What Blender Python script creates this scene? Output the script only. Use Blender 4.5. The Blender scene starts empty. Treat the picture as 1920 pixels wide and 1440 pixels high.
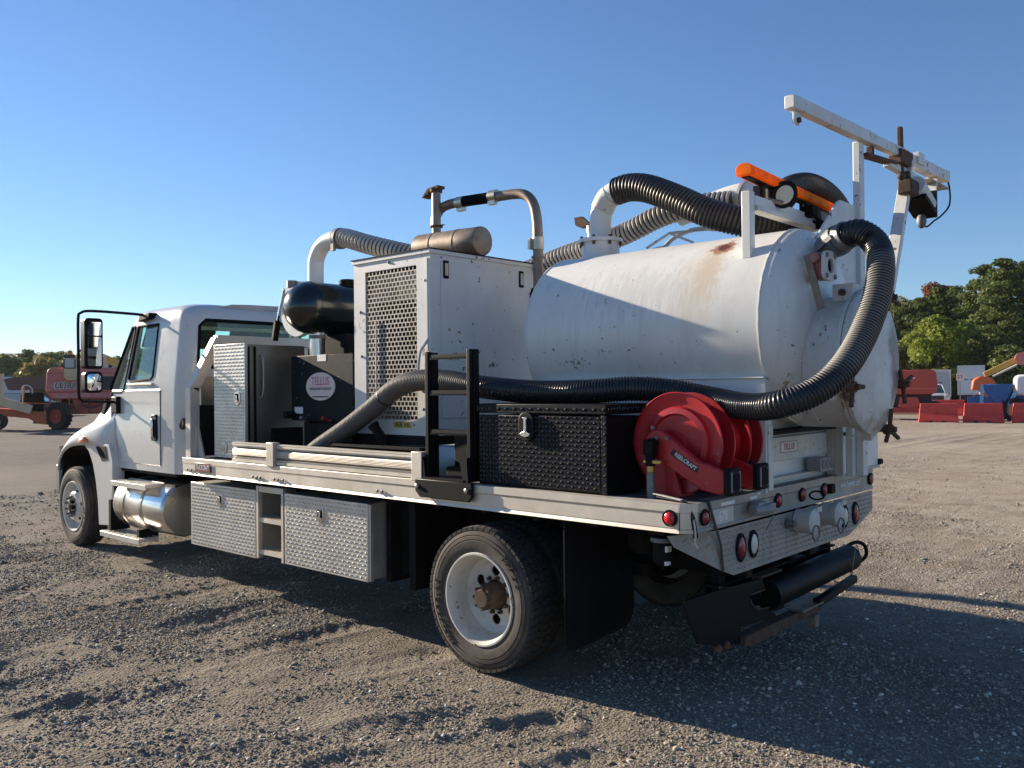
import bpy, bmesh, math, random
import numpy as np
from mathutils import Vector, Matrix, Quaternion, noise as mnoise
R = math.radians
random.seed(11)
rng = np.random.default_rng(5)
scn = bpy.context.scene
COL = scn.collection

# ------------------------------------------------------------------ camera
cam_d = bpy.data.cameras.new('camera')
cam_d.sensor_width = 36.0
cam_d.lens = 30.384
cam_d.clip_start = 0.05
cam_d.clip_end = 20000
cam = bpy.data.objects.new('camera', cam_d)
COL.objects.link(cam)
YAW, PITCH, ROLL = 0.73413, 0.005103, -0.00988
_f = Vector((-math.sin(YAW) * math.cos(PITCH), math.cos(YAW) * math.cos(PITCH), math.sin(PITCH)))
_r = Vector((math.cos(YAW), math.sin(YAW), 0))
_u = _r.cross(_f)
_r2 = _r * math.cos(ROLL) + _u * math.sin(ROLL)
_u2 = -_r * math.sin(ROLL) + _u * math.cos(ROLL)
CAM = Vector((2.2786, -5.0422, 1.7233))
m4 = Matrix((_r2, _u2, -_f)).transposed().to_4x4()
m4.translation = CAM
cam.matrix_world = m4
scn.camera = cam

# ------------------------------------------------------------------ sky, sun, exposure
SUN_EL, SUN_AZ = 18.0, 8.6          # the light travels towards +X, turned SUN_AZ towards +Y
world = bpy.data.worlds.new('World')
scn.world = world
world.use_nodes = True
wn = world.node_tree
wn.nodes.clear()
sky = wn.nodes.new('ShaderNodeTexSky')
sky.sky_type = 'NISHITA'
sky.sun_disc = False
sky.sun_elevation = R(SUN_EL)
sky.sun_rotation = R(270 - SUN_AZ)
sky.air_density = 1.0
sky.dust_density = 0.0
sky.ozone_density = 5.0
bg = wn.nodes.new('ShaderNodeBackground')
bg.inputs['Strength'].default_value = 0.067
wo = wn.nodes.new('ShaderNodeOutputWorld')
tint = wn.nodes.new('ShaderNodeMix')
tint.data_type = 'RGBA'
tint.blend_type = 'MULTIPLY'
tint.inputs['Factor'].default_value = 1.0
tint.inputs[7].default_value = (.95, 1.0, 1.08, 1)
wn.links.new(sky.outputs[0], tint.inputs[6])
wn.links.new(tint.outputs[2], bg.inputs['Color'])
wn.links.new(bg.outputs[0], wo.inputs['Surface'])
sun_d = bpy.data.lights.new('sun', 'SUN')
sun_d.energy = 5.0
sun_d.angle = R(0.53)
sun_d.color = (1.0, 0.87, 0.69)
sun = bpy.data.objects.new('sun', sun_d)
COL.objects.link(sun)
sun_dir = Vector((math.cos(R(SUN_EL)) * math.cos(R(SUN_AZ)), math.cos(R(SUN_EL)) * math.sin(R(SUN_AZ)), -math.sin(R(SUN_EL))))
sun.rotation_euler = sun_dir.to_track_quat('-Z', 'Y').to_euler()
sun.location = (-20, -8, 12)
vs = scn.view_settings
vs.view_transform = 'Standard'
vs.look = 'None'
vs.exposure = 1.1
vs.gamma = 1.0
vs.use_curve_mapping = False

# ------------------------------------------------------------------ mesh helpers
class B:
    """collects geometry for ONE mesh object"""
    def __init__(s):
        s.v, s.f = [], []
    def add(s, v, f):
        o = len(s.v)
        s.v.extend([tuple(p) for p in v])
        s.f.extend([tuple(i + o for i in q) for q in f])
        return s
    def box(s, x0, x1, y0, y1, z0, z1):
        v = [(x, y, z) for x in (x0, x1) for y in (y0, y1) for z in (z0, z1)]
        return s.add(v, [(0, 1, 3, 2), (4, 6, 7, 5), (0, 4, 5, 1), (2, 3, 7, 6), (0, 2, 6, 4), (1, 5, 7, 3)])
    def beam(s, a, b, w, h, up=(0, 0, 1)):
        a, b = Vector(a), Vector(b)
        d = (b - a).normalized()
        u = Vector(up)
        sd = d.cross(u)
        if sd.length < 1e-5:
            sd = d.cross(Vector((0, 1, 0)))
        sd.normalize()
        u = sd.cross(d).normalized()
        v = []
        for p in (a, b):
            for i, j in ((-1, -1), (1, -1), (1, 1), (-1, 1)):
                v.append(p + sd * (i * w / 2) + u * (j * h / 2))
        return s.add(v, [(3, 2, 1, 0), (4, 5, 6, 7), (0, 1, 5, 4), (1, 2, 6, 5), (2, 3, 7, 6), (3, 0, 4, 7)])
    def lathe(s, prof, o, d, n=32, cap0=True, cap1=True, start=0.0, ref=None):
        """prof: (t, r) along direction d from origin o"""
        o, d = Vector(o), Vector(d).normalized()
        ref = Vector(ref) if ref else (Vector((0, 0, 1)) if abs(d.z) < .9 else Vector((1, 0, 0)))
        e1 = (ref - d * ref.dot(d)).normalized()
        e2 = d.cross(e1)
        v = []
        for t, r in prof:
            for k in range(n):
                a = start + 2 * math.pi * k / n
                v.append(o + d * t + (e1 * math.cos(a) + e2 * math.sin(a)) * r)
        f = []
        m = len(prof)
        for i in range(m - 1):
            for k in range(n):
                k2 = (k + 1) % n
                f.append((i * n + k, i * n + k2, (i + 1) * n + k2, (i + 1) * n + k))
        if cap0:
            f.append(tuple(reversed(range(n))))
        if cap1:
            f.append(tuple((m - 1) * n + k for k in range(n)))
        return s.add(v, f)
    def cyl(s, a, b, r, r2=None, n=20):
        a, b = Vector(a), Vector(b)
        return s.lathe([(0, r), ((b - a).length, r if r2 is None else r2)], a, b - a, n)
    def tube(s, pts, rad, n=14, caps=True):
        """pts: dense polyline, rad: number or list"""
        pts = [Vector(p) for p in pts]
        m = len(pts)
        if not hasattr(rad, '__len__'):
            rad = [rad] * m
        tan = []
        for i in range(m):
            t = pts[min(i + 1, m - 1)] - pts[max(i - 1, 0)]
            tan.append(t.normalized())
        ref = Vector((0, 0, 1)) if abs(tan[0].z) < .9 else Vector((1, 0, 0))
        e1 = (ref - tan[0] * ref.dot(tan[0])).normalized()
        v = []
        for i in range(m):
            e1 = (e1 - tan[i] * e1.dot(tan[i])).normalized()
            e2 = tan[i].cross(e1)
            for k in range(n):
                a = 2 * math.pi * k / n
                v.append(pts[i] + (e1 * math.cos(a) + e2 * math.sin(a)) * rad[i])
        f = []
        for i in range(m - 1):
            for k in range(n):
                k2 = (k + 1) % n
                f.append((i * n + k, i * n + k2, (i + 1) * n + k2, (i + 1) * n + k))
        if caps:
            f.append(tuple(reversed(range(n))))
            f.append(tuple((m - 1) * n + k for k in range(n)))
        return s.add(v, f)
    def prism(s, poly, axis, a, b):
        """poly: 2-D points; axis 'x' -> (y,z), 'y' -> (x,z), 'z' -> (x,y)"""
        mk = {'x': lambda p, t: (t, p[0], p[1]), 'y': lambda p, t: (p[0], t, p[1]), 'z': lambda p, t: (p[0], p[1], t)}[axis]
        n = len(poly)
        v = [mk(p, a) for p in poly] + [mk(p, b) for p in poly]
        f = [tuple(range(n)), tuple(reversed(range(n, 2 * n)))]
        for k in range(n):
            f.append((k, n + k, n + (k + 1) % n, (k + 1) % n))
        return s.add(v, f)
    def ball(s, c, rx, ry=None, rz=None, nu=16, nv=10, v0=-90, v1=90):
        ry = ry or rx
        rz = rz or rx
        v, f = [], []
        for i in range(nv + 1):
            t = R(v0 + (v1 - v0) * i / nv)
            for k in range(nu):
                a = 2 * math.pi * k / nu
                v.append((c[0] + rx * math.cos(t) * math.cos(a), c[1] + ry * math.cos(t) * math.sin(a), c[2] + rz * math.sin(t)))
        for i in range(nv):
            for k in range(nu):
                k2 = (k + 1) % nu
                f.append((i * nu + k, i * nu + k2, (i + 1) * nu + k2, (i + 1) * nu + k))
        return s.add(v, f)
    def loft(s, rings, caps=True, closed=True):
        n = len(rings[0])
        v = [p for r in rings for p in r]
        f = []
        for i in range(len(rings) - 1):
            for k in range(n if closed else n - 1):
                k2 = (k + 1) % n
                f.append((i * n + k, i * n + k2, (i + 1) * n + k2, (i + 1) * n + k))
        if caps:
            f.append(tuple(reversed(range(n))))
            f.append(tuple((len(rings) - 1) * n + k for k in range(n)))
        return s.add(v, f)

def mesh_of(name, b):
    me = bpy.data.meshes.new(name)
    me.from_pydata(b.v, [], b.f)
    bm = bmesh.new()
    bm.from_mesh(me)
    bmesh.ops.recalc_face_normals(bm, faces=bm.faces)
    bm.to_mesh(me)
    bm.free()
    return me

def part(name, b, mat, parent=None, smooth=True, bevel=0.0, angle=38, seg=2, label=None):
    me = b if isinstance(b, bpy.types.Mesh) else mesh_of(name, b)
    o = bpy.data.objects.new(name, me)
    COL.objects.link(o)
    if mat is not None:
        me.materials.append(MAT[mat] if isinstance(mat, str) else mat)
    if smooth:
        me.polygons.foreach_set('use_smooth', [True] * len(me.polygons))
        me.set_sharp_from_angle(angle=R(angle))
    if bevel:
        md = o.modifiers.new('bevel', 'BEVEL')
        md.width = bevel
        md.segments = seg
        md.limit_method = 'ANGLE'
        md.angle_limit = R(40)
        md.harden_normals = False
    if parent is not None:
        o.parent = parent
    if label:
        o['label'] = label
    if name in ('tread_pattern', 'perforated_grille', 'mesh_wire', 'tread', 'grating', 'crown') and parent is not None and name != 'crown':
        o['kind'] = 'stuff'
    return o

def copy_part(src, name, parent, loc=None, rot=None, scale=None):
    o = src.copy()
    o.name = name
    COL.objects.link(o)
    o.parent = parent
    if loc is not None:
        o.location = loc
    if rot is not None:
        o.rotation_euler = rot
    if scale is not None:
        o.scale = scale
    return o

def empty(name, loc=(0, 0, 0), rz=0.0, parent=None):
    o = bpy.data.objects.new(name, None)
    o.empty_display_size = .2
    COL.objects.link(o)
    o.location = loc
    o.rotation_euler = (0, 0, rz)
    if parent is not None:
        o.parent = parent
    return o

def tag(o, label, cat, group=None):
    o['label'] = label
    o['category'] = cat
    if group:
        o['group'] = group
    return o

def struct(o, kind='structure'):
    o['kind'] = kind
    return o

def bool_diff(o, cutters):
    for c in cutters:
        md = o.modifiers.new('cut', 'BOOLEAN')
        md.operation = 'DIFFERENCE'
        md.object = c
        md.solver = 'EXACT'
    dg = bpy.context.evaluated_depsgraph_get()
    me = bpy.data.meshes.new_from_object(o.evaluated_get(dg))
    o.modifiers.clear()
    o.data = me
    for c in cutters:
        bpy.data.objects.remove(c)
    me.polygons.foreach_set('use_smooth', [True] * len(me.polygons))
    me.set_sharp_from_angle(angle=R(35))
    return o

def spline(ctrl, step):
    """Catmull-Rom through ctrl, resampled to even arc steps"""
    P = [Vector(p) for p in ctrl]
    P = [P[0] * 2 - P[1]] + P + [P[-1] * 2 - P[-2]]
    out = []
    for i in range(1, len(P) - 2):
        for k in range(24):
            t = k / 24
            a, b, c, d = P[i - 1], P[i], P[i + 1], P[i + 2]
            out.append(.5 * ((2 * b) + (c - a) * t + (2 * a - 5 * b + 4 * c - d) * t * t + (3 * b - a - 3 * c + d) * t ** 3))
    out.append(P[-2])
    res = [out[0]]
    acc = 0.0
    for i in range(1, len(out)):
        seg = (out[i] - out[i - 1]).length
        if seg < 1e-9:
            continue
        pos = 0.0
        while acc + (seg - pos) >= step:
            pos += step - acc
            acc = 0.0
            res.append(out[i - 1].lerp(out[i], pos / seg))
        acc += seg - pos
    res.append(out[-1])
    return res

def corrugated(ctrl, r, pitch=.02, depth=.006, n=20, sub=5, sharp=1.0):
    pts = spline(ctrl, pitch / sub)
    rad = []
    for i in range(len(pts)):
        c = .5 + .5 * math.cos(2 * math.pi * i / sub)
        rad.append(r - depth * (1 - c ** sharp))
    b = B().tube(pts, rad, n)
    b.ring, b.sub = n, sub
    return b

def ribbed(name, b, rib, groove, parent, keep=1):
    """corrugated hose with its ribs and the wall between them in two materials"""
    o = part(name, b, rib, parent, angle=75)
    o.data.materials.append(MAT[groove])
    n, sub = b.ring, b.sub
    idx = []
    for k in range(len(o.data.polygons)):
        seg = k // n
        ph = (seg + .5) % sub
        idx.append(0 if min(ph, sub - ph) <= keep else 1)
    o.data.polygons.foreach_set('material_index', idx)
    return o

def text_mesh(txt, size, origin, right, up, mat, name, parent, extrude=.0008, align='CENTER', shear=0.0, squeeze=1.0, bold=0.0, spacing=1.0):
    cu = bpy.data.curves.new(name, 'FONT')
    cu.body = txt
    cu.size = size
    cu.align_x = align
    cu.align_y = 'CENTER'
    cu.extrude = extrude
    cu.shear = shear
    cu.offset = bold
    cu.space_character = spacing
    cu.resolution_u = 3
    o = bpy.data.objects.new(name, cu)
    COL.objects.link(o)
    dg = bpy.context.evaluated_depsgraph_get()
    me = bpy.data.meshes.new_from_object(o.evaluated_get(dg))
    bpy.data.objects.remove(o)
    rt, u = Vector(right).normalized(), Vector(up).normalized()
    nn = rt.cross(u)
    M = Matrix((rt * squeeze, u, nn)).transposed().to_4x4()
    M.translation = Vector(origin)
    me.transform(M)
    me.name = name
    return part(name, me, mat, parent, smooth=False)

# ------------------------------------------------------------------ materials
MAT = {}
def nd(nt, typ, **kw):
    n = nt.nodes.new(typ)
    for k, v in kw.items():
        setattr(n, k, v)
    return n

def rust_patch(mat, spots, stretch=None):
    """rust marks with their own ragged shape: spots = (centre, size, colour, threshold, noise scale, softness, strength)"""
    nt = MAT[mat].node_tree
    L = nt.links.new
    bs = nt.nodes['Principled BSDF']
    base = bs.inputs['Base Color'].links[0].from_socket
    tc = nd(nt, 'ShaderNodeTexCoord')
    for c, size, col, thr, nscale, soft, amt in spots:
        mp = nd(nt, 'ShaderNodeMapping')
        mp.inputs['Location'].default_value = tuple(-c[i] / size[i] for i in range(3))
        mp.inputs['Scale'].default_value = tuple(1 / s for s in size)
        L(tc.outputs['Object'], mp.inputs['Vector'])
        ln = nd(nt, 'ShaderNodeVectorMath', operation='LENGTH')
        L(mp.outputs[0], ln.inputs[0])
        nz = nd(nt, 'ShaderNodeTexNoise')
        nz.inputs['Scale'].default_value = nscale
        nz.inputs['Detail'].default_value = 6
        nz.inputs['Roughness'].default_value = .7
        if stretch:
            ms = nd(nt, 'ShaderNodeMapping')
            ms.inputs['Scale'].default_value = stretch
            L(tc.outputs['Object'], ms.inputs['Vector'])
            L(ms.outputs[0], nz.inputs['Vector'])
        else:
            L(tc.outputs['Object'], nz.inputs['Vector'])
        ad = nd(nt, 'ShaderNodeMath', operation='MULTIPLY_ADD')
        L(nz.outputs['Fac'], ad.inputs[0]); ad.inputs[1].default_value = 2.2
        L(ln.outputs['Value'], ad.inputs[2])
        mr = nd(nt, 'ShaderNodeMapRange')
        mr.clamp = True
        mr.inputs['From Min'].default_value = thr + soft
        mr.inputs['From Max'].default_value = thr
        mr.inputs['To Max'].default_value = amt
        L(ad.outputs[0], mr.inputs['Value'])
        mx = nd(nt, 'ShaderNodeMix', data_type='RGBA')
        L(mr.outputs[0], mx.inputs['Factor'])
        L(base, mx.inputs[6])
        mx.inputs[7].default_value = (*col, 1)
        base = mx.outputs[2]
    L(base, bs.inputs['Base Color'])

def pm(name, col, rough=.5, metal=0.0, var=.08, vscale=6.0, bump=0.0, bscale=80.0, dirt=None, chips=None, streak=None, coat=0.0, spec=.5, rvar=.1, trans=0.0, ior=1.45, emit=None, bstretch=None):
    """procedural Principled material. dirt=(colour, amount, scale) soft blotches, chips=(colour, size 0-1, scale) hard flecks,
    streak=(colour, amount) run-off streaks in Z"""
    m = bpy.data.materials.new(name)
    m.use_nodes = True
    nt = m.node_tree
    L = nt.links.new
    bs = nt.nodes['Principled BSDF']
    tc = nd(nt, 'ShaderNodeTexCoord')
    def nz(scale, detail=4, vec=None, rough_=.6):
        n = nd(nt, 'ShaderNodeTexNoise')
        n.inputs['Scale'].default_value = scale
        n.inputs['Detail'].default_value = detail
        n.inputs['Roughness'].default_value = rough_
        L(vec if vec is not None else tc.outputs['Object'], n.inputs['Vector'])
        return n.outputs['Fac']
    def ramp(src, a, b):
        r_ = nd(nt, 'ShaderNodeMapRange')
        r_.inputs['From Min'].default_value = a
        r_.inputs['From Max'].default_value = b
        r_.clamp = True
        L(src, r_.inputs['Value'])
        return r_.outputs[0]
    def mix(fac, a, b):
        mx = nd(nt, 'ShaderNodeMix', data_type='RGBA')
        if isinstance(fac, float):
            mx.inputs['Factor'].default_value = fac
        else:
            L(fac, mx.inputs['Factor'])
        for s, sock in ((a, mx.inputs[6]), (b, mx.inputs[7])):
            if isinstance(s, tuple):
                sock.default_value = (*s[:3], 1)
            else:
                L(s, sock)
        return mx.outputs[2]
    def mul(a, k):
        mt = nd(nt, 'ShaderNodeMath', operation='MULTIPLY')
        L(a, mt.inputs[0])
        if isinstance(k, (int, float)):
            mt.inputs[1].default_value = k
        else:
            L(k, mt.inputs[1])
        return mt.outputs[0]
    n1 = nz(vscale)
    c = mix(ramp(n1, .3, .7), tuple(x * (1 - var) for x in col), tuple(min(1, x * (1 + var)) for x in col))
    rgh = None
    if dirt:
        dn = mul(ramp(nz(dirt[2], 6, rough_=.7), .42, .75), dirt[1])
        c = mix(dn, c, dirt[0])
    if streak:
        mp = nd(nt, 'ShaderNodeMapping')
        mp.inputs['Scale'].default_value = (14, 14, .7)
        L(tc.outputs['Object'], mp.inputs['Vector'])
        sn = mul(ramp(nz(1.0, 5, mp.outputs[0], .7), .5, .8), streak[1])
        c = mix(sn, c, streak[0])
    if chips:
        vo = nz(chips[2], 3, rough_=.55)
        vo2 = nz(chips[2] * .17, 2)
        th = nd(nt, 'ShaderNodeMath', operation='MULTIPLY_ADD')
        L(vo2, th.inputs[0]); th.inputs[1].default_value = .35; L(vo, th.inputs[2])
        k0 = .99 - chips[1] * .36
        c = mix(ramp(th.outputs[0], k0, k0 + .02), c, chips[0])
    L(c, bs.inputs['Base Color'])
    rr = nd(nt, 'ShaderNodeMapRange')
    rr.inputs['To Min'].default_value = max(0.02, rough - rvar)
    rr.inputs['To Max'].default_value = min(1, rough + rvar)
    L(nz(vscale * 2.3, 5), rr.inputs['Value'])
    L(rr.outputs[0], bs.inputs['Roughness'])
    bs.inputs['Metallic'].default_value = metal
    bs.inputs['Specular IOR Level'].default_value = spec
    bs.inputs['Coat Weight'].default_value = coat
    bs.inputs['Coat Roughness'].default_value = .08
    if trans:
        bs.inputs['Transmission Weight'].default_value = trans
        bs.inputs['IOR'].default_value = ior
    if emit:
        bs.inputs['Emission Color'].default_value = (*emit[0], 1)
        bs.inputs['Emission Strength'].default_value = emit[1]
    if bump:
        bp = nd(nt, 'ShaderNodeBump')
        bp.inputs['Strength'].default_value = min(1, bump)
        bp.inputs['Distance'].default_value = .004
        vec = None
        if bstretch:
            mp = nd(nt, 'ShaderNodeMapping')
            mp.inputs['Scale'].default_value = bstretch
            L(tc.outputs['Object'], mp.inputs['Vector'])
            vec = mp.outputs[0]
        L(nz(bscale, 5, vec), bp.inputs['Height'])
        L(bp.outputs[0], bs.inputs['Normal'])
    MAT[name] = m
    return m

def leaf_mat(name, c1, c2, scale=.9, trans=.42):
    m = bpy.data.materials.new(name)
    m.use_nodes = True
    nt = m.node_tree
    L = nt.links.new
    bs = nt.nodes['Principled BSDF']
    out = nt.nodes['Material Output']
    tc = nd(nt, 'ShaderNodeTexCoord')
    n = nd(nt, 'ShaderNodeTexNoise')
    n.inputs['Scale'].default_value = scale
    n.inputs['Detail'].default_value = 5
    n.inputs['Roughness'].default_value = .75
    L(tc.outputs['Object'], n.inputs['Vector'])
    mr = nd(nt, 'ShaderNodeMapRange')
    mr.inputs['From Min'].default_value = .32
    mr.inputs['From Max'].default_value = .68
    L(n.outputs['Fac'], mr.inputs['Value'])
    mx = nd(nt, 'ShaderNodeMix', data_type='RGBA')
    L(mr.outputs[0], mx.inputs['Factor'])
    mx.inputs[6].default_value = (*c1, 1)
    mx.inputs[7].default_value = (*c2, 1)
    L(mx.outputs[2], bs.inputs['Base Color'])
    bs.inputs['Roughness'].default_value = .6
    bs.inputs['Specular IOR Level'].default_value = .25
    tl = nd(nt, 'ShaderNodeBsdfTranslucent')
    L(mx.outputs[2], tl.inputs['Color'])
    ms = nd(nt, 'ShaderNodeMixShader')
    ms.inputs[0].default_value = trans
    L(bs.outputs[0], ms.inputs[1])
    L(tl.outputs[0], ms.inputs[2])
    L(ms.outputs[0], out.inputs['Surface'])
    MAT[name] = m

RUST = (.16, .06, .025)
pm('white_paint', (.73, .72, .68), .38, var=.03, vscale=3, bump=.12, bscale=3, dirt=((.5, .48, .44), .22, 2.2), coat=.25)
pm('cab_paint', (.63, .62, .59), .3, var=.025, vscale=3, bump=.25, bscale=2.2, dirt=((.55, .53, .5), .18, 1.6), coat=.35)
pm('machine_white', (.69, .68, .655), .45, var=.04, vscale=4, bump=.1, bscale=12, dirt=((.42, .37, .3), .3, 3.0), chips=((.2, .12, .08), .33, 22))
pm('weathered_white', (.66, .65, .61), .5, var=.06, vscale=5, bump=.15, bscale=20, dirt=((.36, .3, .22), .45, 3.5), chips=(RUST, .36, 42), streak=((.4, .33, .25), .25))
pm('crane_white', (.68, .68, .66), .5, var=.05, vscale=6, bump=.1, bscale=20, dirt=((.42, .34, .27), .4, 5), chips=(RUST, .42, 26))
pm('aluminium', (.66, .6, .52), .5, metal=.6, var=.1, vscale=3, bump=.02, bscale=30, dirt=((.38, .3, .2), .35, 2.5), rvar=.12)
pm('aluminium_shaded_grimy', (.36, .345, .32), .55, metal=.5, var=.12, vscale=4, dirt=((.17, .15, .125), .5, 3.5), streak=((.16, .14, .12), .4), rvar=.12)  # aluminium with the rear faces' shade darkened into its colour, plus road grime
pm('aluminium_plate', (.68, .645, .59), .42, metal=.6, var=.1, vscale=5, dirt=((.4, .32, .23), .45, 3), rvar=.12)
pm('stainless', (.4, .37, .33), .36, metal=.9, var=.15, vscale=2.5, bump=.05, bscale=40, rvar=.1)
pm('polished_aluminium', (.78, .76, .72), .24, metal=.95, var=.06, vscale=3, dirt=((.45, .4, .33), .3, 3), rvar=.1)
pm('chrome', (.75, .75, .75), .15, metal=1.0, var=.05)
pm('zinc', (.55, .5, .4), .35, metal=.9, var=.15, vscale=10)
pm('black_powder', (.004, .0045, .006), .52, var=.2, vscale=5, bump=.05, bscale=100, dirt=((.016, .015, .014), .3, 4), rvar=.1, spec=.16)
pm('black_rubber', (.008, .008, .01), .62, var=.25, vscale=8, dirt=((.018, .016, .014), .3, 3), spec=.15)
pm('chassis_black', (.009, .009, .01), .65, var=.3, vscale=6, dirt=((.025, .018, .013), .4, 3), bump=.2, bscale=30, spec=.12)
pm('matte_black', (.006, .006, .007), .75, var=.2, spec=.15)
pm('tyre', (.05, .043, .037), .85, var=.2, vscale=5, dirt=((.17, .13, .1), .75, 2.5), bump=.12, bscale=60)
pm('tyre_tread', (.03, .027, .025), .9, var=.25, vscale=9, dirt=((.1, .08, .06), .5, 6))
pm('wheel_white', (.66, .63, .56), .45, var=.06, dirt=((.32, .26, .18), .55, 5), chips=(RUST, .3, 30))
pm('hub_rust', (.075, .05, .033), .75, metal=.2, var=.4, vscale=14, bump=.3, bscale=60)
pm('rusty_pipe', (.3, .245, .19), .5, metal=.55, var=.2, vscale=8, dirt=((.14, .065, .03), .75, 5), rvar=.15)
pm('rust', (.1, .05, .03), .85, var=.4, vscale=16, bump=.3, bscale=50)
pm('corrugated_black', (.02, .02, .021), .42, var=.15, vscale=6, dirt=((.1, .08, .06), .3, 5))
pm('hose_groove', (.012, .012, .013), .6, var=.15)
pm('hose_grey', (.17, .155, .135), .55, var=.12, vscale=6, dirt=((.24, .2, .15), .6, 3))
pm('duct_grey', (.5, .46, .41), .5, var=.1, vscale=7, dirt=((.2, .16, .12), .35, 5))
pm('duct_dark', (.05, .047, .043), .6, var=.2)
pm('red_paint', (.5, .012, .02), .38, var=.12, vscale=5, dirt=((.16, .035, .03), .5, 5), coat=.12, chips=((.42, .25, .2), .3, 46), bump=.05, bscale=40)
pm('green_black', (.004, .009, .009), .22, var=.2, vscale=4, coat=.4, bump=.02, bscale=20)
pm('green_panel', (.004, .008, .009), .6, var=.25, vscale=5, dirt=((.014, .016, .015), .4, 3), chips=((.35, .35, .33), .34, 34), spec=.15)
pm('amber_lens', (.8, .17, .008), .2, var=.12, vscale=14, coat=.4)
pm('amber_cell', (.55, .11, .005), .3, var=.3, vscale=60)
pm('marker_amber', (.8, .22, .03), .25, coat=.5)
pm('red_lens', (.6, .012, .02), .18, var=.1, coat=.5)
pm('red_lens_dark', (.28, .018, .025), .25, var=.15, coat=.3)
pm('white_lens', (.6, .6, .52), .3, var=.1, coat=.4)
pm('glass_green', (.72, .93, .88), .02, var=.0, trans=1.0, ior=1.4, spec=.5, rvar=.0)
pm('mirror_glass', (.8, .82, .83), .03, metal=1.0, var=.0, rvar=.0)
pm('interior', (.05, .05, .052), .8, var=.2)
pm('seat_cloth', (.09, .085, .08), .9, var=.2, bump=.3)
pm('white_decal', (.78, .76, .72), .5, var=.05, dirt=((.5, .45, .4), .3, 20))
pm('pink_decal', (.75, .62, .55), .5, var=.06, dirt=((.55, .45, .38), .35, 14))
pm('decal_pink_text', (.55, .22, .32), .6, var=.1, vscale=30)
pm('decal_red_text', (.4, .09, .08), .6, var=.3, vscale=40)
pm('decal_black', (.02, .02, .02), .6, var=.1)
pm('maroon', (.2, .035, .035), .45, var=.15, vscale=20)
pm('yellow_decal', (.62, .5, .12), .5, var=.1, vscale=20, dirt=((.3, .26, .1), .4, 18))
pm('brass', (.55, .36, .12), .35, metal=.8, var=.2)
pm('cast_grey', (.2, .2, .2), .55, metal=.4, var=.2, vscale=12, dirt=((.1, .08, .06), .4, 8))
pm('plug_grey', (.25, .25, .26), .5, var=.12, dirt=((.12, .1, .09), .3, 8))
pm('plastic_light', (.52, .5, .46), .5, var=.1)
pm('strap_black', (.02, .02, .022), .6, var=.1)
pm('silver_foil', (.7, .7, .7), .3, metal=.9, var=.1)
# ================================================================== ground
def vnoise(x, y, seed):
    """smooth value noise on numpy arrays"""
    r = np.random.default_rng(seed)
    T = r.random((256, 256))
    xi, yi = np.floor(x).astype(int), np.floor(y).astype(int)
    fx, fy = x - xi, y - yi
    fx, fy = fx * fx * (3 - 2 * fx), fy * fy * (3 - 2 * fy)
    a, b = T[xi % 256, yi % 256], T[(xi + 1) % 256, yi % 256]
    c, d = T[xi % 256, (yi + 1) % 256], T[(xi + 1) % 256, (yi + 1) % 256]
    return (a * (1 - fx) + b * fx) * (1 - fy) + (c * (1 - fx) + d * fx) * fy - .5
def fbm(x, y, f, seed, oct_=4):
    s, amp = 0, 1
    for k in range(oct_):
        s = s + amp * vnoise(x * f + 17.3 * k, y * f + 5.1 * k, seed + k)
        f *= 2.03
        amp *= .5
    return s
def seg_dist(x, y, pts):
    """distance to a polyline, arc length and signed side"""
    best = np.full(x.shape, 1e9)
    arc = np.zeros(x.shape)
    side = np.zeros(x.shape)
    acc = 0
    for (x0, y0), (x1, y1) in zip(pts[:-1], pts[1:]):
        dx, dy = x1 - x0, y1 - y0
        L = math.hypot(dx, dy)
        t = np.clip(((x - x0) * dx + (y - y0) * dy) / L ** 2, 0, 1)
        d = np.hypot(x - (x0 + t * dx), y - (y0 + t * dy))
        m = d < best
        best = np.where(m, d, best)
        arc = np.where(m, acc + t * L, arc)
        side = np.where(m, np.sign((x - x0) * dy - (y - y0) * dx), side)
        acc += L
    return best, arc, side
RUTS = [
    ([(-3.5, -4.6), (-3.67, -3.2), (-3.81, -2.67), (-3.82, -1.99), (-3.85, -1.31), (-3.5, -.8)], .16, .035, .11),
    ([(-5.2, -4.2), (-5.85, -2.52), (-6.3, -1.9), (-6.7, -1.5)], .13, .025, .1),
    ([(-6.4, -2.0), (-5.6, -1.25), (-5.1, -.7)], .12, .022, .1),
    ([(-3.4, -3.9), (-2.68, -3.11), (-2.4, -2.55), (-2.1, -2.0), (-1.9, -1.2)], .15, .024, .12),
    ([(-1.9, -3.6), (-1.41, -2.92), (-1.31, -2.72), (-1.26, -2.5), (-1.0, -1.9)], .13, .026, .12),
    ([(-.75, -3.3), (-.96, -2.64), (-.9, -2.2), (-.6, -1.6)], .12, .024, .12),
    ([(-4.6, -5.2), (-4.75, -3.0), (-4.7, -1.0), (-4.4, .5)], .11, .016, .13),
    ([(-2.55, -4.9), (-2.75, -3.3), (-2.85, -2.0), (-2.8, -.6)], .11, .016, .13),
    ([(-.2, -3.6), (-.25, -2.4), (-.1, -1.6)], .11, .014, .12),
    ([(-8.2, -3.4), (-8.0, -2.4), (-7.6, -1.8), (-6.6, -1.4)], .13, .018, .13),
    ([(-12, 12), (-7.19, 22.41), (-4.42, 28.02), (0, 36)], .3, .04, .28),
    ([(-11, 11), (-6.2, 21.6), (-3.4, 27.2), (2, 36)], .3, .04, .28),
]
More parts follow.
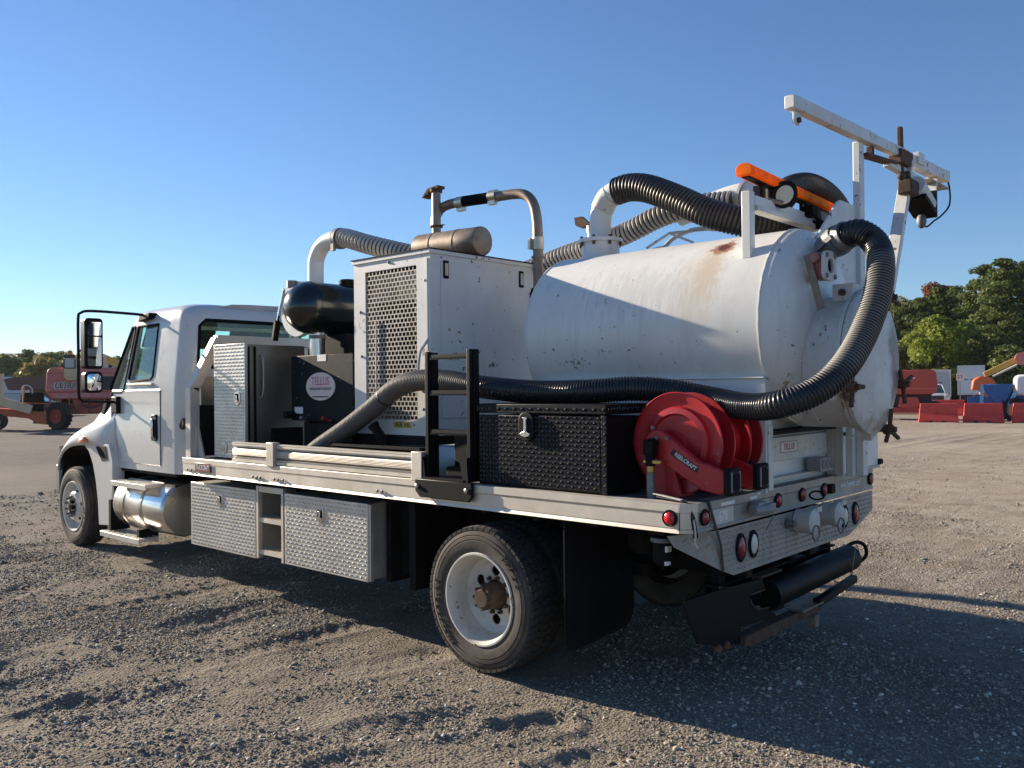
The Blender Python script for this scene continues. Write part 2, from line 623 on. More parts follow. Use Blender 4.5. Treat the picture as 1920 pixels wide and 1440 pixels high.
def ground_h(x, y):
    near = np.exp(-((x + 3) ** 2 + (y + 1) ** 2) / 400)
    h = fbm(x, y, .22, 3, 2) * .05 + fbm(x, y, 1.3, 9, 4) * .028
    h = h + (fbm(x, y, 7.0, 21, 3) * .008 + np.maximum(fbm(x, y, 16.0, 31, 2), 0) * .007) * near
    for pts, w, dep, lug in RUTS:
        d, arc, sd = seg_dist(x, y, pts)
        fade = np.clip(.55 + 1.1 * vnoise(arc * 1.7 + 3, arc * 0 + w * 50, 5), 0, 1)
        tr = np.exp(-(d / w) ** 4) * (-dep + .006 * np.sin((arc + sd * d * .6) * 2 * math.pi / lug))
        rim = np.exp(-((d - w * 1.35) / (w * .35)) ** 2) * dep * .7 * (1 + vnoise(arc * 6, sd * 7 + arc * 0, 8))
        h = h + (tr + rim) * fade
    # keep it level where the tyres stand
    for tx, ty in ((-1.403, -1.15), (-7.94, -1.0), (-1.4, 1.15), (-7.94, 1.0)):
        m = np.exp(-(((x - tx) / .35) ** 2 + ((y - ty) / .45) ** 2) ** 2)
        h = h * (1 - m) + m * (-.004)
    return h
def axis_grid(a, b, step, lo, hi, g=1.16):
    c = list(np.arange(a, b, step))
    s, v = step, c[-1]
    up_ = []
    while v < hi:
        s *= g
        v += s
        up_.append(v)
    s, v = step, c[0]
    dn = []
    while v > lo:
        s *= g
        v -= s
        dn.append(v)
    return np.array(dn[::-1] + c + up_)
gx = axis_grid(-8.6, 2.2, .026, -6000, 6000)
gy = axis_grid(-4.6, 2.6, .026, -6000, 6000)
XX, YY = np.meshgrid(gx, gy, indexing='ij')
ZZ = ground_h(XX, YY)
far = np.clip((np.hypot(XX, YY) - 60) / 60, 0, 1)
ZZ = ZZ * (1 - far)
me = bpy.data.meshes.new('ground')
nx, ny = len(gx), len(gy)
idx = np.arange(nx * ny).reshape(nx, ny)
quads = np.stack([idx[:-1, :-1], idx[1:, :-1], idx[1:, 1:], idx[:-1, 1:]], -1).reshape(-1, 4)
me.vertices.add(nx * ny)
me.vertices.foreach_set('co', np.stack([XX, YY, ZZ], -1).reshape(-1).astype(np.float32))
me.loops.add(quads.size)
me.loops.foreach_set('vertex_index', quads.reshape(-1).astype(np.int32))
me.polygons.add(len(quads))
me.polygons.foreach_set('loop_start', (np.arange(len(quads)) * 4).astype(np.int32))
me.polygons.foreach_set('use_smooth', np.ones(len(quads), bool))
me.update(calc_edges=True)
me.validate()

def ground_material():
    m = bpy.data.materials.new('gravel_ground')
    m.use_nodes = True
    nt = m.node_tree
    L = nt.links.new
    bs = nt.nodes['Principled BSDF']
    tc = nd(nt, 'ShaderNodeTexCoord')
    P = tc.outputs['Object']
    def nz(s, d=5, r_=.6):
        n = nd(nt, 'ShaderNodeTexNoise')
        n.inputs['Scale'].default_value = s
        n.inputs['Detail'].default_value = d
        n.inputs['Roughness'].default_value = r_
        L(P, n.inputs['Vector'])
        return n.outputs['Fac']
    def rg(s, a, b):
        r_ = nd(nt, 'ShaderNodeMapRange')
        r_.clamp = True
        r_.inputs['From Min'].default_value = a
        r_.inputs['From Max'].default_value = b
        L(s, r_.inputs['Value'])
        return r_.outputs[0]
    def mix(f, a, b):
        mx = nd(nt, 'ShaderNodeMix', data_type='RGBA')
        L(f, mx.inputs['Factor'])
        for s, k in ((a, 6), (b, 7)):
            if isinstance(s, tuple):
                mx.inputs[k].default_value = (*s, 1)
            else:
                L(s, mx.inputs[k])
        return mx.outputs[2]
    soil = mix(rg(nz(2.2), .3, .7), (.215, .175, .135), (.37, .31, .245))
    vor = nd(nt, 'ShaderNodeTexVoronoi')
    vor.inputs['Scale'].default_value = 55
    vor.inputs['Randomness'].default_value = 1
    L(P, vor.inputs['Vector'])
    sepc = nd(nt, 'ShaderNodeSeparateColor')
    L(vor.outputs['Color'], sepc.inputs[0])
    stone = mix(rg(sepc.outputs[0], .1, .95), (.16, .145, .13), (.52, .475, .41))
    mask = rg(nz(.55, 4, .55), .4, .58)
    mask2 = rg(nz(9, 4, .65), .38, .6)
    mm = nd(nt, 'ShaderNodeMath', operation='MULTIPLY_ADD')
    L(mask, mm.inputs[0]); mm.inputs[1].default_value = .75; mm.inputs[2].default_value = .12
    m3 = nd(nt, 'ShaderNodeMath', operation='MULTIPLY')
    L(mm.outputs[0], m3.inputs[0]); L(mask2, m3.inputs[1])
    m3.use_clamp = True
    c = mix(m3.outputs[0], soil, stone)
    c = mix(rg(nz(.13, 3), .45, .75), c, mix(rg(nz(30), .3, .7), (.33, .28, .215), (.54, .47, .375)))
    # the yard is damp, dark gravel round the truck's left side and paler, drier gravel further out
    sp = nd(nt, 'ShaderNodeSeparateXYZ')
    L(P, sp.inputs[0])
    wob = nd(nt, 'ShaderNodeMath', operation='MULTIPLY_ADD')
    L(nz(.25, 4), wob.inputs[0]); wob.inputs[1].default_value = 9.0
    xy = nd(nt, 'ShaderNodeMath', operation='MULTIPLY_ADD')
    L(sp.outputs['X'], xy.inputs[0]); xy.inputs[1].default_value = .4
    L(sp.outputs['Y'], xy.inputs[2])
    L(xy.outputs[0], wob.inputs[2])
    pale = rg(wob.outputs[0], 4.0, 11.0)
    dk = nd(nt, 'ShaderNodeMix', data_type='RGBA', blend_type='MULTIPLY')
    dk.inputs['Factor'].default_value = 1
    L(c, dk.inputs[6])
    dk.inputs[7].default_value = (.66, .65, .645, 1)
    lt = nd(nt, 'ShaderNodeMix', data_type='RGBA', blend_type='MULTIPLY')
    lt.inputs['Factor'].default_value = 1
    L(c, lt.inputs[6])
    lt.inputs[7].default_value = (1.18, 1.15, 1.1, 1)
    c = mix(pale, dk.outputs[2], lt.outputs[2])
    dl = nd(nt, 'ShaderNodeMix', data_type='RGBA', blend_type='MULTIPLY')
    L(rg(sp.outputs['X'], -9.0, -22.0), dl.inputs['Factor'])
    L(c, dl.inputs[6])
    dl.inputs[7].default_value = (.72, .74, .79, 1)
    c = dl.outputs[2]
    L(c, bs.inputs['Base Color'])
    bs.inputs['Roughness'].default_value = .95
    bs.inputs['Specular IOR Level'].default_value = .2
    vd = nd(nt, 'ShaderNodeMath', operation='MULTIPLY')
    L(vor.outputs['Distance'], vd.inputs[0]); vd.inputs[1].default_value = -1.0
    hh = nd(nt, 'ShaderNodeMath', operation='MULTIPLY_ADD')
    L(vd.outputs[0], hh.inputs[0]); hh.inputs[1].default_value = .8
    L(nz(38, 5, .7), hh.inputs[2])
    b1 = nd(nt, 'ShaderNodeBump')
    b1.inputs['Strength'].default_value = .9
    b1.inputs['Distance'].default_value = .022
    L(hh.outputs[0], b1.inputs['Height'])
    b2 = nd(nt, 'ShaderNodeBump')
    b2.inputs['Strength'].default_value = .8
    b2.inputs['Distance'].default_value = .032
    L(nz(7, 6, .7), b2.inputs['Height'])
    L(b1.outputs[0], b2.inputs['Normal'])
    L(b2.outputs[0], bs.inputs['Normal'])
    MAT['gravel_ground'] = m
ground_material()
gro = bpy.data.objects.new('ground', me)
COL.objects.link(gro)
me.materials.append(MAT['gravel_ground'])
struct(gro)

# loose gravel: small stones lying on the ground (uncountable -> one 'stuff' object)
def rock_mesh(seed):
    r = random.Random(seed)
    bm = bmesh.new()
    bmesh.ops.create_icosphere(bm, subdivisions=1, radius=1)
    for v in bm.verts:
        v.co *= r.uniform(.72, 1.18)
        v.co.z *= .5
    me_ = bpy.data.meshes.new('stone')
    bm.to_mesh(me_)
    bm.free()
    return me_
pm('gravel_stone', (.26, .24, .215), .85, var=.0, spec=.3)
def stone_material():
    m = MAT['gravel_stone']
    nt = m.node_tree
    bs = nt.nodes['Principled BSDF']
    oi = nd(nt, 'ShaderNodeAttribute')
    oi.attribute_type = 'INSTANCER'
    oi.attribute_name = 'tone'
    cr = nd(nt, 'ShaderNodeValToRGB')
    e = cr.color_ramp.elements
    e[0].position, e[0].color = 0, (.15, .125, .1, 1)
    e[1].position, e[1].color = 1, (.85, .8, .7, 1)
    e.new(.55).color = (.33, .28, .215, 1)
    e.new(.85).color = (.5, .435, .34, 1)
    nt.links.new(oi.outputs['Fac'], cr.inputs[0])
    nt.links.new(cr.outputs[0], bs.inputs['Base Color'])
stone_material()
def scatter():
    xs, ys = [], []
    def zone(n, x0, x1, y0, y1):
        xs.append(rng.uniform(x0, x1, n)); ys.append(rng.uniform(y0, y1, n))
    zone(140000, -4.6, 2.2, -4.4, .8)
    zone(100000, -9.5, -3.0, -4.0, .5)
    zone(90000, -3.0, 5.0, .5, 7.0)
    zone(30000, -14, -7, -3.5, 4)
    zone(30000, -6, 9, 6, 18)
    x, y = np.concatenate(xs), np.concatenate(ys)
    dens = fbm(x, y, .55, 77, 3) * 1.1 + fbm(x, y, 2.6, 78, 2) * .9
    keep = rng.random(len(x)) < np.clip(.42 + dens * 1.5, .07, 1)
    # not inside tyres
    for tx, ty in ((-1.403, -1.16), (-7.94, -1.0)):
        keep &= ~((abs(x - tx) < .16) & (abs(y - ty) < .16))
    x, y = x[keep], y[keep]
    n = len(x)
    s = np.clip(rng.lognormal(math.log(.0052), .5, n), .0026, .024)
    big = rng.random(n) < .004
    s[big] *= 1.7
    d = np.hypot(x - 2.28, y + 5.04)
    s = s * np.clip(.85 + d * .03, .9, 1.5)
    z = ground_h(x, y) + s * .1
    me_ = bpy.data.meshes.new('gravel_points')
    me_.vertices.add(n)
    me_.vertices.foreach_set('co', np.stack([x, y, z], -1).reshape(-1).astype(np.float32))
    for nm, typ, data in (('siz', 'FLOAT', s), ('rot', 'FLOAT_VECTOR', rng.uniform(0, 6.28, (n, 3)) * np.array([.12, .12, 1])), ('tone', 'FLOAT', np.clip(np.where(rng.random(n) < .06, rng.uniform(.75, 1, n), rng.beta(1.6, 2.6, n)), 0, 1))):
        at = me_.attributes.new(nm, typ, 'POINT')
        at.data.foreach_set('vector' if typ == 'FLOAT_VECTOR' else 'value', np.asarray(data, np.float32).reshape(-1))
    o = bpy.data.objects.new('gravel', me_)
    COL.objects.link(o)
    srcs = []
    cg = bpy.data.collections.new('stone_shapes')
    for k in range(4):
        q = rock_mesh(40 + k)
        q.materials.append(MAT['gravel_stone'])
        ob = bpy.data.objects.new('stone', q)
        cg.objects.link(ob)
    ng = bpy.data.node_groups.new('scatter_gravel', 'GeometryNodeTree')
    ng.interface.new_socket('Geometry', in_out='INPUT', socket_type='NodeSocketGeometry')
    ng.interface.new_socket('Geometry', in_out='OUTPUT', socket_type='NodeSocketGeometry')
    gi, go = ng.nodes.new('NodeGroupInput'), ng.nodes.new('NodeGroupOutput')
    ci = ng.nodes.new('GeometryNodeCollectionInfo')
    ci.inputs['Collection'].default_value = cg
    ci.inputs['Separate Children'].default_value = True
    ip = ng.nodes.new('GeometryNodeInstanceOnPoints')
    ip.inputs['Pick Instance'].default_value = True
    mtp = ng.nodes.new('GeometryNodeMeshToPoints')
    a1 = ng.nodes.new('GeometryNodeInputNamedAttribute'); a1.data_type = 'FLOAT'; a1.inputs['Name'].default_value = 'siz'
    a2 = ng.nodes.new('GeometryNodeInputNamedAttribute'); a2.data_type = 'FLOAT_VECTOR'; a2.inputs['Name'].default_value = 'rot'
    e2r = ng.nodes.new('FunctionNodeEulerToRotation')
    lk = ng.links.new
    lk(gi.outputs[0], mtp.inputs['Mesh'])
    lk(mtp.outputs[0], ip.inputs['Points'])
    lk(ci.outputs[0], ip.inputs['Instance'])
    lk(a1.outputs['Attribute'], ip.inputs['Scale'])
    lk(a2.outputs['Attribute'], e2r.inputs[0])
    lk(e2r.outputs[0], ip.inputs['Rotation'])
    lk(ip.outputs[0], go.inputs[0])
    md = o.modifiers.new('scatter', 'NODES')
    md.node_group = ng
    struct(o, 'stuff')
    o['label'] = 'loose grey gravel scattered over the dirt yard'
    o['category'] = 'gravel'
    return n
print('stones', scatter())
# ================================================================== the truck
TRUCK = empty('vacuum_truck')
tag(TRUCK, 'white vacuum service truck with a tank, engine housing and aluminium flatbed', 'truck')
W, ZT, ZB, XF, CH = 1.281, 1.137, .987, -5.10, .068

def lugs(o, U, V, lu, lv, pitch=.029, l=.0125, w=.0046, h=.0036, keep=None):
    """raised tread-plate lugs on a plate: o corner, U,V unit directions, normal = U x V"""
    o, U, V = Vector(o), Vector(U), Vector(V)
    N = U.cross(V)
    b = B()
    v, f = [], []
    nu, nv = int(lu / pitch), int(lv / pitch * 1.0)
    for j in range(nv):
        for i in range(nu):
            cu, cv = (i + .5) * lu / nu, (j + .5) * lv / nv
            if keep and not keep(cu, cv):
                continue
            s = 1 if (i + j) % 2 else -1
            d = (U + V * s * 1.0).normalized()
            e = N.cross(d)
            c = o + U * cu + V * cv
            k = len(v)
            v += [c - d * l, c + e * w, c + d * l, c - e * w, c - d * l * .55 + N * h, c + d * l * .55 + N * h]
            f += [(k, k + 3, k + 4), (k + 3, k + 2, k + 5, k + 4), (k + 2, k + 1, k + 5), (k + 1, k, k + 4, k + 5)]
    b.add(v, f)
    return b

def tri_latch(c, nrm, up, parent, s=1.0, name='latch', body='chrome'):
    """paddle latch: plate, recess, T paddle"""
    c, nrm, up = Vector(c), Vector(nrm).normalized(), Vector(up).normalized()
    rt = up.cross(nrm)
    def q(pts, d0, d1):
        n = len(pts)
        vv = [c + rt * (x * s) + up * (y * s) + nrm * d0 for x, y in pts] + [c + rt * (x * s) + up * (y * s) + nrm * d1 for x, y in pts]
        return B().add(vv, [tuple(range(n)), tuple(reversed(range(n, 2 * n)))] + [(k, (k + 1) % n, n + (k + 1) % n, n + k) for k in range(n)])
    o = part(name, q([(-.04, .055), (.04, .055), (.045, .03), (.045, -.03), (0, -.065), (-.045, -.03), (-.045, .03)], 0, .006), body, parent, bevel=.002)
    part('recess', q([(-.028, .042), (.028, .042), (.03, -.022), (-.03, -.022)], .004, .0075), 'matte_black', o)
    part('paddle', q([(-.012, .03), (.012, .03), (.008, -.008), (.026, -.02), (.02, -.035), (-.02, -.035), (-.026, -.02), (-.008, -.008)], .006, .014), body, o, bevel=.002)
    return o

# ---------------------------------------------------------------- flatbed
deck = part('flatbed', B().prism([(XF, -W + .03), (-.0, -W + .03), (CH - .03, -W + CH), (CH - .03, W - CH), (0, W - .03), (XF, W - .03)], 'z', ZT - .05, ZT - .012), 'cast_grey', TRUCK)
for sgn in (-1, 1):
    y = sgn * W
    yo, yi = (y, y + .05) if sgn < 0 else (y - .05, y)
    p = B().prism([(y, ZB), (y - sgn * .05, ZB), (y - sgn * .05, ZB + .016), (y - sgn * .006, ZB + .022), (y - sgn * .006, ZT - .052), (y, ZT - .046), (y, ZT), (y - sgn * .09, ZT), (y - sgn * .09, ZT - .02), (y - sgn * .05, ZT - .025)], 'x', XF, 0)
    part('side_rail', p, 'aluminium', deck, bevel=.003)
# chamfered rear corners and the rear rail
for sgn in (-1, 1):
    b = B()
    for z0, z1, inset in ((ZT - .046, ZT, 0), (ZB + .02, ZT - .046, .004), (ZB, ZB + .02, 0)):
        b.prism([(0, sgn * (W - inset)), (CH - inset, sgn * (W - CH)), (CH - .03, sgn * (W - CH - .02)), (-.0, sgn * (W - .04))], 'z', z0, z1)
    part('corner_post', b, 'aluminium', deck, bevel=.002)
p = B().prism([(CH, ZB), (CH, ZB + .018), (CH - .005, ZB + .022), (CH - .005, ZT - .05), (CH, ZT - .046), (CH, ZT), (CH - .09, ZT), (CH - .09, ZB)], 'y', -W + CH, W - CH)
part('rear_rail', p, 'aluminium_shaded_grimy', deck, bevel=.003)
part('front_rail', B().box(XF, XF + .05, -W + .06, W - .06, ZB, ZT - .013), 'aluminium', deck, bevel=.003)
for i in range(12):
    x = XF + .3 + i * .42
    part('cross_member', B().box(x, x + .05, -W + .06, W - .06, ZB - .03, ZT - .052), 'chassis_black', deck)
# bolt heads on the rail
for x in (-5.0, -4.93, -3.93, -3.87, -3.82, -3.62, -3.57, -3.5, -2.36, -2.31):
    part('bolt', B().lathe([(0, .011), (.009, .011), (.012, .007)], (x, -W + .002, ZB + .045), (0, -1, 0), 8), 'cast_grey', deck)
# maker's plate
pl = part('name_plate', B().box(-4.86, -4.6, -W - .006, -W, ZB + .035, ZB + .115), 'maroon', deck, bevel=.006)
text_mesh('TRUCKCRAFT', .062, (-4.73, -W - .0065, ZB + .075), (1, 0, 0), (0, 0, 1), 'white_decal', 'lettering', pl, squeeze=.58, bold=.0008)
# stake-side slat panels along the left edge
def slat_panel(x0, x1, z0=ZT + .006, z1=ZT + .165, y=-W + .012):
    h = z1 - z0
    prof = [(y, z0), (y, z0 + .022), (y + .012, z0 + .026), (y + .012, z0 + .034), (y + .002, z0 + .04)]
    for k in range(9):
        a = k / 8
        prof.append((y + .002 - .0 + .012 * abs(math.sin(a * 0)) + .03 * (2 * a - 1) ** 4, z0 + .04 + (h - .085) * a))
        prof.append((y + .005 + .03 * (2 * a - 1) ** 4, z0 + .043 + (h - .085) * a))
    prof += [(y + .012, z1 - .038), (y + .012, z1 - .03), (y, z1 - .026), (y, z1 - .012), (y + .008, z1 - .012), (y + .008, z1 - .008), (y, z1 - .008), (y, z1), (y + .05, z1), (y + .05, z0)]
    return part('side_panel', B().prism(prof, 'x', x0, x1), 'aluminium', deck, angle=20)
slat_panel(-4.27, -3.72)
slat_panel(-3.62, -1.95)
for x0, x1 in ((-3.72, -3.62), (-2.0, -1.9)):
    part('stake_post', B().box(x0, x1, -W - .012, -W + .05, ZT - .008, ZT + .18), 'aluminium', deck, bevel=.004)

# ---------------------------------------------------------------- chassis
ch = B()
for y in (-.44, .44):
    ch.box(-8.6, -.05, y - .04, y + .04, .62, .88)
for x in (-.3, -2.1, -3.3, -4.6, -6.0, -7.2, -8.4):
    ch.box(x, x + .1, -.4, .4, .66, .84)
chassis = part('chassis_frame', ch, 'chassis_black', TRUCK, bevel=.006)
part('sub_frame', B().box(-5.0, -.02, -.46, -.36, .881, ZB - .035).box(-5.0, -.02, .36, .46, .881, ZB - .035), 'chassis_black', chassis)
part('rear_axle', B().cyl((-1.4, -1.0, .47), (-1.4, 1.0, .47), .075).ball((-1.4, 0, .47), .21, .2, .21).cyl((-1.5, 0, .5), (-5.5, 0, .65), .05), 'chassis_black', chassis)
part('leaf_spring', B().box(-2.1, -.7, -.56, -.47, .56, .64).box(-1.9, -.9, -.56, -.47, .5, .56), 'chassis_black', chassis)
part('leaf_spring', B().box(-2.1, -.7, .47, .56, .56, .64).box(-1.9, -.9, .47, .56, .5, .56), 'chassis_black', chassis)
part('front_axle', B().box(-8.0, -7.88, -.85, .85, .36, .46), 'chassis_black', chassis)
part('engine_block', B().box(-8.3, -6.6, -.34, .34, .5, 1.15), 'chassis_black', chassis, bevel=.02)
part('air_tank', B().cyl((-3.3, .75, .72), (-2.3, .75, .72), .14), 'chassis_black', chassis)

# ---------------------------------------------------------------- wheels
def tyre_mesh(rad, w, blocks, rows=5):
    """axis along Y, outer sidewall at y=0 going to +w"""
    t = rad
    prof = [(.012, .60 * t), (.0, .66 * t), (-.006, .74 * t), (-.007, .8 * t), (-.001, .81 * t), (-.006, .82 * t), (-.004, .86 * t), (.003, .87 * t), (-.001, .88 * t), (.003, .91 * t), (.008, .935 * t), (.02, .955 * t), (.05, .958 * t), (w - .05, .958 * t), (w - .02, .955 * t), (w - .008, .935 * t), (w - .003, .9 * t), (w + .004, .8 * t), (w, .66 * t), (w - .012, .6 * t), (w * .5, .57 * t), (.012, .60 * t)]
    b = B().lathe(prof, (0, 0, 0), (0, 1, 0), 72, cap0=False, cap1=False)
    tb = B()
    if blocks:
        n = 56
        rows_y = np.linspace(.002, w - .002, rows + 1)
        for ri in range(rows):
            y0, y1 = rows_y[ri] + .003, rows_y[ri + 1] - .003
            edge = ri in (0, rows - 1)
            for k in range(n):
                a0 = 2 * math.pi * (k + (.5 if ri % 2 else 0) + .06) / n
                a1 = 2 * math.pi * (k + (.5 if ri % 2 else 0) + .9) / n
                sk = .25 * 2 * math.pi / n * (1 if ri % 2 else -1)
                r0 = .94 * t
                ra = t * (.985 if ri == 0 else 1.0)
                rb = t * (.985 if ri == rows - 1 else 1.0)
                v = []
                for (y, a, rr) in ((y0, a0, ra), (y0, a1, ra), (y1, a1 + sk, rb), (y1, a0 + sk, rb)):
                    v.append((rr * math.sin(a), y, rr * math.cos(a)))
                for (y, a) in ((y0, a0), (y0, a1), (y1, a1 + sk), (y1, a0 + sk)):
                    v.append((r0 * math.sin(a), y, r0 * math.cos(a)))
                tb.add(v, [(0, 1, 2, 3), (0, 4, 5, 1), (1, 5, 6, 2), (2, 6, 7, 3), (3, 7, 4, 0)])
    else:
        ry = np.linspace(.012, w - .012, 6)
        for ri in range(5):
            y0, y1 = ry[ri] + .005, ry[ri + 1] - .005
            r0, ra = .95 * t, t
            tb.lathe([(y0 - .001, r0), (y0, ra * (.985 if ri == 0 else 1)), (y1, ra * (.985 if ri == 4 else 1)), (y1 + .001, r0)], (0, 0, 0), (0, 1, 0), 72, cap0=False, cap1=False)
    return b, tb

def curved_text(txt, rad, ang_mid, parent, size, mat='tyre_tread', y=-.008, step=None, flip=False):
    """raised lettering around a sidewall that faces -Y; angle measured from +Z towards +X as seen from -Y"""
    n = len(txt)
    step = step or size / rad * .95
    bb = B()
    for i, chh in enumerate(txt):
        if chh == ' ':
            continue
        a = ang_mid + (i - (n - 1) / 2) * step * (-1 if flip else 1)
        rdir = Vector((math.sin(a), 0, math.cos(a)))
        tdir = Vector((math.cos(a), 0, -math.sin(a)))
        if flip:
            rdir, tdir = -rdir, -tdir
        c = Vector((math.sin(a), 0, math.cos(a))) * rad + Vector((0, y, 0))
        cu = bpy.data.curves.new('t', 'FONT')
        cu.body = chh
        cu.size = size
        cu.align_x = 'CENTER'
        cu.align_y = 'CENTER'
        cu.extrude = .0035
        cu.resolution_u = 2
        o = bpy.data.objects.new('t', cu)
        COL.objects.link(o)
        me = bpy.data.meshes.new_from_object(o.evaluated_get(bpy.context.evaluated_depsgraph_get()))
        bpy.data.objects.remove(o)
        M = Matrix((tdir, rdir, tdir.cross(rdir))).transposed().to_4x4()
        M.translation = c
        me.transform(M)
        bb.add([vv.co[:] for vv in me.vertices], [tuple(pp.vertices) for pp in me.polygons])
        bpy.data.meshes.remove(me)
    return part('lettering', bb, mat, parent, smooth=False)

RW = .444
def disc_with_holes(b, r0, r1, nh, hr, rc, y, thick, n=60, a0=0.0):
    """annulus in XZ (axis Y) with nh round holes of radius hr on circle rc, made of radial grid with holes left open"""
    segs_per = 12
    tot = nh * segs_per
    rs = [r0, rc - hr, rc, rc + hr, r1]
    vt, ft = [], []
    for yy in (y, y + thick):
        for k in range(tot):
            ph = (k % segs_per) / segs_per * 2 * math.pi / nh - math.pi / nh   # angle from the hole centre
            base = a0 + (k // segs_per) * 2 * math.pi / nh
            lat = rc * ph
            hh = math.sqrt(max(0, hr * hr - lat * lat)) if abs(lat) < hr else 0
            for r in (r0, rc - hh, rc + hh, r1):
                a = base + ph
                vt.append((r * math.sin(a), yy, r * math.cos(a)))
    m = tot * 4
    for k in range(tot):
        k2 = (k + 1) % tot
        for off, fl in ((0, 0), (m, 1)):
            for j in (0, 2):
                q = (off + k * 4 + j, off + k2 * 4 + j, off + k2 * 4 + j + 1, off + k * 4 + j + 1)
                ft.append(q if not fl else tuple(reversed(q)))
        for j in (1, 2):
            ft.append((k * 4 + j, k2 * 4 + j, m + k2 * 4 + j, m + k * 4 + j))
    b.add(vt, ft)
    return b

_t_r = tyre_mesh(RW, .245, True)
_t_f = tyre_mesh(RW, .245, False)
ME_TR, ME_TRB = mesh_of('tyre', _t_r[0]), mesh_of('tread', _t_r[1])
ME_TF, ME_TFB = mesh_of('tyre', _t_f[0]), mesh_of('tread', _t_f[1])

def wheel(x, y, rear, outer, side, label=None):
    """side -1: outer face towards -Y"""
    w = empty('wheel', (x, y, RW), parent=TRUCK)
    if side > 0:
        w.rotation_euler = (0, 0, math.pi)
    t = part('tyre', (ME_TR if rear else ME_TF).copy(), 'tyre', w, angle=50)
    tb = part('tread', (ME_TRB if rear else ME_TFB).copy(), 'tyre_tread', w, smooth=False)
    rr = .6 * RW
    rb = B()
    if rear:
        # deep dish: barrel goes in to the hub face
        rb.lathe([(.004, rr + .018), (-.006, rr + .014), (-.006, rr + .004), (.012, rr - .006), (.05, rr - .02), (.09, rr - .028), (.14, rr - .034), (.15, rr - .06), (.158, rr - .075)], (0, 0, 0), (0, 1, 0), 56, cap0=False, cap1=False)
        disc_with_holes(rb, .095, rr - .07, 6, .034, .15, .158, .012)
    else:
        rb.lathe([(.004, rr + .018), (-.006, rr + .014), (-.006, rr + .004), (.012, rr - .006), (.05, rr - .02), (.07, rr - .045), (.075, rr - .06)], (0, 0, 0), (0, 1, 0), 56, cap0=False, cap1=False)
        rb.lathe([(.075, rr - .06), (.05, rr - .075), (.012, rr - .105), (-.002, rr - .118), (-.004, .1)], (0, 0, 0), (0, 1, 0), 48, cap0=False, cap1=False)
    rim = part('rim', rb, 'wheel_white', w)
    if rear:
        part('brake_drum', B().lathe([(.185, .001), (.185, .19), (.24, .2)], (0, 0, 0), (0, 1, 0), 32), 'matte_black', w)
    if rear and outer:
        part('hub', B().lathe([(-.0, .0), (0, .052), (.01, .058), (.02, .06), (.03, .074), (.16, .09)], (0, .02, 0), (0, 1, 0), 24, cap0=False), 'hub_rust', w)
        for k in range(8):
            a = 2 * math.pi * k / 8
            part('stud', B().cyl((.068 * math.sin(a), .03, .068 * math.cos(a)), (.068 * math.sin(a), .06, .068 * math.cos(a)), .011, n=6), 'hub_rust', w)
        for k in range(10):
            a = 2 * math.pi * k / 10 + .2
            part('lug_nut', B().lathe([(0, .009), (.018, .014), (.03, .015)], (.108 * math.sin(a), .13, .108 * math.cos(a)), (0, 1, 0), 6), 'hub_rust', w)
    if not rear:
        part('hub', B().lathe([(-.035, .045), (-.03, .06), (.0, .07), (.03, .085)], (0, 0, 0), (0, 1, 0), 24), 'matte_black', w)
        for k in range(10):
            a = 2 * math.pi * k / 10
            part('lug_nut', B().lathe([(-.05, .006), (-.048, .01), (-.02, .011), (-.018, .016), (-.003, .018)], (.105 * math.sin(a), -.002, .105 * math.cos(a)), (0, 1, 0), 6), 'cast_grey', w)
        for k in range(6):
            a = 2 * math.pi * k / 6 + .3
            c = Vector((.168 * math.sin(a), .034, .168 * math.cos(a)))
            part('vent_hole', B().lathe([(-.012, .02), (.012, .02)], c, (-.55 * math.sin(a), 1, -.55 * math.cos(a)), 14), 'matte_black', w)
    return w, t

wl, tl = wheel(-1.403, -1.289, True, True, -1)
curved_text('BRIDGESTONE', .81 * RW, R(-112), tl, .05, flip=True, step=.115)
curved_text('M726', .795 * RW, R(55), tl, .062, step=.16)
for side, yo, yi in ((-1, -1.289 + .29, None),):
    wheel(-1.403, -1.289 + .28, True, False, -1)
wheel(-1.403, 1.289, True, True, 1)
wheel(-1.403, 1.289 - .28, True, False, 1)
wheel(-7.94, -1.129, False, True, -1)
wheel(-7.94, 1.129, False, True, 1)

# mud flaps
part('mud_flap', B().prism([(-1.25, .99), (-.57, .99), (-.57, .36), (-.6, .3), (-.66, .26), (-1.17, .235), (-1.23, .25), (-1.25, .3)], 'x', -.768, -.758), 'black_rubber', TRUCK)
part('mud_flap', B().prism([(1.25, .99), (.57, .99), (.57, .36), (.6, .3), (.66, .26), (1.17, .235), (1.23, .25), (1.25, .3)], 'x', -.768, -.758), 'black_rubber', TRUCK)

# ---------------------------------------------------------------- under-bed boxes on the left
def under_box(x0, x1, z0, z1, yo=-1.2, depth=.5, name='tool_box', latch=.5):
    o = part(name, B().box(x0 + .012, x1 - .012, yo + .03, yo + depth, z0 + .01, z1 - .004), 'aluminium_plate', TRUCK)
    d = part('door', B().box(x0, x1, yo, yo + .028, z0, z1), 'aluminium_plate', o, bevel=.004)
    part('tread_pattern', lugs((x0 + .01, yo - .0003, z0 + .01), (1, 0, 0), (0, 0, 1), x1 - x0 - .02, z1 - z0 - .02), 'aluminium_plate', o)
    tri_latch((x0 + (x1 - x0) * latch, yo - .001, z1 - .13), (0, -1, 0), (0, 0, 1), o, 1.0)
    return o
under_box(-5.1, -4.03, .352, .912, latch=.48)
tb = under_box(-3.61, -2.575, .363, .918, latch=.46)
part('side_strip', B().box(-2.575, -2.552, -1.19, -1.16, .37, .91), 'aluminium_plate', tb)
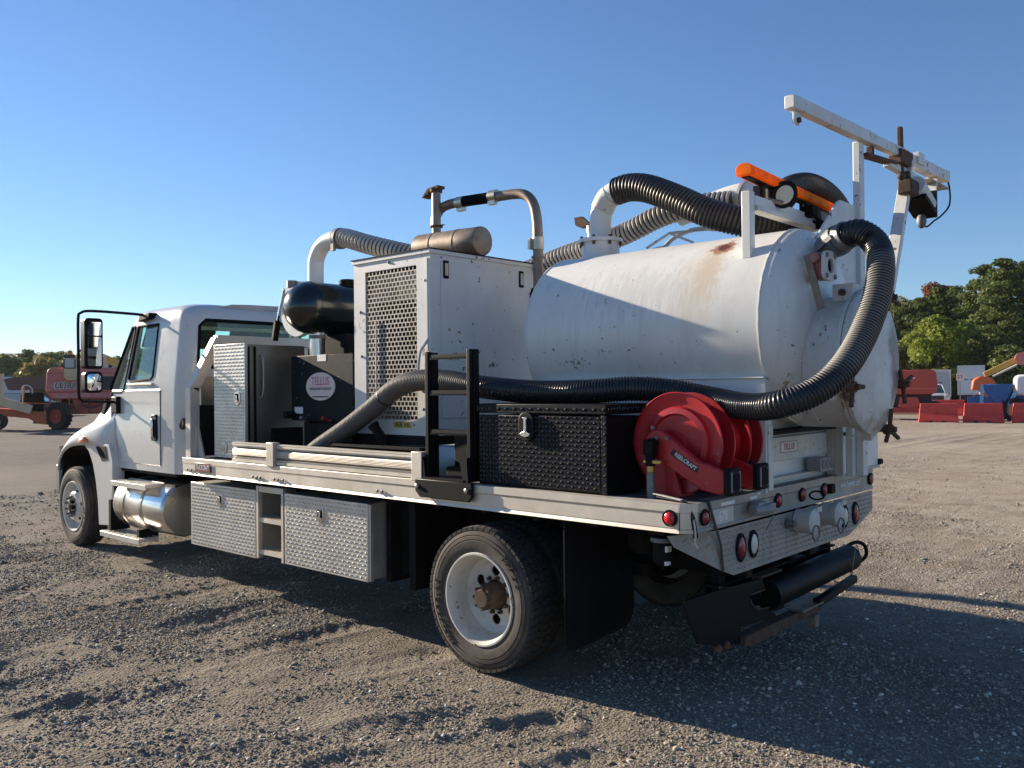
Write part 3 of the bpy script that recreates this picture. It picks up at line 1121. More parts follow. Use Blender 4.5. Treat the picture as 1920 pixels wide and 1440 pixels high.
part('frame_channel', B().box(-2.55, -2.5, -1.05, -.6, .35, .93).box(-2.3, -2.24, -1.05, -.6, .33, .93).box(-2.5, -2.3, -.95, -.6, .4, .93), 'chassis_black', TRUCK)
# step ladder between the boxes
sl = part('step_frame', B().box(-4.02, -3.99, -1.2, -1.16, .36, .95).box(-3.66, -3.63, -1.2, -1.16, .36, .95).box(-3.99, -3.66, -1.195, -1.165, .9, .949), 'aluminium', TRUCK, bevel=.003)
part('back_panel', B().box(-4.01, -3.64, -.82, -.8, .36, .94), 'chassis_black', sl)
for z in (.69, .43):
    st = B().box(-3.99, -3.66, -1.19, -1.0, z - .035, z)
    for k in range(14):
        st.box(-3.98 + k * .0225, -3.972 + k * .0225, -1.188, -1.01, z, z + .006)
    part('step', st, 'aluminium', sl)

# ---------------------------------------------------------------- rear diamond-plate apron
YB = W - CH - .004
apoly = [(-YB, .975), (-YB, .935), (-.86, .72), (.78, .72), (YB, .835), (YB, .975)]
ap = part('rear_apron', B().prism([(-.98, .9749), (-.98, .765), (-.84, .718), (.78, .718), (YB, .84), (YB, .9749)], 'x', CH - .012, CH - .004), 'aluminium_shaded_grimy', TRUCK)
def inside(cu, cv):
    y, z = -1.0 + cu, .7 + cv
    lo = .765 + (.718 - .765) * (y + .98) / .14 if y < -.84 else (.718 if y < .78 else .718 + (y - .78) / (YB - .78) * .122)
    return z > lo + .02 and -.97 < y < YB - .02
part('tread_pattern', lugs((CH - .0042, -1.0, .7), (0, 1, 0), (0, 0, 1), YB + 1.0, .27, pitch=.029, keep=inside), 'aluminium_shaded_grimy', ap)
# bent-in left corner piece
vv = [(CH - .004, -.98, .9749), (CH - .004, -.98, .765), (-.06, -1.23, .905), (-.08, -1.265, .965)]
part('apron_corner', B().add(vv + [(x - .008, y + .006, z) for x, y, z in vv], [(0, 1, 2, 3), (7, 6, 5, 4), (0, 4, 5, 1), (1, 5, 6, 2), (2, 6, 7, 3), (3, 7, 4, 0)]), 'aluminium_shaded_grimy', ap)
_n = Vector((CH - .004, -.98, .9)) - Vector((-.06, -1.23, .93))
_U = Vector((.124, .25, -.0)).normalized()
_V = Vector((0, 0, 1))
_o = Vector((-.06, -1.23, .78)) + _U.cross(_V) * .002
_lb = B()
for cu, cv, sgn_ in ((.06, .155, 1), (.105, .135, -1), (.115, .17, 1), (.15, .1, 1), (.16, .15, -1), (.19, .06, -1), (.2, .12, 1), (.205, .165, -1), (.24, .04, 1), (.235, .09, -1), (.245, .145, 1)):
    c_ = _o + _U * cu + _V * cv
    d_ = (_U + _V * sgn_).normalized()
    e_ = _U.cross(_V).cross(d_)
    N_ = _U.cross(_V)
    _lb.add([c_ - d_ * .019, c_ + e_ * .006, c_ + d_ * .019, c_ - e_ * .006, c_ - d_ * .011 + N_ * .005, c_ + d_ * .011 + N_ * .005], [(0, 3, 4), (3, 2, 5, 4), (2, 1, 5), (1, 0, 4, 5)])
part('tread_pattern', _lb, 'aluminium_plate', ap)

# lamps
def lamp(c, nrm, r, lens, parent=None, sx=1.0, sz=1.0, name='lamp'):
    c, nrm = Vector(c), Vector(nrm).normalized()
    g = B().lathe([(0, r), (.008, r), (.014, r * .9), (.012, r * .74), (.004, r * .72)], (0, 0, 0), nrm, 28)
    ln = B().lathe([(.004, r * .72), (.012, r * .7), (.019, r * .5), (.022, r * .2), (.0225, 0.001)], (0, 0, 0), nrm, 24)
    for bb in (g, ln):
        bb.v = [(c.x + p[0], c.y + p[1] * sx, c.z + p[2] * sz) for p in bb.v]
    o = part(name, g, 'black_rubber', parent or TRUCK)
    part('lens', ln, lens, o)
    return o
lamp((-.035 - .02, -W + .004, 1.062), (0, -1, 0), .043, 'red_lens')
for y in (-1.15, -.31, .02, .35, 1.16):
    lamp((CH - .004, y, 1.062), (1, 0, 0), .043, 'red_lens_dark')
for y, ln in ((-.77, 'red_lens_dark'), (-.625, 'white_lens'), (.68, 'white_lens'), (.87, 'red_lens_dark')):
    lamp((CH - .003, y, .855), (1, 0, 0), .066, ln, sx=.78, sz=1.18)
# rear fittings: two capped sockets, plug, eyes
for y, x2 in ((-.05, .2), (.33, .2)):
    s = part('hose_socket', B().cyl((CH, y, .915), (CH + .075, y, .915), .07, n=28), 'plastic_light', TRUCK)
    part('cap', B().lathe([(0, .076), (.03, .078), (.036, .07), (.038, .0)], (CH + .075, y, .915), (1, 0, 0), 28), 'plastic_light', s)
    part('pull_ring', B().tube([(CH + .115, y + .05 * math.cos(a), .85 + .045 * math.sin(a)) for a in np.linspace(0, 2 * math.pi, 20)], .005, 6, caps=False), 'cast_grey', s)
    part('hinge', B().box(CH + .06, CH + .115, y + .02, y + .09, .97, 1.0), 'plastic_light', s)
part('pipe_stub', B().cyl((CH - .0, -.19, .915), (CH + .05, -.19, .915), .02).cyl((CH + .0, -.19, .915), (CH + .012, -.19, .915), .03), 'cast_grey', TRUCK)
pg = part('trailer_socket', B().box(CH, CH + .06, -.67, -.57, 1.03, 1.09).cyl((CH + .03, -.69, 1.05), (CH + .06, -.57, 1.045), .033), 'plug_grey', TRUCK, bevel=.006)
part('socket_lid', B().box(CH + .045, CH + .075, -.6, -.49, 1.03, 1.075), 'plug_grey', pg, bevel=.006)
part('hanging_wire', B().tube(spline([(CH + .05, -.52, 1.05), (CH + .06, -.5, 1.0), (CH + .04, -.515, .95), (CH + .03, -.53, .92)], .02), .004, 6), 'cast_grey', pg)
part('eye_loop', B().tube([(CH + .03 + .045 * (1 - math.cos(a)), .06 + .01 * math.sin(a), 1.06 + .024 * math.sin(a)) for a in np.linspace(0, 2 * math.pi, 20)], .006, 6, caps=False), 'matte_black', TRUCK)
part('lock_box', B().box(CH - .004, CH + .03, .4, .47, 1.03, 1.09), 'chassis_black', TRUCK, bevel=.008)
dec = part('number_decal', B().box(CH - .005, CH - .003, -1.07, -.84, 1.005, 1.09), 'plastic_light', TRUCK)
text_mesh('678', .075, (CH - .0028, -.95, 1.045), (0, 1, 0), (0, 0, 1), 'white_decal', 'lettering', dec, squeeze=.8, bold=.001)
for y0, y1, z0, z1 in ((-.98, -.83, 1.1, 1.118), (-.66, -.57, 1.1, 1.116), (-.57, -.53, 1.12, 1.132)):
    part('sticker', B().box(CH - .003, CH + .0015, y0, y1, z0, z1), 'white_decal', TRUCK)
text_mesh('www.henkels.com', .064, (CH - .0015, .8, 1.06), (0, 1, 0), (0, 0, 1), 'white_decal', 'lettering', TRUCK, squeeze=.74, bold=.0008)

# ---------------------------------------------------------------- lower step / hitch assembly under the apron
hb = part('rear_hitch', B().prism([(-1.17, .62), (-.71, .61), (-.30, .59), (-.25, .52), (-.43, .52), (-.42, .47), (-.35, .42), (-.18, .40), (-.10, .33), (-.55, .36), (-.56, .27), (-.77, .3), (-1.02, .37)], 'x', -.062, -.05), 'black_powder', TRUCK)
part('hitch_plate', B().prism([(-.32, .6), (-.05, .6), (-.05, .53), (-.22, .52), (-.19, .45), (.07, .40), (.12, .33), (-.09, .33), (-.17, .4), (-.33, .43), (-.41, .48), (-.42, .51), (-.25, .51)], 'x', -.12, -.104), 'black_powder', hb)
part('plate_edge', B().tube([(-.049, -.30, .59), (-.049, -.25, .52), (-.049, -.43, .52), (-.049, -.42, .47), (-.049, -.35, .42), (-.049, -.18, .40), (-.049, -.10, .33)], .005, 6), 'rust', hb)
part('plate_edge', B().tube([(-.1, -.05, .6), (-.1, -.05, .53), (-.1, -.22, .52), (-.1, -.19, .45), (-.1, .07, .40), (-.1, .12, .33)], .005, 6), 'rust', hb)
part('hitch_web', B().box(-.103, -.063, -.7, -.68, .34, .61).box(-.1, -.03, -.32, -.05, .6, .612), 'rust', hb)
part('step_bar', B().prism([(-.56, .26), (-.54, .31), (-.1, .31), (.4, .3), (.52, .3), (.5, .25), (-.1, .245), (-.45, .235)], 'x', -.1, -.02), 'rust', hb, bevel=.006)
part('step_tread', B().box(-.12, .0, .18, .5, .301, .315).box(-.06, .0, .36, .42, .17, .245), 'rusty_pipe', hb, bevel=.004)
part('step_rail', B().beam((-.03, .45, .31), (-.03, 1.1, .36), .05, .05), 'black_powder', hb, bevel=.006)
part('cross_channel', B().box(-.22, -.205, -.66, 1.02, .4, .6).box(-.204, -.13, -.66, 1.02, .4, .412).box(-.204, -.13, -.66, 1.02, .588, .6), 'chassis_black', hb)
for y in (-.62, .3, .9):
    part('hanger', B().box(-.2, -.14, y, y + .06, .38, .72), 'chassis_black', hb)
for y in (-.82, -.73):
    part('bolt', B().ball((-.045, y, .3), .024, nu=10, nv=6), 'rust', hb)
# black storage tube with wire loop
tp0, tp1 = Vector((-.12, -.3, .56)), Vector((-.02, .98, .58))
st = part('storage_tube', B().lathe([(0, .09), (1.22, .09), (1.22, .08), (1.0, .08)], (-.06, -.2, .475), (.02, 1, .035), 28, cap1=True), 'black_powder', TRUCK)
part('wire_loop', B().tube(spline([(.05, .85, .59), (.03, .91, .44), (-.02, 1.01, .42), (.02, 1.07, .5), (.04, .98, .61), (.06, .89, .61), (.07, .81, .5), (.04, .87, .42)], .02), .0035, 6), 'rusty_pipe', st)
part('handle', B().tube(spline([(-.06, .96, .58), (-.03, 1.12, .61), (.0, 1.22, .58), (.01, 1.21, .5), (-.01, 1.0, .46)], .02), .013, 8), 'matte_black', st)

# water separator / filter bowl hanging under the rear left corner
fl = part('air_filter', B().lathe([(0, .04), (.012, .06), (.03, .062), (.03, .055), (.14, .05), (.16, .03), (.165, .008), (.185, .006)], (-.2, -1.12, .945), (0, 0, -1), 20), 'chassis_black', TRUCK)
part('bracket', B().box(-.26, -.14, -1.17, -1.05, .945, .985), 'chassis_black', fl)
part('collar', B().lathe([(.015, .063), (.035, .066), (.04, .058)], (-.2, -1.12, .945), (0, 0, -1), 20), 'cast_grey', fl)
part('sticker', B().box(-.16, -.146, -1.16, -1.12, .86, .89).box(-.165, -.151, -1.16, -1.12, .79, .81), 'white_decal', fl)
part('brake_chamber', B().lathe([(0, .03), (.0, .085), (.03, .095), (.1, .095), (.13, .06)], (-.55, -.85, .86), (1, 0, 0), 20), 'chassis_black', TRUCK)
# ---------------------------------------------------------------- cab
def rrect(x0, x1, hw, z, rf, rr_, n=6):
    """rounded rectangle ring in XY at height z; rf radius at the front (x0), rr_ at the rear (x1)"""
    pts = []
    for cx, cy, r, a0 in ((x1 - rr_, hw - rr_, rr_, 0), (x0 + rf, hw - rf, rf, 90), (x0 + rf, -hw + rf, rf, 180), (x1 - rr_, -hw + rr_, rr_, 270)):
        for k in range(n + 1):
            a = R(a0 + 90 * k / n)
            pts.append((cx + r * math.cos(a), cy + r * math.sin(a), z))
    return pts
def chw(z):
    return 1.05 if z < 1.75 else 1.05 - (z - 1.75) * .1
def cxf(z):
    return float(np.interp(z, [.9, 1.2, 1.7, 2.5], [-7.0, -7.12, -7.22, -6.74]))
rings = [rrect(cxf(z), -5.55, chw(z), z, .12, .17) for z in (.93, .96, 1.2, 1.5, 1.72, 1.78, 2.0, 2.2, 2.4, 2.47)]
rings += [rrect(-6.72, -5.565, .96, 2.52, .12, .18), rrect(-6.68, -5.6, .92, 2.56, .14, .2), rrect(-6.6, -5.68, .84, 2.585, .16, .2), rrect(-6.4, -5.85, .6, 2.6, .16, .2)]
cab = part('cab', B().loft(rings), 'cab_paint', TRUCK)
ir = [rrect(cxf(z) + .06, -5.62, chw(z) - .06, z, .1, .14) for z in (1.0, 1.2, 1.5, 1.72, 1.78, 2.0, 2.2, 2.4, 2.45)]
ir += [rrect(-6.64, -5.66, .88, 2.5, .1, .16), rrect(-6.5, -5.8, .7, 2.53, .1, .16)]
inner = part('cut', B().loft(ir), None)
mainw = [(-6.13, 2.4), (-6.58, 2.4), (-6.7, 1.86), (-6.66, 1.83), (-6.2, 1.85), (-6.16, 1.88)]
quart = [(-6.655, 2.4), (-6.715, 2.4), (-7.11, 1.77), (-7.1, 1.735), (-7.05, 1.72), (-6.84, 1.72), (-6.79, 1.76), (-6.645, 2.36)]
rearw = [(-.84, 1.96), (.84, 1.96), (.88, 2.0), (.86, 2.36), (.8, 2.42), (-.8, 2.42), (-.86, 2.36), (-.88, 2.0)]
c1 = part('cut', B().prism(mainw, 'y', -1.3, 1.3), None)
c2 = part('cut', B().prism(quart, 'y', -1.3, 1.3), None)
c3 = part('cut', B().prism(rearw, 'x', -5.8, -5.4), None)
c4 = part('cut', B().prism([(-.985, 1.78), (.985, 1.78), (.93, 2.41), (-.93, 2.41)], 'x', -7.6, -6.5), None)
bool_diff(cab, [inner, c1, c2, c3, c4])
cab.data.materials.clear()
cab.data.materials.append(MAT['cab_paint'])

def pane(poly, name, yfun, parent, mat='glass_green', th=.005):
    n = len(poly)
    v = [(x, yfun(z), z) for x, z in poly] + [(x, yfun(z) + th, z) for x, z in poly]
    return part(name, B().add(v, [tuple(range(n)), tuple(reversed(range(n, 2 * n)))] + [(k, (k + 1) % n, n + (k + 1) % n, n + k) for k in range(n)]), mat, parent, smooth=False)
def grow(poly, k):
    cx = sum(p[0] for p in poly) / len(poly)
    cz = sum(p[1] for p in poly) / len(poly)
    return [(cx + (x - cx) * k, cz + (z - cz) * k) for x, z in poly]
for sg in (-1, 1):
    yf = lambda z, s=sg: s * (chw(z) - .035)
    pane(grow(mainw, 1.02), 'side_window', yf, cab)
    pane(grow(quart, 1.02), 'quarter_window', yf, cab)
    yg = lambda z, s=sg: s * (chw(z) - .002)
    for poly in (mainw, quart):
        ring = [(x, yg(z), z) for x, z in poly]
        part('window_gasket', B().tube(ring + ring[:2], .014, 6, caps=False), 'matte_black', cab)
v = [(-5.6, y, z) for y, z in rearw] + [(-5.594, y, z) for y, z in rearw]
n = len(rearw)
part('rear_window', B().add(v, [tuple(range(n)), tuple(reversed(range(n, 2 * n)))] + [(k, (k + 1) % n, n + (k + 1) % n, n + k) for k in range(n)]), 'glass_green', cab, smooth=False)
ring = [(-5.552, y, z) for y, z in rearw]
part('window_gasket', B().tube(ring + ring[:2], .016, 6, caps=False), 'matte_black', cab)
ws = [(cxf(1.8) + .03, -.94, 1.8), (cxf(1.8) + .03, .94, 1.8), (cxf(2.42) + .03, .88, 2.42), (cxf(2.42) + .03, -.88, 2.42)]
part('windshield', B().add(ws + [(x + .006, y, z) for x, y, z in ws], [(0, 1, 2, 3), (7, 6, 5, 4), (0, 4, 5, 1), (1, 5, 6, 2), (2, 6, 7, 3), (3, 7, 4, 0)]), 'glass_green', cab, smooth=False)
# interior
for y in (-.5, .45):
    s = part('seat', B().box(-6.2, -5.72, y - .25, y + .25, 1.25, 1.42).box(-5.86, -5.7, y - .25, y + .25, 1.4, 2.05).box(-5.84, -5.74, y - .13, y + .13, 2.06, 2.22), 'seat_cloth', cab, bevel=.04)
part('dashboard', B().box(-7.0, -6.72, -.95, .95, 1.3, 1.7), 'interior', cab, bevel=.05)
part('headliner', B().box(-6.6, -5.68, -.85, .85, 2.44, 2.495), 'interior', cab)
for y in (-.48, .48):
    part('sun_visor', B().beam((-6.64, y, 2.4), (-6.76, y, 2.2), .78, .03), 'seat_cloth', cab, bevel=.01)
part('steering_wheel', B().tube([(-6.5 + .1 * math.cos(a), -.5 + .22 * math.sin(a), 1.72 + .2 * math.cos(a)) for a in np.linspace(0, 2 * math.pi, 28)], .014, 8, caps=False).cyl((-6.5, -.5, 1.72), (-6.8, -.5, 1.5), .03), 'interior', cab)
# doors: skin panel with a body crease, handle, window ledge
for sg in (-1, 1):
    prof = [(.99, -.001), (1.0, .006), (1.46, .013), (1.505, .004), (1.74, .005), (1.75, -.001)]
    outl = lambda z: float(np.interp(z, [.99, 1.2, 1.75], [-6.8, -7.05, -7.1]))
    ra, rb_ = [], []
    for z, dy in prof:
        ra.append((outl(z), sg * (1.05 + dy), z))
        rb_.append((-5.99, sg * (1.05 + dy), z))
    v = ra + rb_
    m = len(prof)
    dr = part('door', B().add(v, [(k, k + 1, m + k + 1, m + k) for k in range(m - 1)] + [tuple(range(m)), tuple(reversed(range(m, 2 * m)))]), 'cab_paint', cab, angle=25)
    part('ledge_trim', B().box(-6.7, -6.14, min(sg * 1.038, sg * 1.066), max(sg * 1.038, sg * 1.066), 1.79, 1.815), 'aluminium', dr, bevel=.005)
    part('seam', B().box(-7.066, -7.058, min(sg * 1.03, sg * 1.068), max(sg * 1.03, sg * 1.068), 1.2, 1.72), 'matte_black', dr)
    part('seam', B().box(-5.985, -5.975, min(sg * 1.03, sg * 1.0515), max(sg * 1.03, sg * 1.0515), 1.0, 1.74), 'matte_black', dr)
    hd = part('handle', B().prism([(-6.13, 1.24), (-6.03, 1.24), (-6.02, 1.27), (-6.02, 1.47), (-6.04, 1.5), (-6.12, 1.5), (-6.14, 1.47), (-6.14, 1.27)], 'y', sg * 1.05, sg * 1.078), 'black_powder', dr, bevel=.008)
    part('grip', B().prism([(-6.1, 1.28), (-6.065, 1.28), (-6.065, 1.46), (-6.1, 1.46)], 'y', sg * 1.079, sg * 1.1), 'chrome', hd, bevel=.008)
part('sill_trim', B().box(-6.9, -5.7, -1.035, 1.035, .9, .928), 'chassis_black', cab)
# roof edge: torn film on the rear roof edge
part('roof_liner', B().prism([(-.62, 2.56), (-.5, 2.59), (-.3, 2.6), (.1, 2.605), (.5, 2.6), (.7, 2.57), (.5, 2.555), (.2, 2.545), (-.05, 2.558), (-.2, 2.54), (-.42, 2.552)], 'x', -5.66, -5.585), 'duct_grey', cab)
# rust holes on the rear corner
part('rust_patch', B().prism([(-5.6, 1.36), (-5.56, 1.42), (-5.585, 1.47), (-5.62, 1.43), (-5.66, 1.4), (-5.63, 1.37)], 'y', -1.03, -.9), 'rust', cab)

# hood and fenders: one lofted shell
secs = {
 -6.96: [(-1.055, .98), (-1.062, 1.08), (-1.066, 1.3), (-1.064, 1.43), (-1.058, 1.5), (-1.052, 1.62), (-1.0, 1.74), (-.72, 1.8), (0, 1.83)],
 -7.13: [(-1.12, 1.15), (-1.135, 1.2), (-1.13, 1.36), (-1.09, 1.43), (-1.05, 1.5), (-1.03, 1.62), (-.96, 1.73), (-.7, 1.79), (0, 1.82)],
 -7.40: [(-1.13, 1.15), (-1.16, 1.2), (-1.15, 1.33), (-1.09, 1.4), (-1.02, 1.45), (-.98, 1.56), (-.9, 1.67), (-.65, 1.74), (0, 1.77)],
 -7.70: [(-1.13, 1.14), (-1.16, 1.18), (-1.15, 1.28), (-1.08, 1.355), (-.97, 1.4), (-.93, 1.48), (-.86, 1.58), (-.6, 1.67), (0, 1.7)],
 -8.00: [(-1.12, 1.12), (-1.15, 1.15), (-1.135, 1.22), (-1.06, 1.29), (-.92, 1.33), (-.85, 1.4), (-.78, 1.5), (-.5, 1.59), (0, 1.62)],
 -8.30: [(-1.1, 1.03), (-1.13, 1.05), (-1.1, 1.1), (-1.02, 1.17), (-.86, 1.21), (-.76, 1.28), (-.7, 1.39), (-.45, 1.48), (0, 1.51)],
 -8.50: [(-1.07, .87), (-1.1, .88), (-1.07, .94), (-.97, 1.03), (-.8, 1.08), (-.7, 1.13), (-.64, 1.25), (-.4, 1.35), (0, 1.38)],
 -8.65: [(-1.0, .66), (-1.03, .68), (-.99, .75), (-.9, .85), (-.73, .92), (-.62, .98), (-.56, 1.1), (-.35, 1.2), (0, 1.22)],
}
rg = []
for x, half in secs.items():
    rg.append([(x, y, z) for y, z in half] + [(x, -y, z) for y, z in reversed(half[:-1])])
hood = part('hood', B().loft(rg, caps=False, closed=False), 'cab_paint', TRUCK, angle=60)
md = hood.modifiers.new('sub', 'SUBSURF'); md.levels = 2; md.render_levels = 2
md = hood.modifiers.new('sol', 'SOLIDIFY'); md.thickness = .02; md.offset = -1
part('radiator', B().box(-8.6, -8.5, -.55, .55, .6, 1.1), 'chassis_black', hood)
for sg in (-1, 1):
    part('side_marker', B().ball((-7.56, sg * 1.155, 1.185), .105, .045, .06, 18, 8, -8, 90), 'marker_amber', hood)
    # rear skirt of the fender with louvre
    arc = [(-7.66, 1.15), (-7.52, 1.08), (-7.42, .95), (-7.35, .78), (-7.3, .58), (-7.28, .4), (-7.27, .3)]
    sk = part('fender_skirt', B().prism(arc + [(-6.98, .32), (-6.93, .7), (-6.92, 1.0), (-7.0, 1.17), (-7.4, 1.17)], 'y', sg * 1.12, sg * .99), 'cab_paint', hood, bevel=.006)
    part('louvre', B().prism([(-7.33, 1.14), (-7.08, 1.15), (-7.03, 1.01), (-7.17, .99)], 'y', sg * 1.121, sg * 1.127), 'matte_black', sk, bevel=.002)
    part('hood_vent', B().prism([(-7.4, 1.5), (-7.3, 1.65), (-7.24, 1.62), (-7.34, 1.48)], 'y', sg * 1.035, sg * .99), 'matte_black', hood)
    part('wheel_well', B().prism([(-8.45, .75), (-8.35, .98), (-8.1, 1.09), (-7.7, 1.1), (-7.45, .95), (-7.35, .6), (-7.2, .6), (-7.2, 1.16), (-8.5, 1.1)], 'y', sg * 1.06, sg * .62), 'chassis_black', hood)
part('front_bumper', B().box(-8.76, -8.6, -.98, .98, .52, .82).box(-8.62, -8.5, -1.06, -.98, .54, .88).box(-8.62, -8.5, .98, 1.06, .54, .88), 'cast_grey', TRUCK, bevel=.02)

# mirrors
def rpoly(y0, y1, z0, z1, r, n=4):
    pts = []
    for cy, cz, a0 in ((y1 - r, z1 - r, 0), (y0 + r, z1 - r, 90), (y0 + r, z0 + r, 180), (y1 - r, z0 + r, 270)):
        for k in range(n + 1):
            a = R(a0 + 90 * k / n)
            pts.append((cy + r * math.cos(a), cz + r * math.sin(a)))
    return pts
for sg in (-1, 1):
    ys = sorted((sg * 1.325, sg * 1.5))
    mi = part('mirror', B().prism(rpoly(ys[0], ys[1], 1.96, 2.47, .035), 'x', -6.76, -6.63), 'black_powder', TRUCK, bevel=.012)
    yg_ = sorted((sg * 1.345, sg * 1.48))
    part('mirror_glass', B().prism(rpoly(yg_[0], yg_[1], 1.99, 2.28, .015), 'x', -6.631, -6.624), 'mirror_glass', mi)
    part('mirror_glass', B().prism(rpoly(yg_[0], yg_[1], 2.295, 2.43, .015), 'x', -6.631, -6.624), 'mirror_glass', mi)
    cm = part('convex_mirror', B().prism(rpoly(ys[0], ys[1], 1.72, 1.935, .04), 'x', -6.75, -6.64), 'black_powder', mi, bevel=.012)
    base_ = rpoly(yg_[0], yg_[1], 1.745, 1.91, .03)
    cy_, cz_ = sum(yg_) / 2, 1.8275
    rings_ = [[(-6.639 + .016 * (1 - k_ * k_), cy_ + (y - cy_) * k_, cz_ + (z - cz_) * k_) for y, z in base_] for k_ in (1, .85, .65, .4, .15, .02)]
    part('mirror_glass', B().loft(rings_, caps=True), 'mirror_glass', cm, angle=80)
    part('mirror_arm', B().tube(spline([(-6.35, sg * 1.0, 2.5), (-6.42, sg * 1.12, 2.515), (-6.64, sg * 1.44, 2.54), (-6.72, sg * 1.51, 2.52), (-6.74, sg * 1.525, 2.46), (-6.74, sg * 1.525, 2.1), (-6.74, sg * 1.525, 1.74), (-6.75, sg * 1.505, 1.66), (-6.78, sg * 1.44, 1.635), (-6.88, sg * 1.2, 1.625), (-6.92, sg * 1.07, 1.62)], .03), .014, 8), 'black_powder', mi)
    part('mount', B().box(-6.99, -6.86, min(sg * 1.04, sg * 1.1), max(sg * 1.04, sg * 1.1), 1.5, 1.68), 'black_powder', mi, bevel=.012)
    part('upper_mount', B().prism([(-6.5, 2.44), (-6.25, 2.46), (-6.22, 2.52), (-6.45, 2.52)], 'y', sg * .95, sg * 1.04), 'black_powder', mi, bevel=.01)

# ---------------------------------------------------------------- fuel tank with steps
ft = part('fuel_tank', B().lathe([(0, .2), (.01, .25), (.03, .265), (1.05, .265), (1.075, .26), (1.09, .245), (1.092, .0)], (-6.84, -.9, .57), (1, 0, 0), 48), 'polished_aluminium', TRUCK)
for x in (-6.62, -6.22):
    part('strap', B().lathe([(0, .267), (0, .271), (.045, .271), (.045, .267)], (x, -.9, .57), (1, 0, 0), 48, cap0=False, cap1=False), 'stainless', ft)
def step_plate(x0, x1, y0, y1, z, name='step'):
    b = B().box(x0, x1, y0, y0 + .012, z - .05, z).box(x0, x1, y1 - .012, y1, z - .05, z + .012).box(x0, x0 + .012, y0 + .012, y1 - .012, z - .03, z).box(x1 - .012, x1, y0 + .012, y1 - .012, z - .03, z)
    o = part(name, b, 'aluminium_plate', ft, bevel=.002)
    g = B()
    nx, ny = int((x1 - x0) / .055), 4
    for i in range(nx + 1):
        x = x0 + (x1 - x0) * i / nx
        g.box(x - .009, x + .009, y0 + .012, y1 - .012, z - .014, z + .002)
    for j in range(ny + 1):
        y = y0 + .014 + (y1 - y0 - .028) * j / ny
        g.box(x0 + .012, x1 - .012, y - .008, y + .008, z - .012, z + .004)
    part('grating', g, 'aluminium_plate', o)
    return o
step_plate(-6.78, -6.0, -1.2, -1.0, .815)
step_plate(-7.05, -6.15, -1.2, -1.0, .27)
part('step_bracket', B().box(-6.95, -6.9, -1.15, -.95, .28, .6).box(-6.3, -6.25, -1.15, -.95, .24, .35), 'chassis_black', ft)
part('battery_box', B().box(-7.0, -6.87, -1.1, -.6, .35, .8), 'chassis_black', TRUCK, bevel=.01)

# ---------------------------------------------------------------- headache rack
hr = part('headache_rack', B().beam((-5.06, -1.2, ZT), (-5.06, -1.2, 1.76), .09, .09, (1, 0, 0)).beam((-5.06, -1.2, 1.74), (-5.06, -.95, 2.2), .09, .09, (1, 0, 0)).beam((-5.06, -.97, 2.195), (-5.06, .97, 2.195), .088, .088, (1, 0, 0)).beam((-5.06, 1.2, ZT), (-5.06, 1.2, 1.76), .09, .09, (1, 0, 0)).beam((-5.06, 1.2, 1.74), (-5.06, .95, 2.2), .09, .09, (1, 0, 0)), 'aluminium', TRUCK, bevel=.004)
part('gusset', B().prism([(-5.01, 1.42), (-4.9, ZT + .002), (-5.01, ZT + .002)], 'y', -1.18, -1.165), 'aluminium', hr)
part('lower_screen', B().box(-5.08, -5.05, -1.15, 1.15, ZT + .002, 1.6), 'chassis_black', hr)
part('upper_screen', B().box(-5.078, -5.052, -1.12, -.55, 1.601, 1.86), 'stainless', hr)
for y in (-.4, 0, .4, .8):
    part('upright', B().box(-5.085, -5.04, y - .02, y + .02, 1.601, 2.15), 'stainless', hr)
# ---------------------------------------------------------------- tall tool cabinet behind the cab
tc_ = part('tall_cabinet', B().box(-4.75, -4.27, -1.12, -.55, ZT + .005, 2.12), 'stainless', TRUCK, bevel=.003)
part('door', B().box(-4.77, -4.262, -1.15, -1.121, ZT + .01, 2.13), 'aluminium_plate', tc_, bevel=.004)
part('tread_pattern', lugs((-4.765, -1.1502, ZT + .015), (1, 0, 0), (0, 0, 1), .495, .98), 'aluminium_plate', tc_)
tri_latch((-4.38, -1.151, 1.66), (0, -1, 0), (0, 0, 1), tc_, 1.0)
part('vent', B().lathe([(0, .055), (.004, .055), (.005, .05)], (-4.6, -1.151, 1.235), (0, -1, 0), 24), 'stainless', tc_)
part('hinge_strip', B().box(-4.27, -4.262, -1.118, -1.1, ZT + .02, 2.1).box(-4.27, -4.255, -1.06, -1.045, ZT + .02, 2.1), 'matte_black', tc_)
part('grab_handle', B().tube(spline([(-4.27, -1.0, 2.03), (-4.24, -.99, 2.0), (-4.235, -.985, 1.85), (-4.24, -.99, 1.7), (-4.27, -1.0, 1.66)], .02), .008, 8), 'stainless', tc_)
part('bracket', B().box(-4.262, -4.2, -.9, -.62, 1.14, 1.4), 'chassis_black', tc_)

# ---------------------------------------------------------------- hydraulic oil box
hy = part('oil_box', B().box(-4.03, -3.18, -.85, -.42, 1.47, 2.015), 'green_panel', TRUCK, bevel=.006)
part('stand', B().box(-3.86, -3.78, -.84, -.76, ZT, 1.465).box(-3.3, -3.22, -.84, -.76, ZT, 1.465).box(-3.78, -3.3, -.84, -.78, 1.3, 1.45).box(-3.86, -3.22, -.5, -.42, ZT, 1.465), 'chassis_black', hy)
ov = B()
n = 40
ov.add([(-3.61 + .2 * math.cos(2 * math.pi * k / n), -.853, 1.755 + .115 * math.sin(2 * math.pi * k / n)) for k in range(n)] + [(-3.61 + .2 * math.cos(2 * math.pi * k / n), -.8495, 1.755 + .115 * math.sin(2 * math.pi * k / n)) for k in range(n)], [tuple(range(n)), tuple(reversed(range(n, 2 * n)))] + [(k, (k + 1) % n, n + (k + 1) % n, n + k) for k in range(n)])
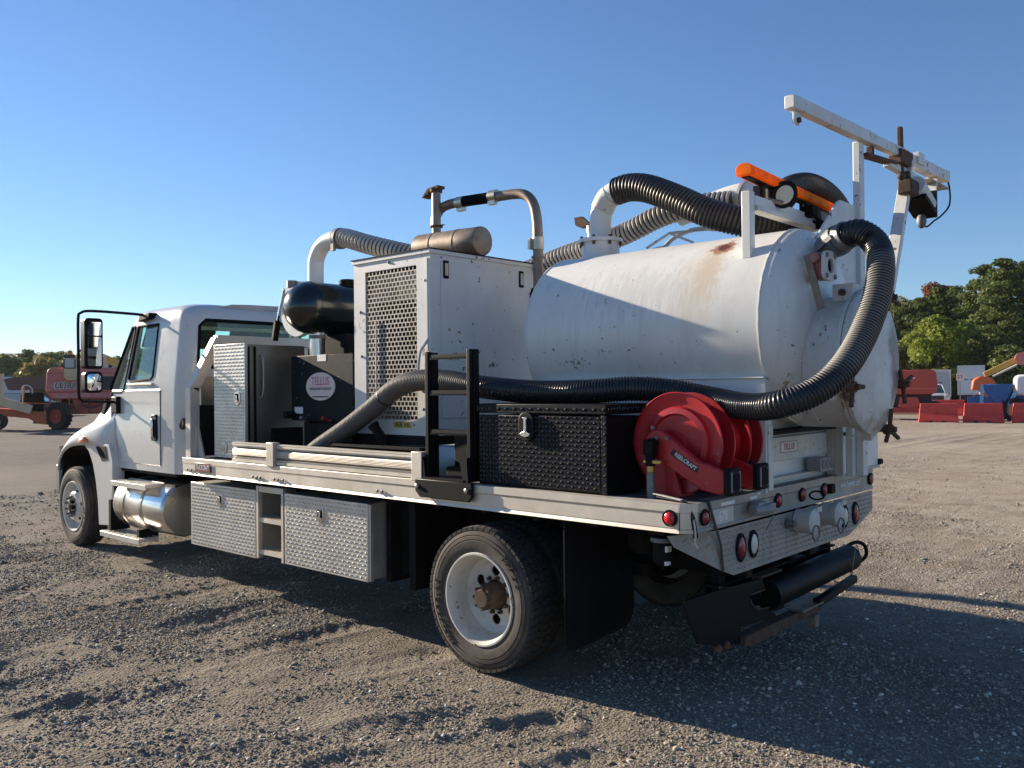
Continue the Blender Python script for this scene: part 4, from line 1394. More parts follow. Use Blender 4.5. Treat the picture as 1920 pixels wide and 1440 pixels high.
dc = part('oval_decal', ov, 'pink_decal', hy, smooth=False)
text_mesh('TELLUS', .095, (-3.61, -.8535, 1.795), (1, 0, 0), (0, 0, 1), 'decal_pink_text', 'lettering', dc, squeeze=.8, bold=.002)
part('rule', B().box(-3.75, -3.47, -.8537, -.853, 1.747, 1.75), 'decal_black', dc)
text_mesh('UNDERGROUND TECHNOLOGY', .026, (-3.61, -.8535, 1.733), (1, 0, 0), (0, 0, 1), 'decal_black', 'lettering', dc, squeeze=.78)
text_mesh('www.tellusunderground.com', .024, (-3.61, -.8535, 1.672), (1, 0, 0), (0, 0, 1), 'decal_black', 'lettering', dc, squeeze=.75)
for x, z in ((-3.65, 1.99), (-3.98, 1.56)):
    part('sticker', B().box(x, x + .12, -.8525, -.8498, z - .03, z + .025), 'white_decal', hy)
for x in (-3.8, -3.5):
    part('drain_valve', B().cyl((x, -.86, 1.48), (x + .03, -.93, 1.5), .012).ball((x + .03, -.93, 1.5), .016, nu=8, nv=6), 'red_paint' if x > -3.6 else 'cast_grey', hy)
part('outlet', B().cyl((-3.98, -.86, 1.52), (-3.98, -.95, 1.52), .03), 'chassis_black', hy)

# ---------------------------------------------------------------- dark green separator tank, white discharge elbow
gt = part('separator_tank', B().lathe([(-.19, .001), (-.187, .05), (-.165, .11), (-.12, .165), (-.06, .205), (0, .218), (.0, .222), (.02, .222), (.02, .219), (1.0, .219), (1.0, .001)], (-3.86, -.8, 2.42), (0, 1, 0), 40), 'green_black', TRUCK)
part('flange_ring', B().lathe([(0, .2), (0, .235), (.05, .24), (.08, .22)], (-4.02, -.8, 2.42), (0, 1, 0), 40), 'white_paint', gt)
part('port', B().cyl((-3.86, -.7, 2.02), (-3.86, -.7, 2.24), .065, n=24), 'polished_aluminium', gt)
part('clamp', B().lathe([(0, .067), (0, .072), (.03, .072), (.03, .067)], (-3.86, -.7, 2.16), (0, 0, 1), 24), 'cast_grey', gt)
part('filler_cap', B().lathe([(0, .06), (.015, .06), (.02, .075), (.05, .075), (.06, .06)], (-3.86, -.38, 2.63), (0, 0, 1), 20), 'chassis_black', gt)
part('lift_lug', B().tube([(-3.86, -.24, 2.63), (-3.86, -.17, 2.7), (-3.86, -.08, 2.63)], .012, 8), 'chassis_black', gt)
part('pump_body', B().box(-3.95, -3.6, -.6, .1, 1.9, 2.2).cyl((-3.5, -.6, 1.7), (-3.5, .1, 1.7), .16), 'chassis_black', gt, bevel=.01)
part('regulator', B().cyl((-4.05, -.82, 2.6), (-4.05, -.82, 2.66), .045), 'rusty_pipe', gt)
part('strut', B().beam((-4.36, -.78, 2.28), (-4.17, -.82, 2.6), .022, .03), 'chrome', gt, bevel=.004)
part('strut_foot', B().beam((-4.4, -.77, 2.17), (-4.33, -.785, 2.34), .05, .06), 'matte_black', gt, bevel=.01)
el = part('discharge_elbow', B().tube(spline([(-4.3, -.4, 2.3), (-4.3, -.4, 2.6), (-4.3, -.4, 2.84), (-4.28, -.4, 2.93), (-4.2, -.4, 3.02), (-4.08, -.4, 3.06), (-3.96, -.4, 3.065)], .03), .073, 24), 'white_paint', TRUCK)
ribbed('duct_hose', corrugated([(-3.97, -.4, 3.065), (-3.84, -.4, 3.05), (-3.55, -.38, 2.96), (-3.2, -.3, 2.86), (-2.9, -.2, 2.78), (-2.6, 0, 2.74)], .085, .042, .022, 20, 6, .8), 'duct_grey', 'duct_dark', el, 2)
part('hose_clamp', B().lathe([(0, .09), (0, .094), (.04, .094), (.04, .09)], (-3.95, -.4, 3.06), (1, 0, -.1), 24).box(-3.94, -3.9, -.5, -.47, 2.94, 3.0), 'cast_grey', el)

# ---------------------------------------------------------------- engine housing
EX0, EX1, EY0, EY1, EZ0, EZ1 = -3.12, -2.25, -.88, .31, 1.39, 2.72
eb = B()
gx0, gx1, gz0, gz1 = -2.98, -2.395, 1.5, 2.62
# left face as a frame around the grille opening
eb.box(EX0, gx0, EY0, EY0 + .02, EZ0, EZ1 - .03).box(gx1, EX1, EY0, EY0 + .02, EZ0, EZ1 - .03).box(gx0, gx1, EY0, EY0 + .02, EZ0, gz0).box(gx0, gx1, EY0, EY0 + .02, gz1, EZ1 - .03)
eb.box(EX1 - .02, EX1, EY0 + .02, EY1, EZ0, EZ1 - .03).box(EX0, EX0 + .02, EY0 + .02, EY1, EZ0, EZ1 - .03).box(EX0 + .02, EX1 - .02, EY1 - .02, EY1, EZ0, EZ1 - .03)
en = part('engine_housing', eb, 'machine_white', TRUCK, smooth=False)
part('roof_panel', B().box(EX0 - .012, EX1 + .012, EY0 - .012, EY1 + .012, EZ1 - .03, EZ1), 'machine_white', en, bevel=.004)
part('roof_lip', B().box(EX0 - .02, EX1 + .016, EY0 - .018, EY1 + .016, EZ1 + .001, EZ1 + .008), 'chassis_black', en)
# perforated grille: staggered square openings
g = B()
rows, colsn = 33, 14
ph, pw = (gz1 - gz0) / rows, (gx1 - gx0) / colsn
for r_ in range(rows + 1):
    z = gz0 + r_ * ph
    g.box(gx0, gx1, EY0 + .004, EY0 + .008, z - .0042, z + .0042)
for r_ in range(rows):
    z = gz0 + r_ * ph
    off = .5 * pw if r_ % 2 else 0
    for c_ in range(colsn + 1):
        x = gx0 + c_ * pw + off
        if x > gx1 - .004:
            continue
        g.box(x - .0052, x + .0052, EY0 + .0045, EY0 + .0075, z + .0042, z + ph - .0042)
pm('grille_paint', (.5, .46, .4), .5, var=.1, dirt=((.24, .14, .06), .95, 2.2))
part('perforated_grille', g, 'grille_paint', en, smooth=False)
pm('radiator_core', (.1, .068, .04), .7, metal=.2, var=.35, vscale=7, dirt=((.3, .2, .1), .6, 4))
rc = B().box(gx0, gx1, EY0 + .16, EY0 + .2, gz0 + .3, gz1 - .1)
for k in range(24):
    x = gx0 + .012 + k * (gx1 - gx0 - .02) / 24
    rc.box(x, x + .006, EY0 + .14, EY0 + .16, gz0 + .3, gz1 - .1)
part('radiator', rc, 'radiator_core', en, smooth=False)
part('fan_shroud', B().box(gx0, gx1, EY0 + .05, EY0 + .09, gz1 - .24, gz1 - .02), 'grille_paint', en)
part('inner_brace', B().beam((gx0 + .1, EY0 + .1, gz1 - .4), (gx1 - .05, EY0 + .1, gz0 + .5), .03, .06), 'chassis_black', en)
part('rod', B().tube([(-2.85, EY0 - .006, 2.24), (-2.85, EY0 - .006, 1.75), (-2.84, EY0 - .008, 1.62)], .006, 8), 'plastic_light', en)
# rear door panel with latches
part('rear_door', B().box(EX1, EX1 + .008, EY0 + .1, .14, EZ0 + .12, EZ1 - .075), 'machine_white', en, bevel=.003)
for y in (-.735, .085):
    lt = part('door_latch', B().box(EX1 + .008, EX1 + .018, y - .026, y + .026, 2.52, 2.65), 'chassis_black', en, bevel=.008)
    part('latch_slot', B().box(EX1 + .017, EX1 + .021, y - .016, y + .016, 2.54, 2.63), 'stainless', lt)
part('filler_recess', B().prism([(.2, 2.2), (.28, 2.2), (.28, 2.5), (.255, 2.53), (.225, 2.53), (.2, 2.48)], 'x', EX1, EX1 + .012), 'matte_black', en)
part('edge_strip', B().box(-2.295, -2.275, EY0 - .006, EY0, 2.0, EZ1 - .06), 'machine_white', en)
gh = part('grab_handle', B().tube(spline([(-2.28, EY0, 2.08), (-2.29, EY0 - .03, 2.03), (-2.31, EY0 - .05, 1.98), (-2.33, EY0 - .05, 1.8), (-2.32, EY0 - .02, 1.72), (-2.31, EY0, 1.7)], .02), .011, 8), 'plastic_light', en)
for x, z in ((-2.97, 2.32), (-2.96, 1.98), (-2.7, 2.67), (-2.3, 2.5), (-2.33, 1.58)):
    part('bolt', B().ball((x + (0 if x > -2.9 else -.07), EY0, z), .012, nu=8, nv=6), 'cast_grey', en)
# dents with rust
rust_patch('machine_white', [((EX1, -.68, 1.96), (.05, .13, .05), (.1, .07, .045), 1.5, 14, .15, .95), ((EX1, -.25, 1.9), (.05, .1, .05), (.12, .055, .03), 1.35, 26, .12, .95), ((EX1, -.22, 1.98), (.05, .05, .07), (.08, .045, .03), 1.3, 30, .1, .95), ((EX1, -.7, 2.15), (.05, .06, .04), (.3, .16, .06), 1.3, 30, .2, .9), ((EX1, -.3, 1.78), (.05, .16, .1), (.35, .27, .18), 1.2, 22, .4, .6), ((-2.33, EY0, 2.0), (.05, .05, .1), (.25, .1, .05), 1.25, 24, .2, .8), ((EX1, -.55, 1.62), (.05, .14, .12), (.05, .045, .04), .98, 40, .05, 1.0)])
fl_ = part('fuel_label', B().box(-2.66, -2.46, EY0 - .002, EY0, 1.44, 1.49), 'yellow_decal', en, smooth=False)
text_mesh('DIESEL FUEL', .045, (-2.56, EY0 - .0025, 1.465), (1, 0, 0), (0, 0, 1), 'decal_black', 'lettering', fl_, squeeze=.72, bold=.0006)
# skid beams and filler neck
sk = part('skid', B().box(-3.2, -2.2, -1.0, -.98, ZT, 1.3).box(-3.2, -2.18, -1.06, -.9, 1.3, 1.318).box(-3.05, -2.3, -.9, .4, 1.319, EZ0 - .002).box(-3.2, -2.2, .3, .32, ZT, 1.318), 'chassis_black', TRUCK)
part('filler_neck', B().lathe([(0, .035), (.16, .035), (.16, .042), (.185, .042)], (-2.66, -.95, 1.32), (-.55, -.25, .8), 16), 'chassis_black', sk)
part('web_stiffener', B().box(-2.5, -2.49, -1.05, -.985, ZT + .01, 1.299).box(-3.1, -3.09, -1.05, -.985, ZT + .01, 1.299), 'chassis_black', sk)

# ---------------------------------------------------------------- muffler and exhaust
mf = part('muffler', B().lathe([(0, .08), (.01, .105), (.02, .113), (.19, .113), (.19, .116), (.215, .116), (.215, .113), (.46, .113), (.46, .116), (.485, .116), (.485, .113), (.7, .113), (.712, .108), (.716, .1), (.716, .001)], (-3.0, -.3, 2.87), (1, 0, -.03), 40), 'rusty_pipe', TRUCK)
part('saddle', B().box(-2.8, -2.75, -.38, -.22, EZ1 + .009, 2.77).box(-2.52, -2.47, -.38, -.22, EZ1 + .009, 2.77), 'rust', mf)
ex = part('exhaust_stack', B().cyl((-2.8, -.3, 2.97), (-2.8, -.3, 3.33), .036, n=20), 'rusty_pipe', mf)
part('collar', B().lathe([(0, .052), (.012, .052)], (-2.8, -.3, 3.02), (0, 0, 1), 18).lathe([(0, .038), (0, .05), (.03, .05), (.03, .038)], (-2.8, -.3, 3.3), (0, 0, 1), 18).box(-2.81, -2.7, -.32, -.3, 3.025, 3.03), 'rust', ex)
part('rain_flap', B().prism([(-2.74, 3.345), (-2.86, 3.335), (-2.93, 3.27), (-2.905, 3.27), (-2.885, 3.29), (-2.86, 3.29), (-2.85, 3.315), (-2.74, 3.325)], 'y', -.34, -.26), 'rust', ex)
bp = part('exhaust_bypass', B().tube(spline([(-2.86, -.26, 3.03), (-2.855, -.26, 3.1), (-2.8, -.255, 3.17), (-2.72, -.25, 3.195), (-2.6, -.24, 3.2), (-2.3, -.22, 3.19), (-2.05, -.2, 3.185), (-1.93, -.2, 3.155), (-1.86, -.2, 3.08), (-1.83, -.2, 2.97), (-1.82, -.2, 2.8), (-1.82, -.2, 2.4)], .02), .038, 18), 'rusty_pipe', mf)
part('flex_joint', corrugated([(-2.55, -.237, 3.2), (-2.4, -.228, 3.195), (-2.27, -.22, 3.19)], .043, .012, .004, 18, 4), 'matte_black', bp)
for x in (-2.6, -2.26):
    part('clamp', B().lathe([(0, .047), (.075, .047)], (x - .02, -.237 if x < -2.5 else -.218, 3.198), (1, .03, -.02), 20).box(x - .02, x + .05, -.25, -.21, 3.13, 3.16), 'zinc', bp)
part('clamp', B().lathe([(0, .044), (.09, .044)], (-1.82, -.2, 2.74), (0, 0, 1), 18).box(-1.86, -1.84, -.27, -.23, 2.74, 2.82), 'zinc', bp)
part('ring', B().lathe([(0, .05), (.012, .05)], (-1.82, -.2, 2.68), (0, 0, 1), 18), 'rusty_pipe', bp)
# ---------------------------------------------------------------- vacuum tank
def tank_material():
    m = pm('tank_white', (.77, .755, .705), .36, var=.03, vscale=2.5, bump=.1, bscale=4, dirt=((.56, .5, .4), .3, 2.0), chips=((.1, .085, .07), .27, 34), streak=((.5, .47, .42), .45), coat=.15)
    # runs of rusty water below the bracket, grey run-off lines, scuffs low on the side
    rust_patch('tank_white', [((-.27, -.46, 2.4), (.075, .2, .2), (.6, .42, .24), 1.55, 1.0, .9, .65), ((-.33, -.5, 2.3), (.16, .25, .3), (.66, .56, .42), 1.5, 1.0, .8, .5)], (38, 38, 4))
    rust_patch('tank_white', [((-.245, -.33, 2.555), (.1, .16, .06), (.36, .15, .06), 1.75, 16, .25, .9), ((-.24, -.32, 2.56), (.07, .12, .045), (.13, .045, .018), 1.6, 22, .12, 1.0)], (1, 1, 1))
    rust_patch('tank_white', [((-.97, -.55, 2.26), (.06, .2, .08), (.08, .045, .03), 1.2, 34, .05, 1.0), ((-1.2, -.58, 1.88), (.5, .3, .2), (.07, .065, .06), 1.12, 46, .04, 1.0), ((-1.0, -.58, 1.95), (.6, .3, .2), (.1, .09, .08), 1.0, 70, .04, .9), ((.17, -.4, 1.75), (.1, .2, .35), (.3, .17, .08), 1.1, 26, .25, .8), ((-.3, -.58, 2.2), (.4, .3, .3), (.2, .15, .1), .78, 80, .03, .9)])
    rust_patch('tank_white', [((-.8, -.5, 2.3), (1.2, .5, .45), (.55, .53, .49), 1.3, 1.0, .16, .4)], (60, 20, 1.5))
    rust_patch('weathered_white', [((.51, .33, 1.86), (.1, .13, .26), (.12, .08, .075), 1.7, 9, .6, .8), ((.47, -.32, 1.6), (.08, .1, .3), (.14, .07, .03), 1.45, 14, .3, .9), ((.5, .1, 1.5), (.1, .4, .12), (.3, .2, .12), 1.3, 18, .4, .7), ((.3, -.36, 1.65), (.2, .1, .3), (.2, .12, .07), 1.2, 30, .15, .9)])
tank_material()
TC = Vector((0, 0, 2.08))
prof = [(-1.74, .001), (-1.735, .2), (-1.71, .4), (-1.67, .52), (-1.64, .565), (-1.62, .58), (.09, .58), (.12, .578), (.15, .568), (.185, .54), (.215, .48), (.235, .4), (.26, .2), (.265, .001)]
vt = part('vacuum_tank', B().lathe([(x, r) for x, r in prof], (0, 0, 2.08), (1, 0, 0), 96, cap0=False, cap1=False), 'tank_white', TRUCK, angle=30)
for x in (.09, -1.62):
    part('weld_seam', B().tube([(x + .0015 * math.sin(a * 37), .581 * math.cos(a), 2.08 + .581 * math.sin(a)) for a in np.linspace(0, 2 * math.pi, 120)], .006, 6, caps=False), 'tank_white', vt)
MY, MZ = .05, 1.86
mw = part('manway', B().lathe([(.08, .385), (.43, .385), (.43, .41), (.455, .415), (.46, .4)], (0, MY, MZ), (1, 0, 0), 64, cap0=False), 'weathered_white', vt)
lid = part('manway_lid', B().lathe([(.462, .415), (.485, .42), (.495, .41), (.515, .36), (.53, .2), (.533, .001)], (0, MY, MZ), (1, 0, 0), 64, cap1=False), 'weathered_white', vt)
part('weld_seam', B().tube([(.24 - .0 * a, MY + .388 * math.cos(a), MZ + .388 * math.sin(a)) for a in np.linspace(R(30), R(250), 60)], .007, 6), 'weathered_white', vt)
def t_handle(c, parent, rot=0.0, s=1.0, length=.09):
    b = B().cyl((c[0] - .12, c[1], c[2]), (c[0] + length, c[1], c[2]), .017 * s, n=10).cyl((c[0] + .02, c[1], c[2]), (c[0] + .07, c[1], c[2]), .03 * s, n=12)
    for k in range(3):
        a = rot + k * 2 * math.pi / 3
        b.cyl((c[0] + .05, c[1], c[2]), (c[0] + .065, c[1] + .12 * s * math.cos(a), c[2] + .12 * s * math.sin(a)), .013 * s, n=8)
    return part('clamp_handle', b, 'rust', parent)
for a in (62, 200, -68, -18):
    c = (.47, MY + .43 * math.cos(R(a)), MZ + .43 * math.sin(R(a)))
    t_handle(c, lid, R(40 + a), 1.0)
    part('clamp_lug', B().beam((.4, MY + .4 * math.cos(R(a)), MZ + .4 * math.sin(R(a))), (.4, MY + .48 * math.cos(R(a)), MZ + .48 * math.sin(R(a))), .12, .06, (1, 0, 0)), 'weathered_white', mw)
part('hinge_bracket', B().box(.33, .45, -.14, -.03, 2.2, 2.3), 'weathered_white', mw, bevel=.006)
part('hinge_bolt', B().cyl((.39, -.16, 2.25), (.39, -.13, 2.25), .02, n=8), 'rust', mw)
# drain valve stub with lever
vs_ = part('drain_valve', B().cyl((.12, -.23, 2.4), (.27, -.23, 2.4), .066, n=28).lathe([(0, .066), (.03, .085), (.035, .066)], (.1, -.23, 2.4), (1, 0, 0), 28), 'weathered_white', vt)
pm('valve_red', (.3, .07, .05), .5, var=.3, vscale=20, dirt=((.4, .36, .32), .6, 12))
part('valve_body', B().box(.27, .34, -.29, -.17, 2.32, 2.47).cyl((.3, -.33, 2.44), (.3, -.15, 2.44), .03), 'valve_red', vs_, bevel=.01)
fb = B()
n = 32
out = [(-.23 + .085 * math.copysign(abs(math.cos(a)) ** .6, math.cos(a)), 2.395 + .085 * math.copysign(abs(math.sin(a)) ** .6, math.sin(a))) for a in np.linspace(0, 2 * math.pi, n, endpoint=False)]
inn = [(-.23 + .042 * math.cos(a), 2.395 + .042 * math.sin(a)) for a in np.linspace(0, 2 * math.pi, n, endpoint=False)]
v = []
for x in (.34, .36):
    v += [(x, y, z) for y, z in out] + [(x, y, z) for y, z in inn]
f = []
for k in range(n):
    k2 = (k + 1) % n
    f += [(k, k2, n + k2, n + k), (2 * n + k, 3 * n + k, 3 * n + k2, 2 * n + k2), (k, 2 * n + k, 2 * n + k2, k2), (n + k, n + k2, 3 * n + k2, 3 * n + k)]
part('valve_flange', B().add(v, f), 'weathered_white', vs_)
part('valve_bore', B().cyl((.342, -.23, 2.395), (.345, -.23, 2.395), .044), 'matte_black', vs_)
for sy in (-1, 1):
    for sz in (-1, 1):
        part('bolt', B().cyl((.36, -.23 + sy * .058, 2.395 + sz * .058), (.368, -.23 + sy * .058, 2.395 + sz * .058), .014, n=8), 'cast_grey', vs_)
part('lever', B().beam((.26, -.315, 2.46), (.33, -.3, 2.15), .012, .042, (1, 0, 0)), 'rusty_pipe', vs_, bevel=.004)
# top fittings
ri = part('riser', B().lathe([(-.2, .135), (.13, .135), (.13, .16), (.155, .16), (.16, .14)], (-1.4, 0, 2.63), (0, 0, 1), 40), 'white_paint', vt)
for k in range(8):
    a = 2 * math.pi * k / 8 + .3
    part('bolt', B().cyl((-1.4 + .148 * math.cos(a), .148 * math.sin(a), 2.735), (-1.4 + .148 * math.cos(a), .148 * math.sin(a), 2.8), .011, n=6), 'rust', ri)
part('elbow', B().tube(spline([(-1.4, 0, 2.76), (-1.4, 0, 2.86), (-1.395, 0, 2.95), (-1.37, 0, 3.03), (-1.31, 0, 3.09), (-1.24, 0, 3.11)], .02), .078, 24), 'white_paint', ri)
part('coupling', B().tube(spline([(-1.385, -.0, 3.0), (-1.34, 0, 3.065), (-1.3, 0, 3.09)], .01), .084, 24), 'weathered_white', ri)
part('vent_cap', B().lathe([(0, .05), (.03, .05), (.03, .085), (.05, .08), (.062, .05), (.066, .001)], (-.92, .06, 2.62), (0, 0, 1), 28), 'white_paint', vt)
vf = part('relief_vent', B().lathe([(0, .04), (.27, .04), (.27, .046), (.32, .046)], (-1.62, .2, 2.62), (0, 0, 1), 20), 'stainless', vt)
part('flap', B().prism([(-1.77, 3.02), (-1.7, 3.02), (-1.62, 2.95), (-1.7, 2.93), (-1.76, 2.96)], 'y', .17, .2), 'rust', vf)
part('black_hose', corrugated([(-1.25, 0, 3.11), (-1.15, 0, 3.12), (-1.0, .01, 3.09), (-.78, .03, 2.985), (-.57, .06, 2.87), (-.36, .13, 2.79), (-.23, .27, 2.765), (-.2, .5, 2.74), (-.22, .75, 2.62), (-.25, .85, 2.4)], .098, .026, .012, 28, 6, .6), 'corrugated_black', vt)
ribbed('grey_duct', corrugated([(-2.4, .3, 2.68), (-2.18, .3, 2.72), (-1.96, .3, 2.765), (-1.66, .3, 2.81), (-1.36, .3, 2.875), (-1.08, .3, 2.955), (-.82, .32, 2.99), (-.55, .36, 2.98)], .083, .036, .018, 24, 6, .8), 'duct_grey', 'duct_dark', vt, 2)
part('white_duct', B().tube(spline([(-1.0, .42, 2.96), (-.8, .42, 3.0), (-.55, .42, 3.04), (-.4, .42, 3.02), (-.3, .42, 2.92), (-.27, .42, 2.75), (-.26, .42, 2.5)], .03), .075, 24), 'white_paint', vt)
part('duct_flange', B().lathe([(0, .1), (.02, .1)], (-.5, .42, 3.04), (1, 0, -.35), 28).lathe([(.03, .095), (.045, .095)], (-.5, .42, 3.04), (1, 0, -.35), 28), 'weathered_white', vt)
part('arched_hose', corrugated([(-.14, .2, 2.9), (-.13, .35, 3.0), (-.12, .6, 3.06), (-.11, .85, 3.045), (-.1, 1.05, 2.97), (-.1, 1.18, 2.84), (-.1, 1.22, 2.6), (-.1, 1.2, 2.2), (-.1, 1.15, 1.6)], .09, .036, .012, 24, 6, .7), 'corrugated_black', vt)
part('rod_brace', B().tube([(-.98, -.05, 2.67), (-.86, .05, 2.77), (-.66, .02, 2.68)], .009, 6).tube([(-.86, .05, 2.77), (-.7, .25, 2.8)], .009, 6).tube(spline([(-1.0, .1, 2.62), (-.92, .2, 2.76), (-.78, .3, 2.82), (-.5, .35, 2.78)], .03), .016, 8), 'weathered_white', vt)
# cradle, end cabinet and rear cabinets
cr = part('tank_cradle', B().box(-1.55, .1, -.525, -.51, ZT - .008, 1.765).box(-1.55, .1, .585, .6, ZT - .008, 1.765).box(-1.55, -1.53, -.505, .58, ZT - .008, 1.6).box(-.03, -.015, -.505, .58, ZT - .008, 1.62), 'white_paint', vt, smooth=False)
part('top_ledge', B().box(-1.55, .1, -.54, -.49, 1.766, 1.776), 'white_paint', cr, bevel=.002)
part('corner_post', B().box(.05, .11, -.509, -.45, ZT, 1.5).prism([(-.509, 1.5), (-.45, 1.5), (-.33, 1.76), (-.509, 1.76)], 'x', .06, .1), 'weathered_white', cr, bevel=.003)
part('cross_rail', B().box(.02, .06, -.5, .6, 1.44, 1.46), 'chassis_black', cr)
lc = part('rear_locker', B().box(-.01, .03, -.44, .5, 1.28, 1.42), 'weathered_white', cr, bevel=.004)
part('shelf', B().box(-.01, .06, -.48, .55, 1.175, 1.19), 'plastic_light', cr)
part('back_panel', B().box(-.012, .0, -.48, .55, 1.191, 1.279), 'white_paint', cr)
tp = part('brand_plate', B().box(.03, .033, -.19, .04, 1.325, 1.39), 'white_decal', lc, smooth=False)
part('border', B().box(.033, .0338, -.19, .04, 1.386, 1.39).box(.033, .0338, -.19, .04, 1.325, 1.329).box(.033, .0338, -.19, -.186, 1.329, 1.386).box(.033, .0338, .036, .04, 1.329, 1.386), 'decal_red_text', tp)
text_mesh('TELLUS', .052, (.0335, -.075, 1.357), (0, 1, 0), (0, 0, 1), 'decal_red_text', 'lettering', tp, squeeze=.92, bold=.0008)
part('outlet_box', B().box(.03, .12, .18, .33, 1.191, 1.275), 'plug_grey', cr, bevel=.005)
part('outlet_face', B().lathe([(0, .03), (.004, .028)], (.12, .225, 1.235), (1, 0, 0), 16).lathe([(0, .03), (.004, .028)], (.12, .29, 1.235), (1, 0, 0), 16), 'cast_grey', cr)
part('valve_manifold', B().box(-.02, .06, -.6, -.5, 1.15, 1.22).cyl((.03, -.48, 1.2), (.03, -.4, 1.2), .05).cyl((.0, -.58, 1.28), (.05, -.58, 1.28), .03), 'chassis_black', cr, bevel=.006)
part('drip_hose', B().tube(spline([(.02, -.42, 1.45), (.06, .0, 1.46), (.08, .3, 1.48), (.09, .42, 1.53), (.1, .47, 1.62), (.08, .45, 1.7)], .03), .018, 8), 'black_rubber', cr)
pmb = part('post_group', B().box(.0, .05, .56, .62, ZT, 1.62).box(.02, .07, .66, .74, ZT, 1.56), 'weathered_white', cr, bevel=.004)
rcab = part('rear_cabinet', B().box(-.6, .05, .77, 1.36, 1.14, 1.6), 'white_paint', TRUCK, bevel=.006)
part('cabinet_door', B().box(.05, .062, .79, 1.34, 1.15, 1.585), 'white_paint', rcab, bevel=.003)
part('trim', B().box(.045, .066, .77, 1.36, 1.128, 1.148), 'plastic_light', rcab)
nt_ = part('notice', B().box(.062, .0635, .81, .86, 1.43, 1.56), 'white_decal', rcab)
for k in range(6):
    part('print_line', B().box(.0635, .0641, .815 + .005 * (k % 2), .852, 1.445 + k * .018, 1.45 + k * .018), 'decal_black', nt_)
t_handle((.1, .68, 1.4), cr, R(65), .7, .07)
part('foot_bolt', B().box(.03, .08, 1.33, 1.4, 1.15, 1.19), 'chassis_black', rcab, bevel=.01)

# ---------------------------------------------------------------- light bar, bracket, work lamp
lb = part('light_bracket', B().box(-.075, -.02, -.44, -.38, 2.46, 2.85).box(-.07, -.015, -.38, .55, 2.77, 2.83), 'white_paint', TRUCK, bevel=.004)
part('angle_iron', B().box(-.07, .0, -.378, .55, 2.74, 2.769), 'weathered_white', lb)
leaf_mat('amber_lens', (.85, .22, .008), (.98, .36, .015), 18, .55)
bar = part('light_bar', B().box(-.05, -.0, -.48, .9, 2.904, 2.912), 'black_powder', TRUCK, bevel=.003)
NS = 9
def tilt(b):
    b.v = [(p[0], p[1], p[2] + .012 - .036 * (p[1] + .52)) for p in b.v]
    return b
bar.data.vertices.foreach_set('co', [c for p in tilt(type('q', (), {'v': [tuple(v.co) for v in bar.data.vertices]})()).v for c in p])
for k in range(NS):
    y0 = -.51 + k * 1.43 / NS
    y1 = y0 + 1.43 / NS - .006
    sec = [(-.07, 2.9125), (.022, 2.9125), (.027, 2.932), (.022, 2.96), (.006, 2.976), (-.02, 2.982), (-.055, 2.976), (-.073, 2.955)]
    ls = part('amber_lens', tilt(B().prism(sec, 'y', y0, y1)), 'amber_lens', bar, bevel=.003)
    part('lens_rib', tilt(B().box(.0235, .028, y0 + .03, y0 + .034, 2.92, 2.952)), 'amber_cell', ls)
part('leg', B().box(-.06, -.02, -.32, -.27, 2.835, 2.897).box(-.06, -.02, -.25, -.24, 2.835, 2.897).cyl((-.04, .3, 2.8), (-.04, .3, 2.897), .01).cyl((-.04, .75, 2.75), (-.04, .75, 2.897), .01), 'matte_black', bar)
wlm = part('work_lamp', B().lathe([(-.09, .02), (-.08, .05), (-.03, .075), (0, .083), (.01, .083), (.01, .075)], (.03, -.1, 2.87), (.72, -.55, -.4), 28), 'black_rubber', TRUCK)
part('lens', B().lathe([(.004, .075), (.012, .05), (.014, .001)], (.03, -.1, 2.87), (.72, -.55, -.4), 28), 'white_lens', wlm)
part('yoke', B().box(-.05, -.03, -.19, -.15, 2.83, 2.9).cyl((-.04, -.17, 2.84), (.02, -.1, 2.82), .014), 'rusty_pipe', wlm)
pu = part('hydraulic_valve', B().lathe([(0, .12), (.05, .125), (.055, .11), (.055, .0)], (-.02, .55, 2.75), (.2, -.1, 1), 24).box(-.04, .04, .3, .38, 2.8, 2.87), 'matte_black', TRUCK, bevel=.005)
for k in range(6):
    part('fitting', B().box(-.03, .02, .48 + k * .03, .5 + k * .03, 2.8, 2.855), 'cast_grey', pu)
part('cable', B().tube(spline([(-.02, .28, 2.92), (0, .3, 2.86), (.0, .38, 2.82), (.0, .5, 2.8)], .02), .009, 6), 'matte_black', pu)

# ---------------------------------------------------------------- crane
BZ0, BZ1 = 3.285, 3.36
crn = part('crane_post', B().box(.198, .244, .55, .63, 1.14, BZ0 - .001).box(.15, .197, .5, .64, 1.14, 2.75), 'crane_white', TRUCK, bevel=.005)
part('gusset', B().prism([(-.06, 2.6), (.25, 2.85), (.3, 2.87), (.549, 2.87), (.549, 2.2), (.35, 2.2)], 'x', .2, .215), 'crane_white', crn)
bm_ = part('boom', B().beam((.195, -.38, BZ0 + .0375), (.255, .72, BZ0 + .0375), .062, .075).beam((.24, .45, BZ0 + .037), (.29, 1.3, BZ0 + .037), .055, .066).beam((.27, 1.15, BZ0 + .02), (.325, 2.1, BZ0 + .02), .07, .08), 'crane_white', crn, bevel=.005)
part('shackle_lug', B().prism([(-.33, BZ0), (-.25, BZ0), (-.25, BZ0 - .05), (-.27, BZ0 - .075), (-.31, BZ0 - .075), (-.33, BZ0 - .05)], 'x', .19, .205), 'crane_white', crn, bevel=.003)
part('shackle_pin', B().cyl((.18, -.29, BZ0 - .05), (.22, -.29, BZ0 - .05), .016), 'rust', crn)
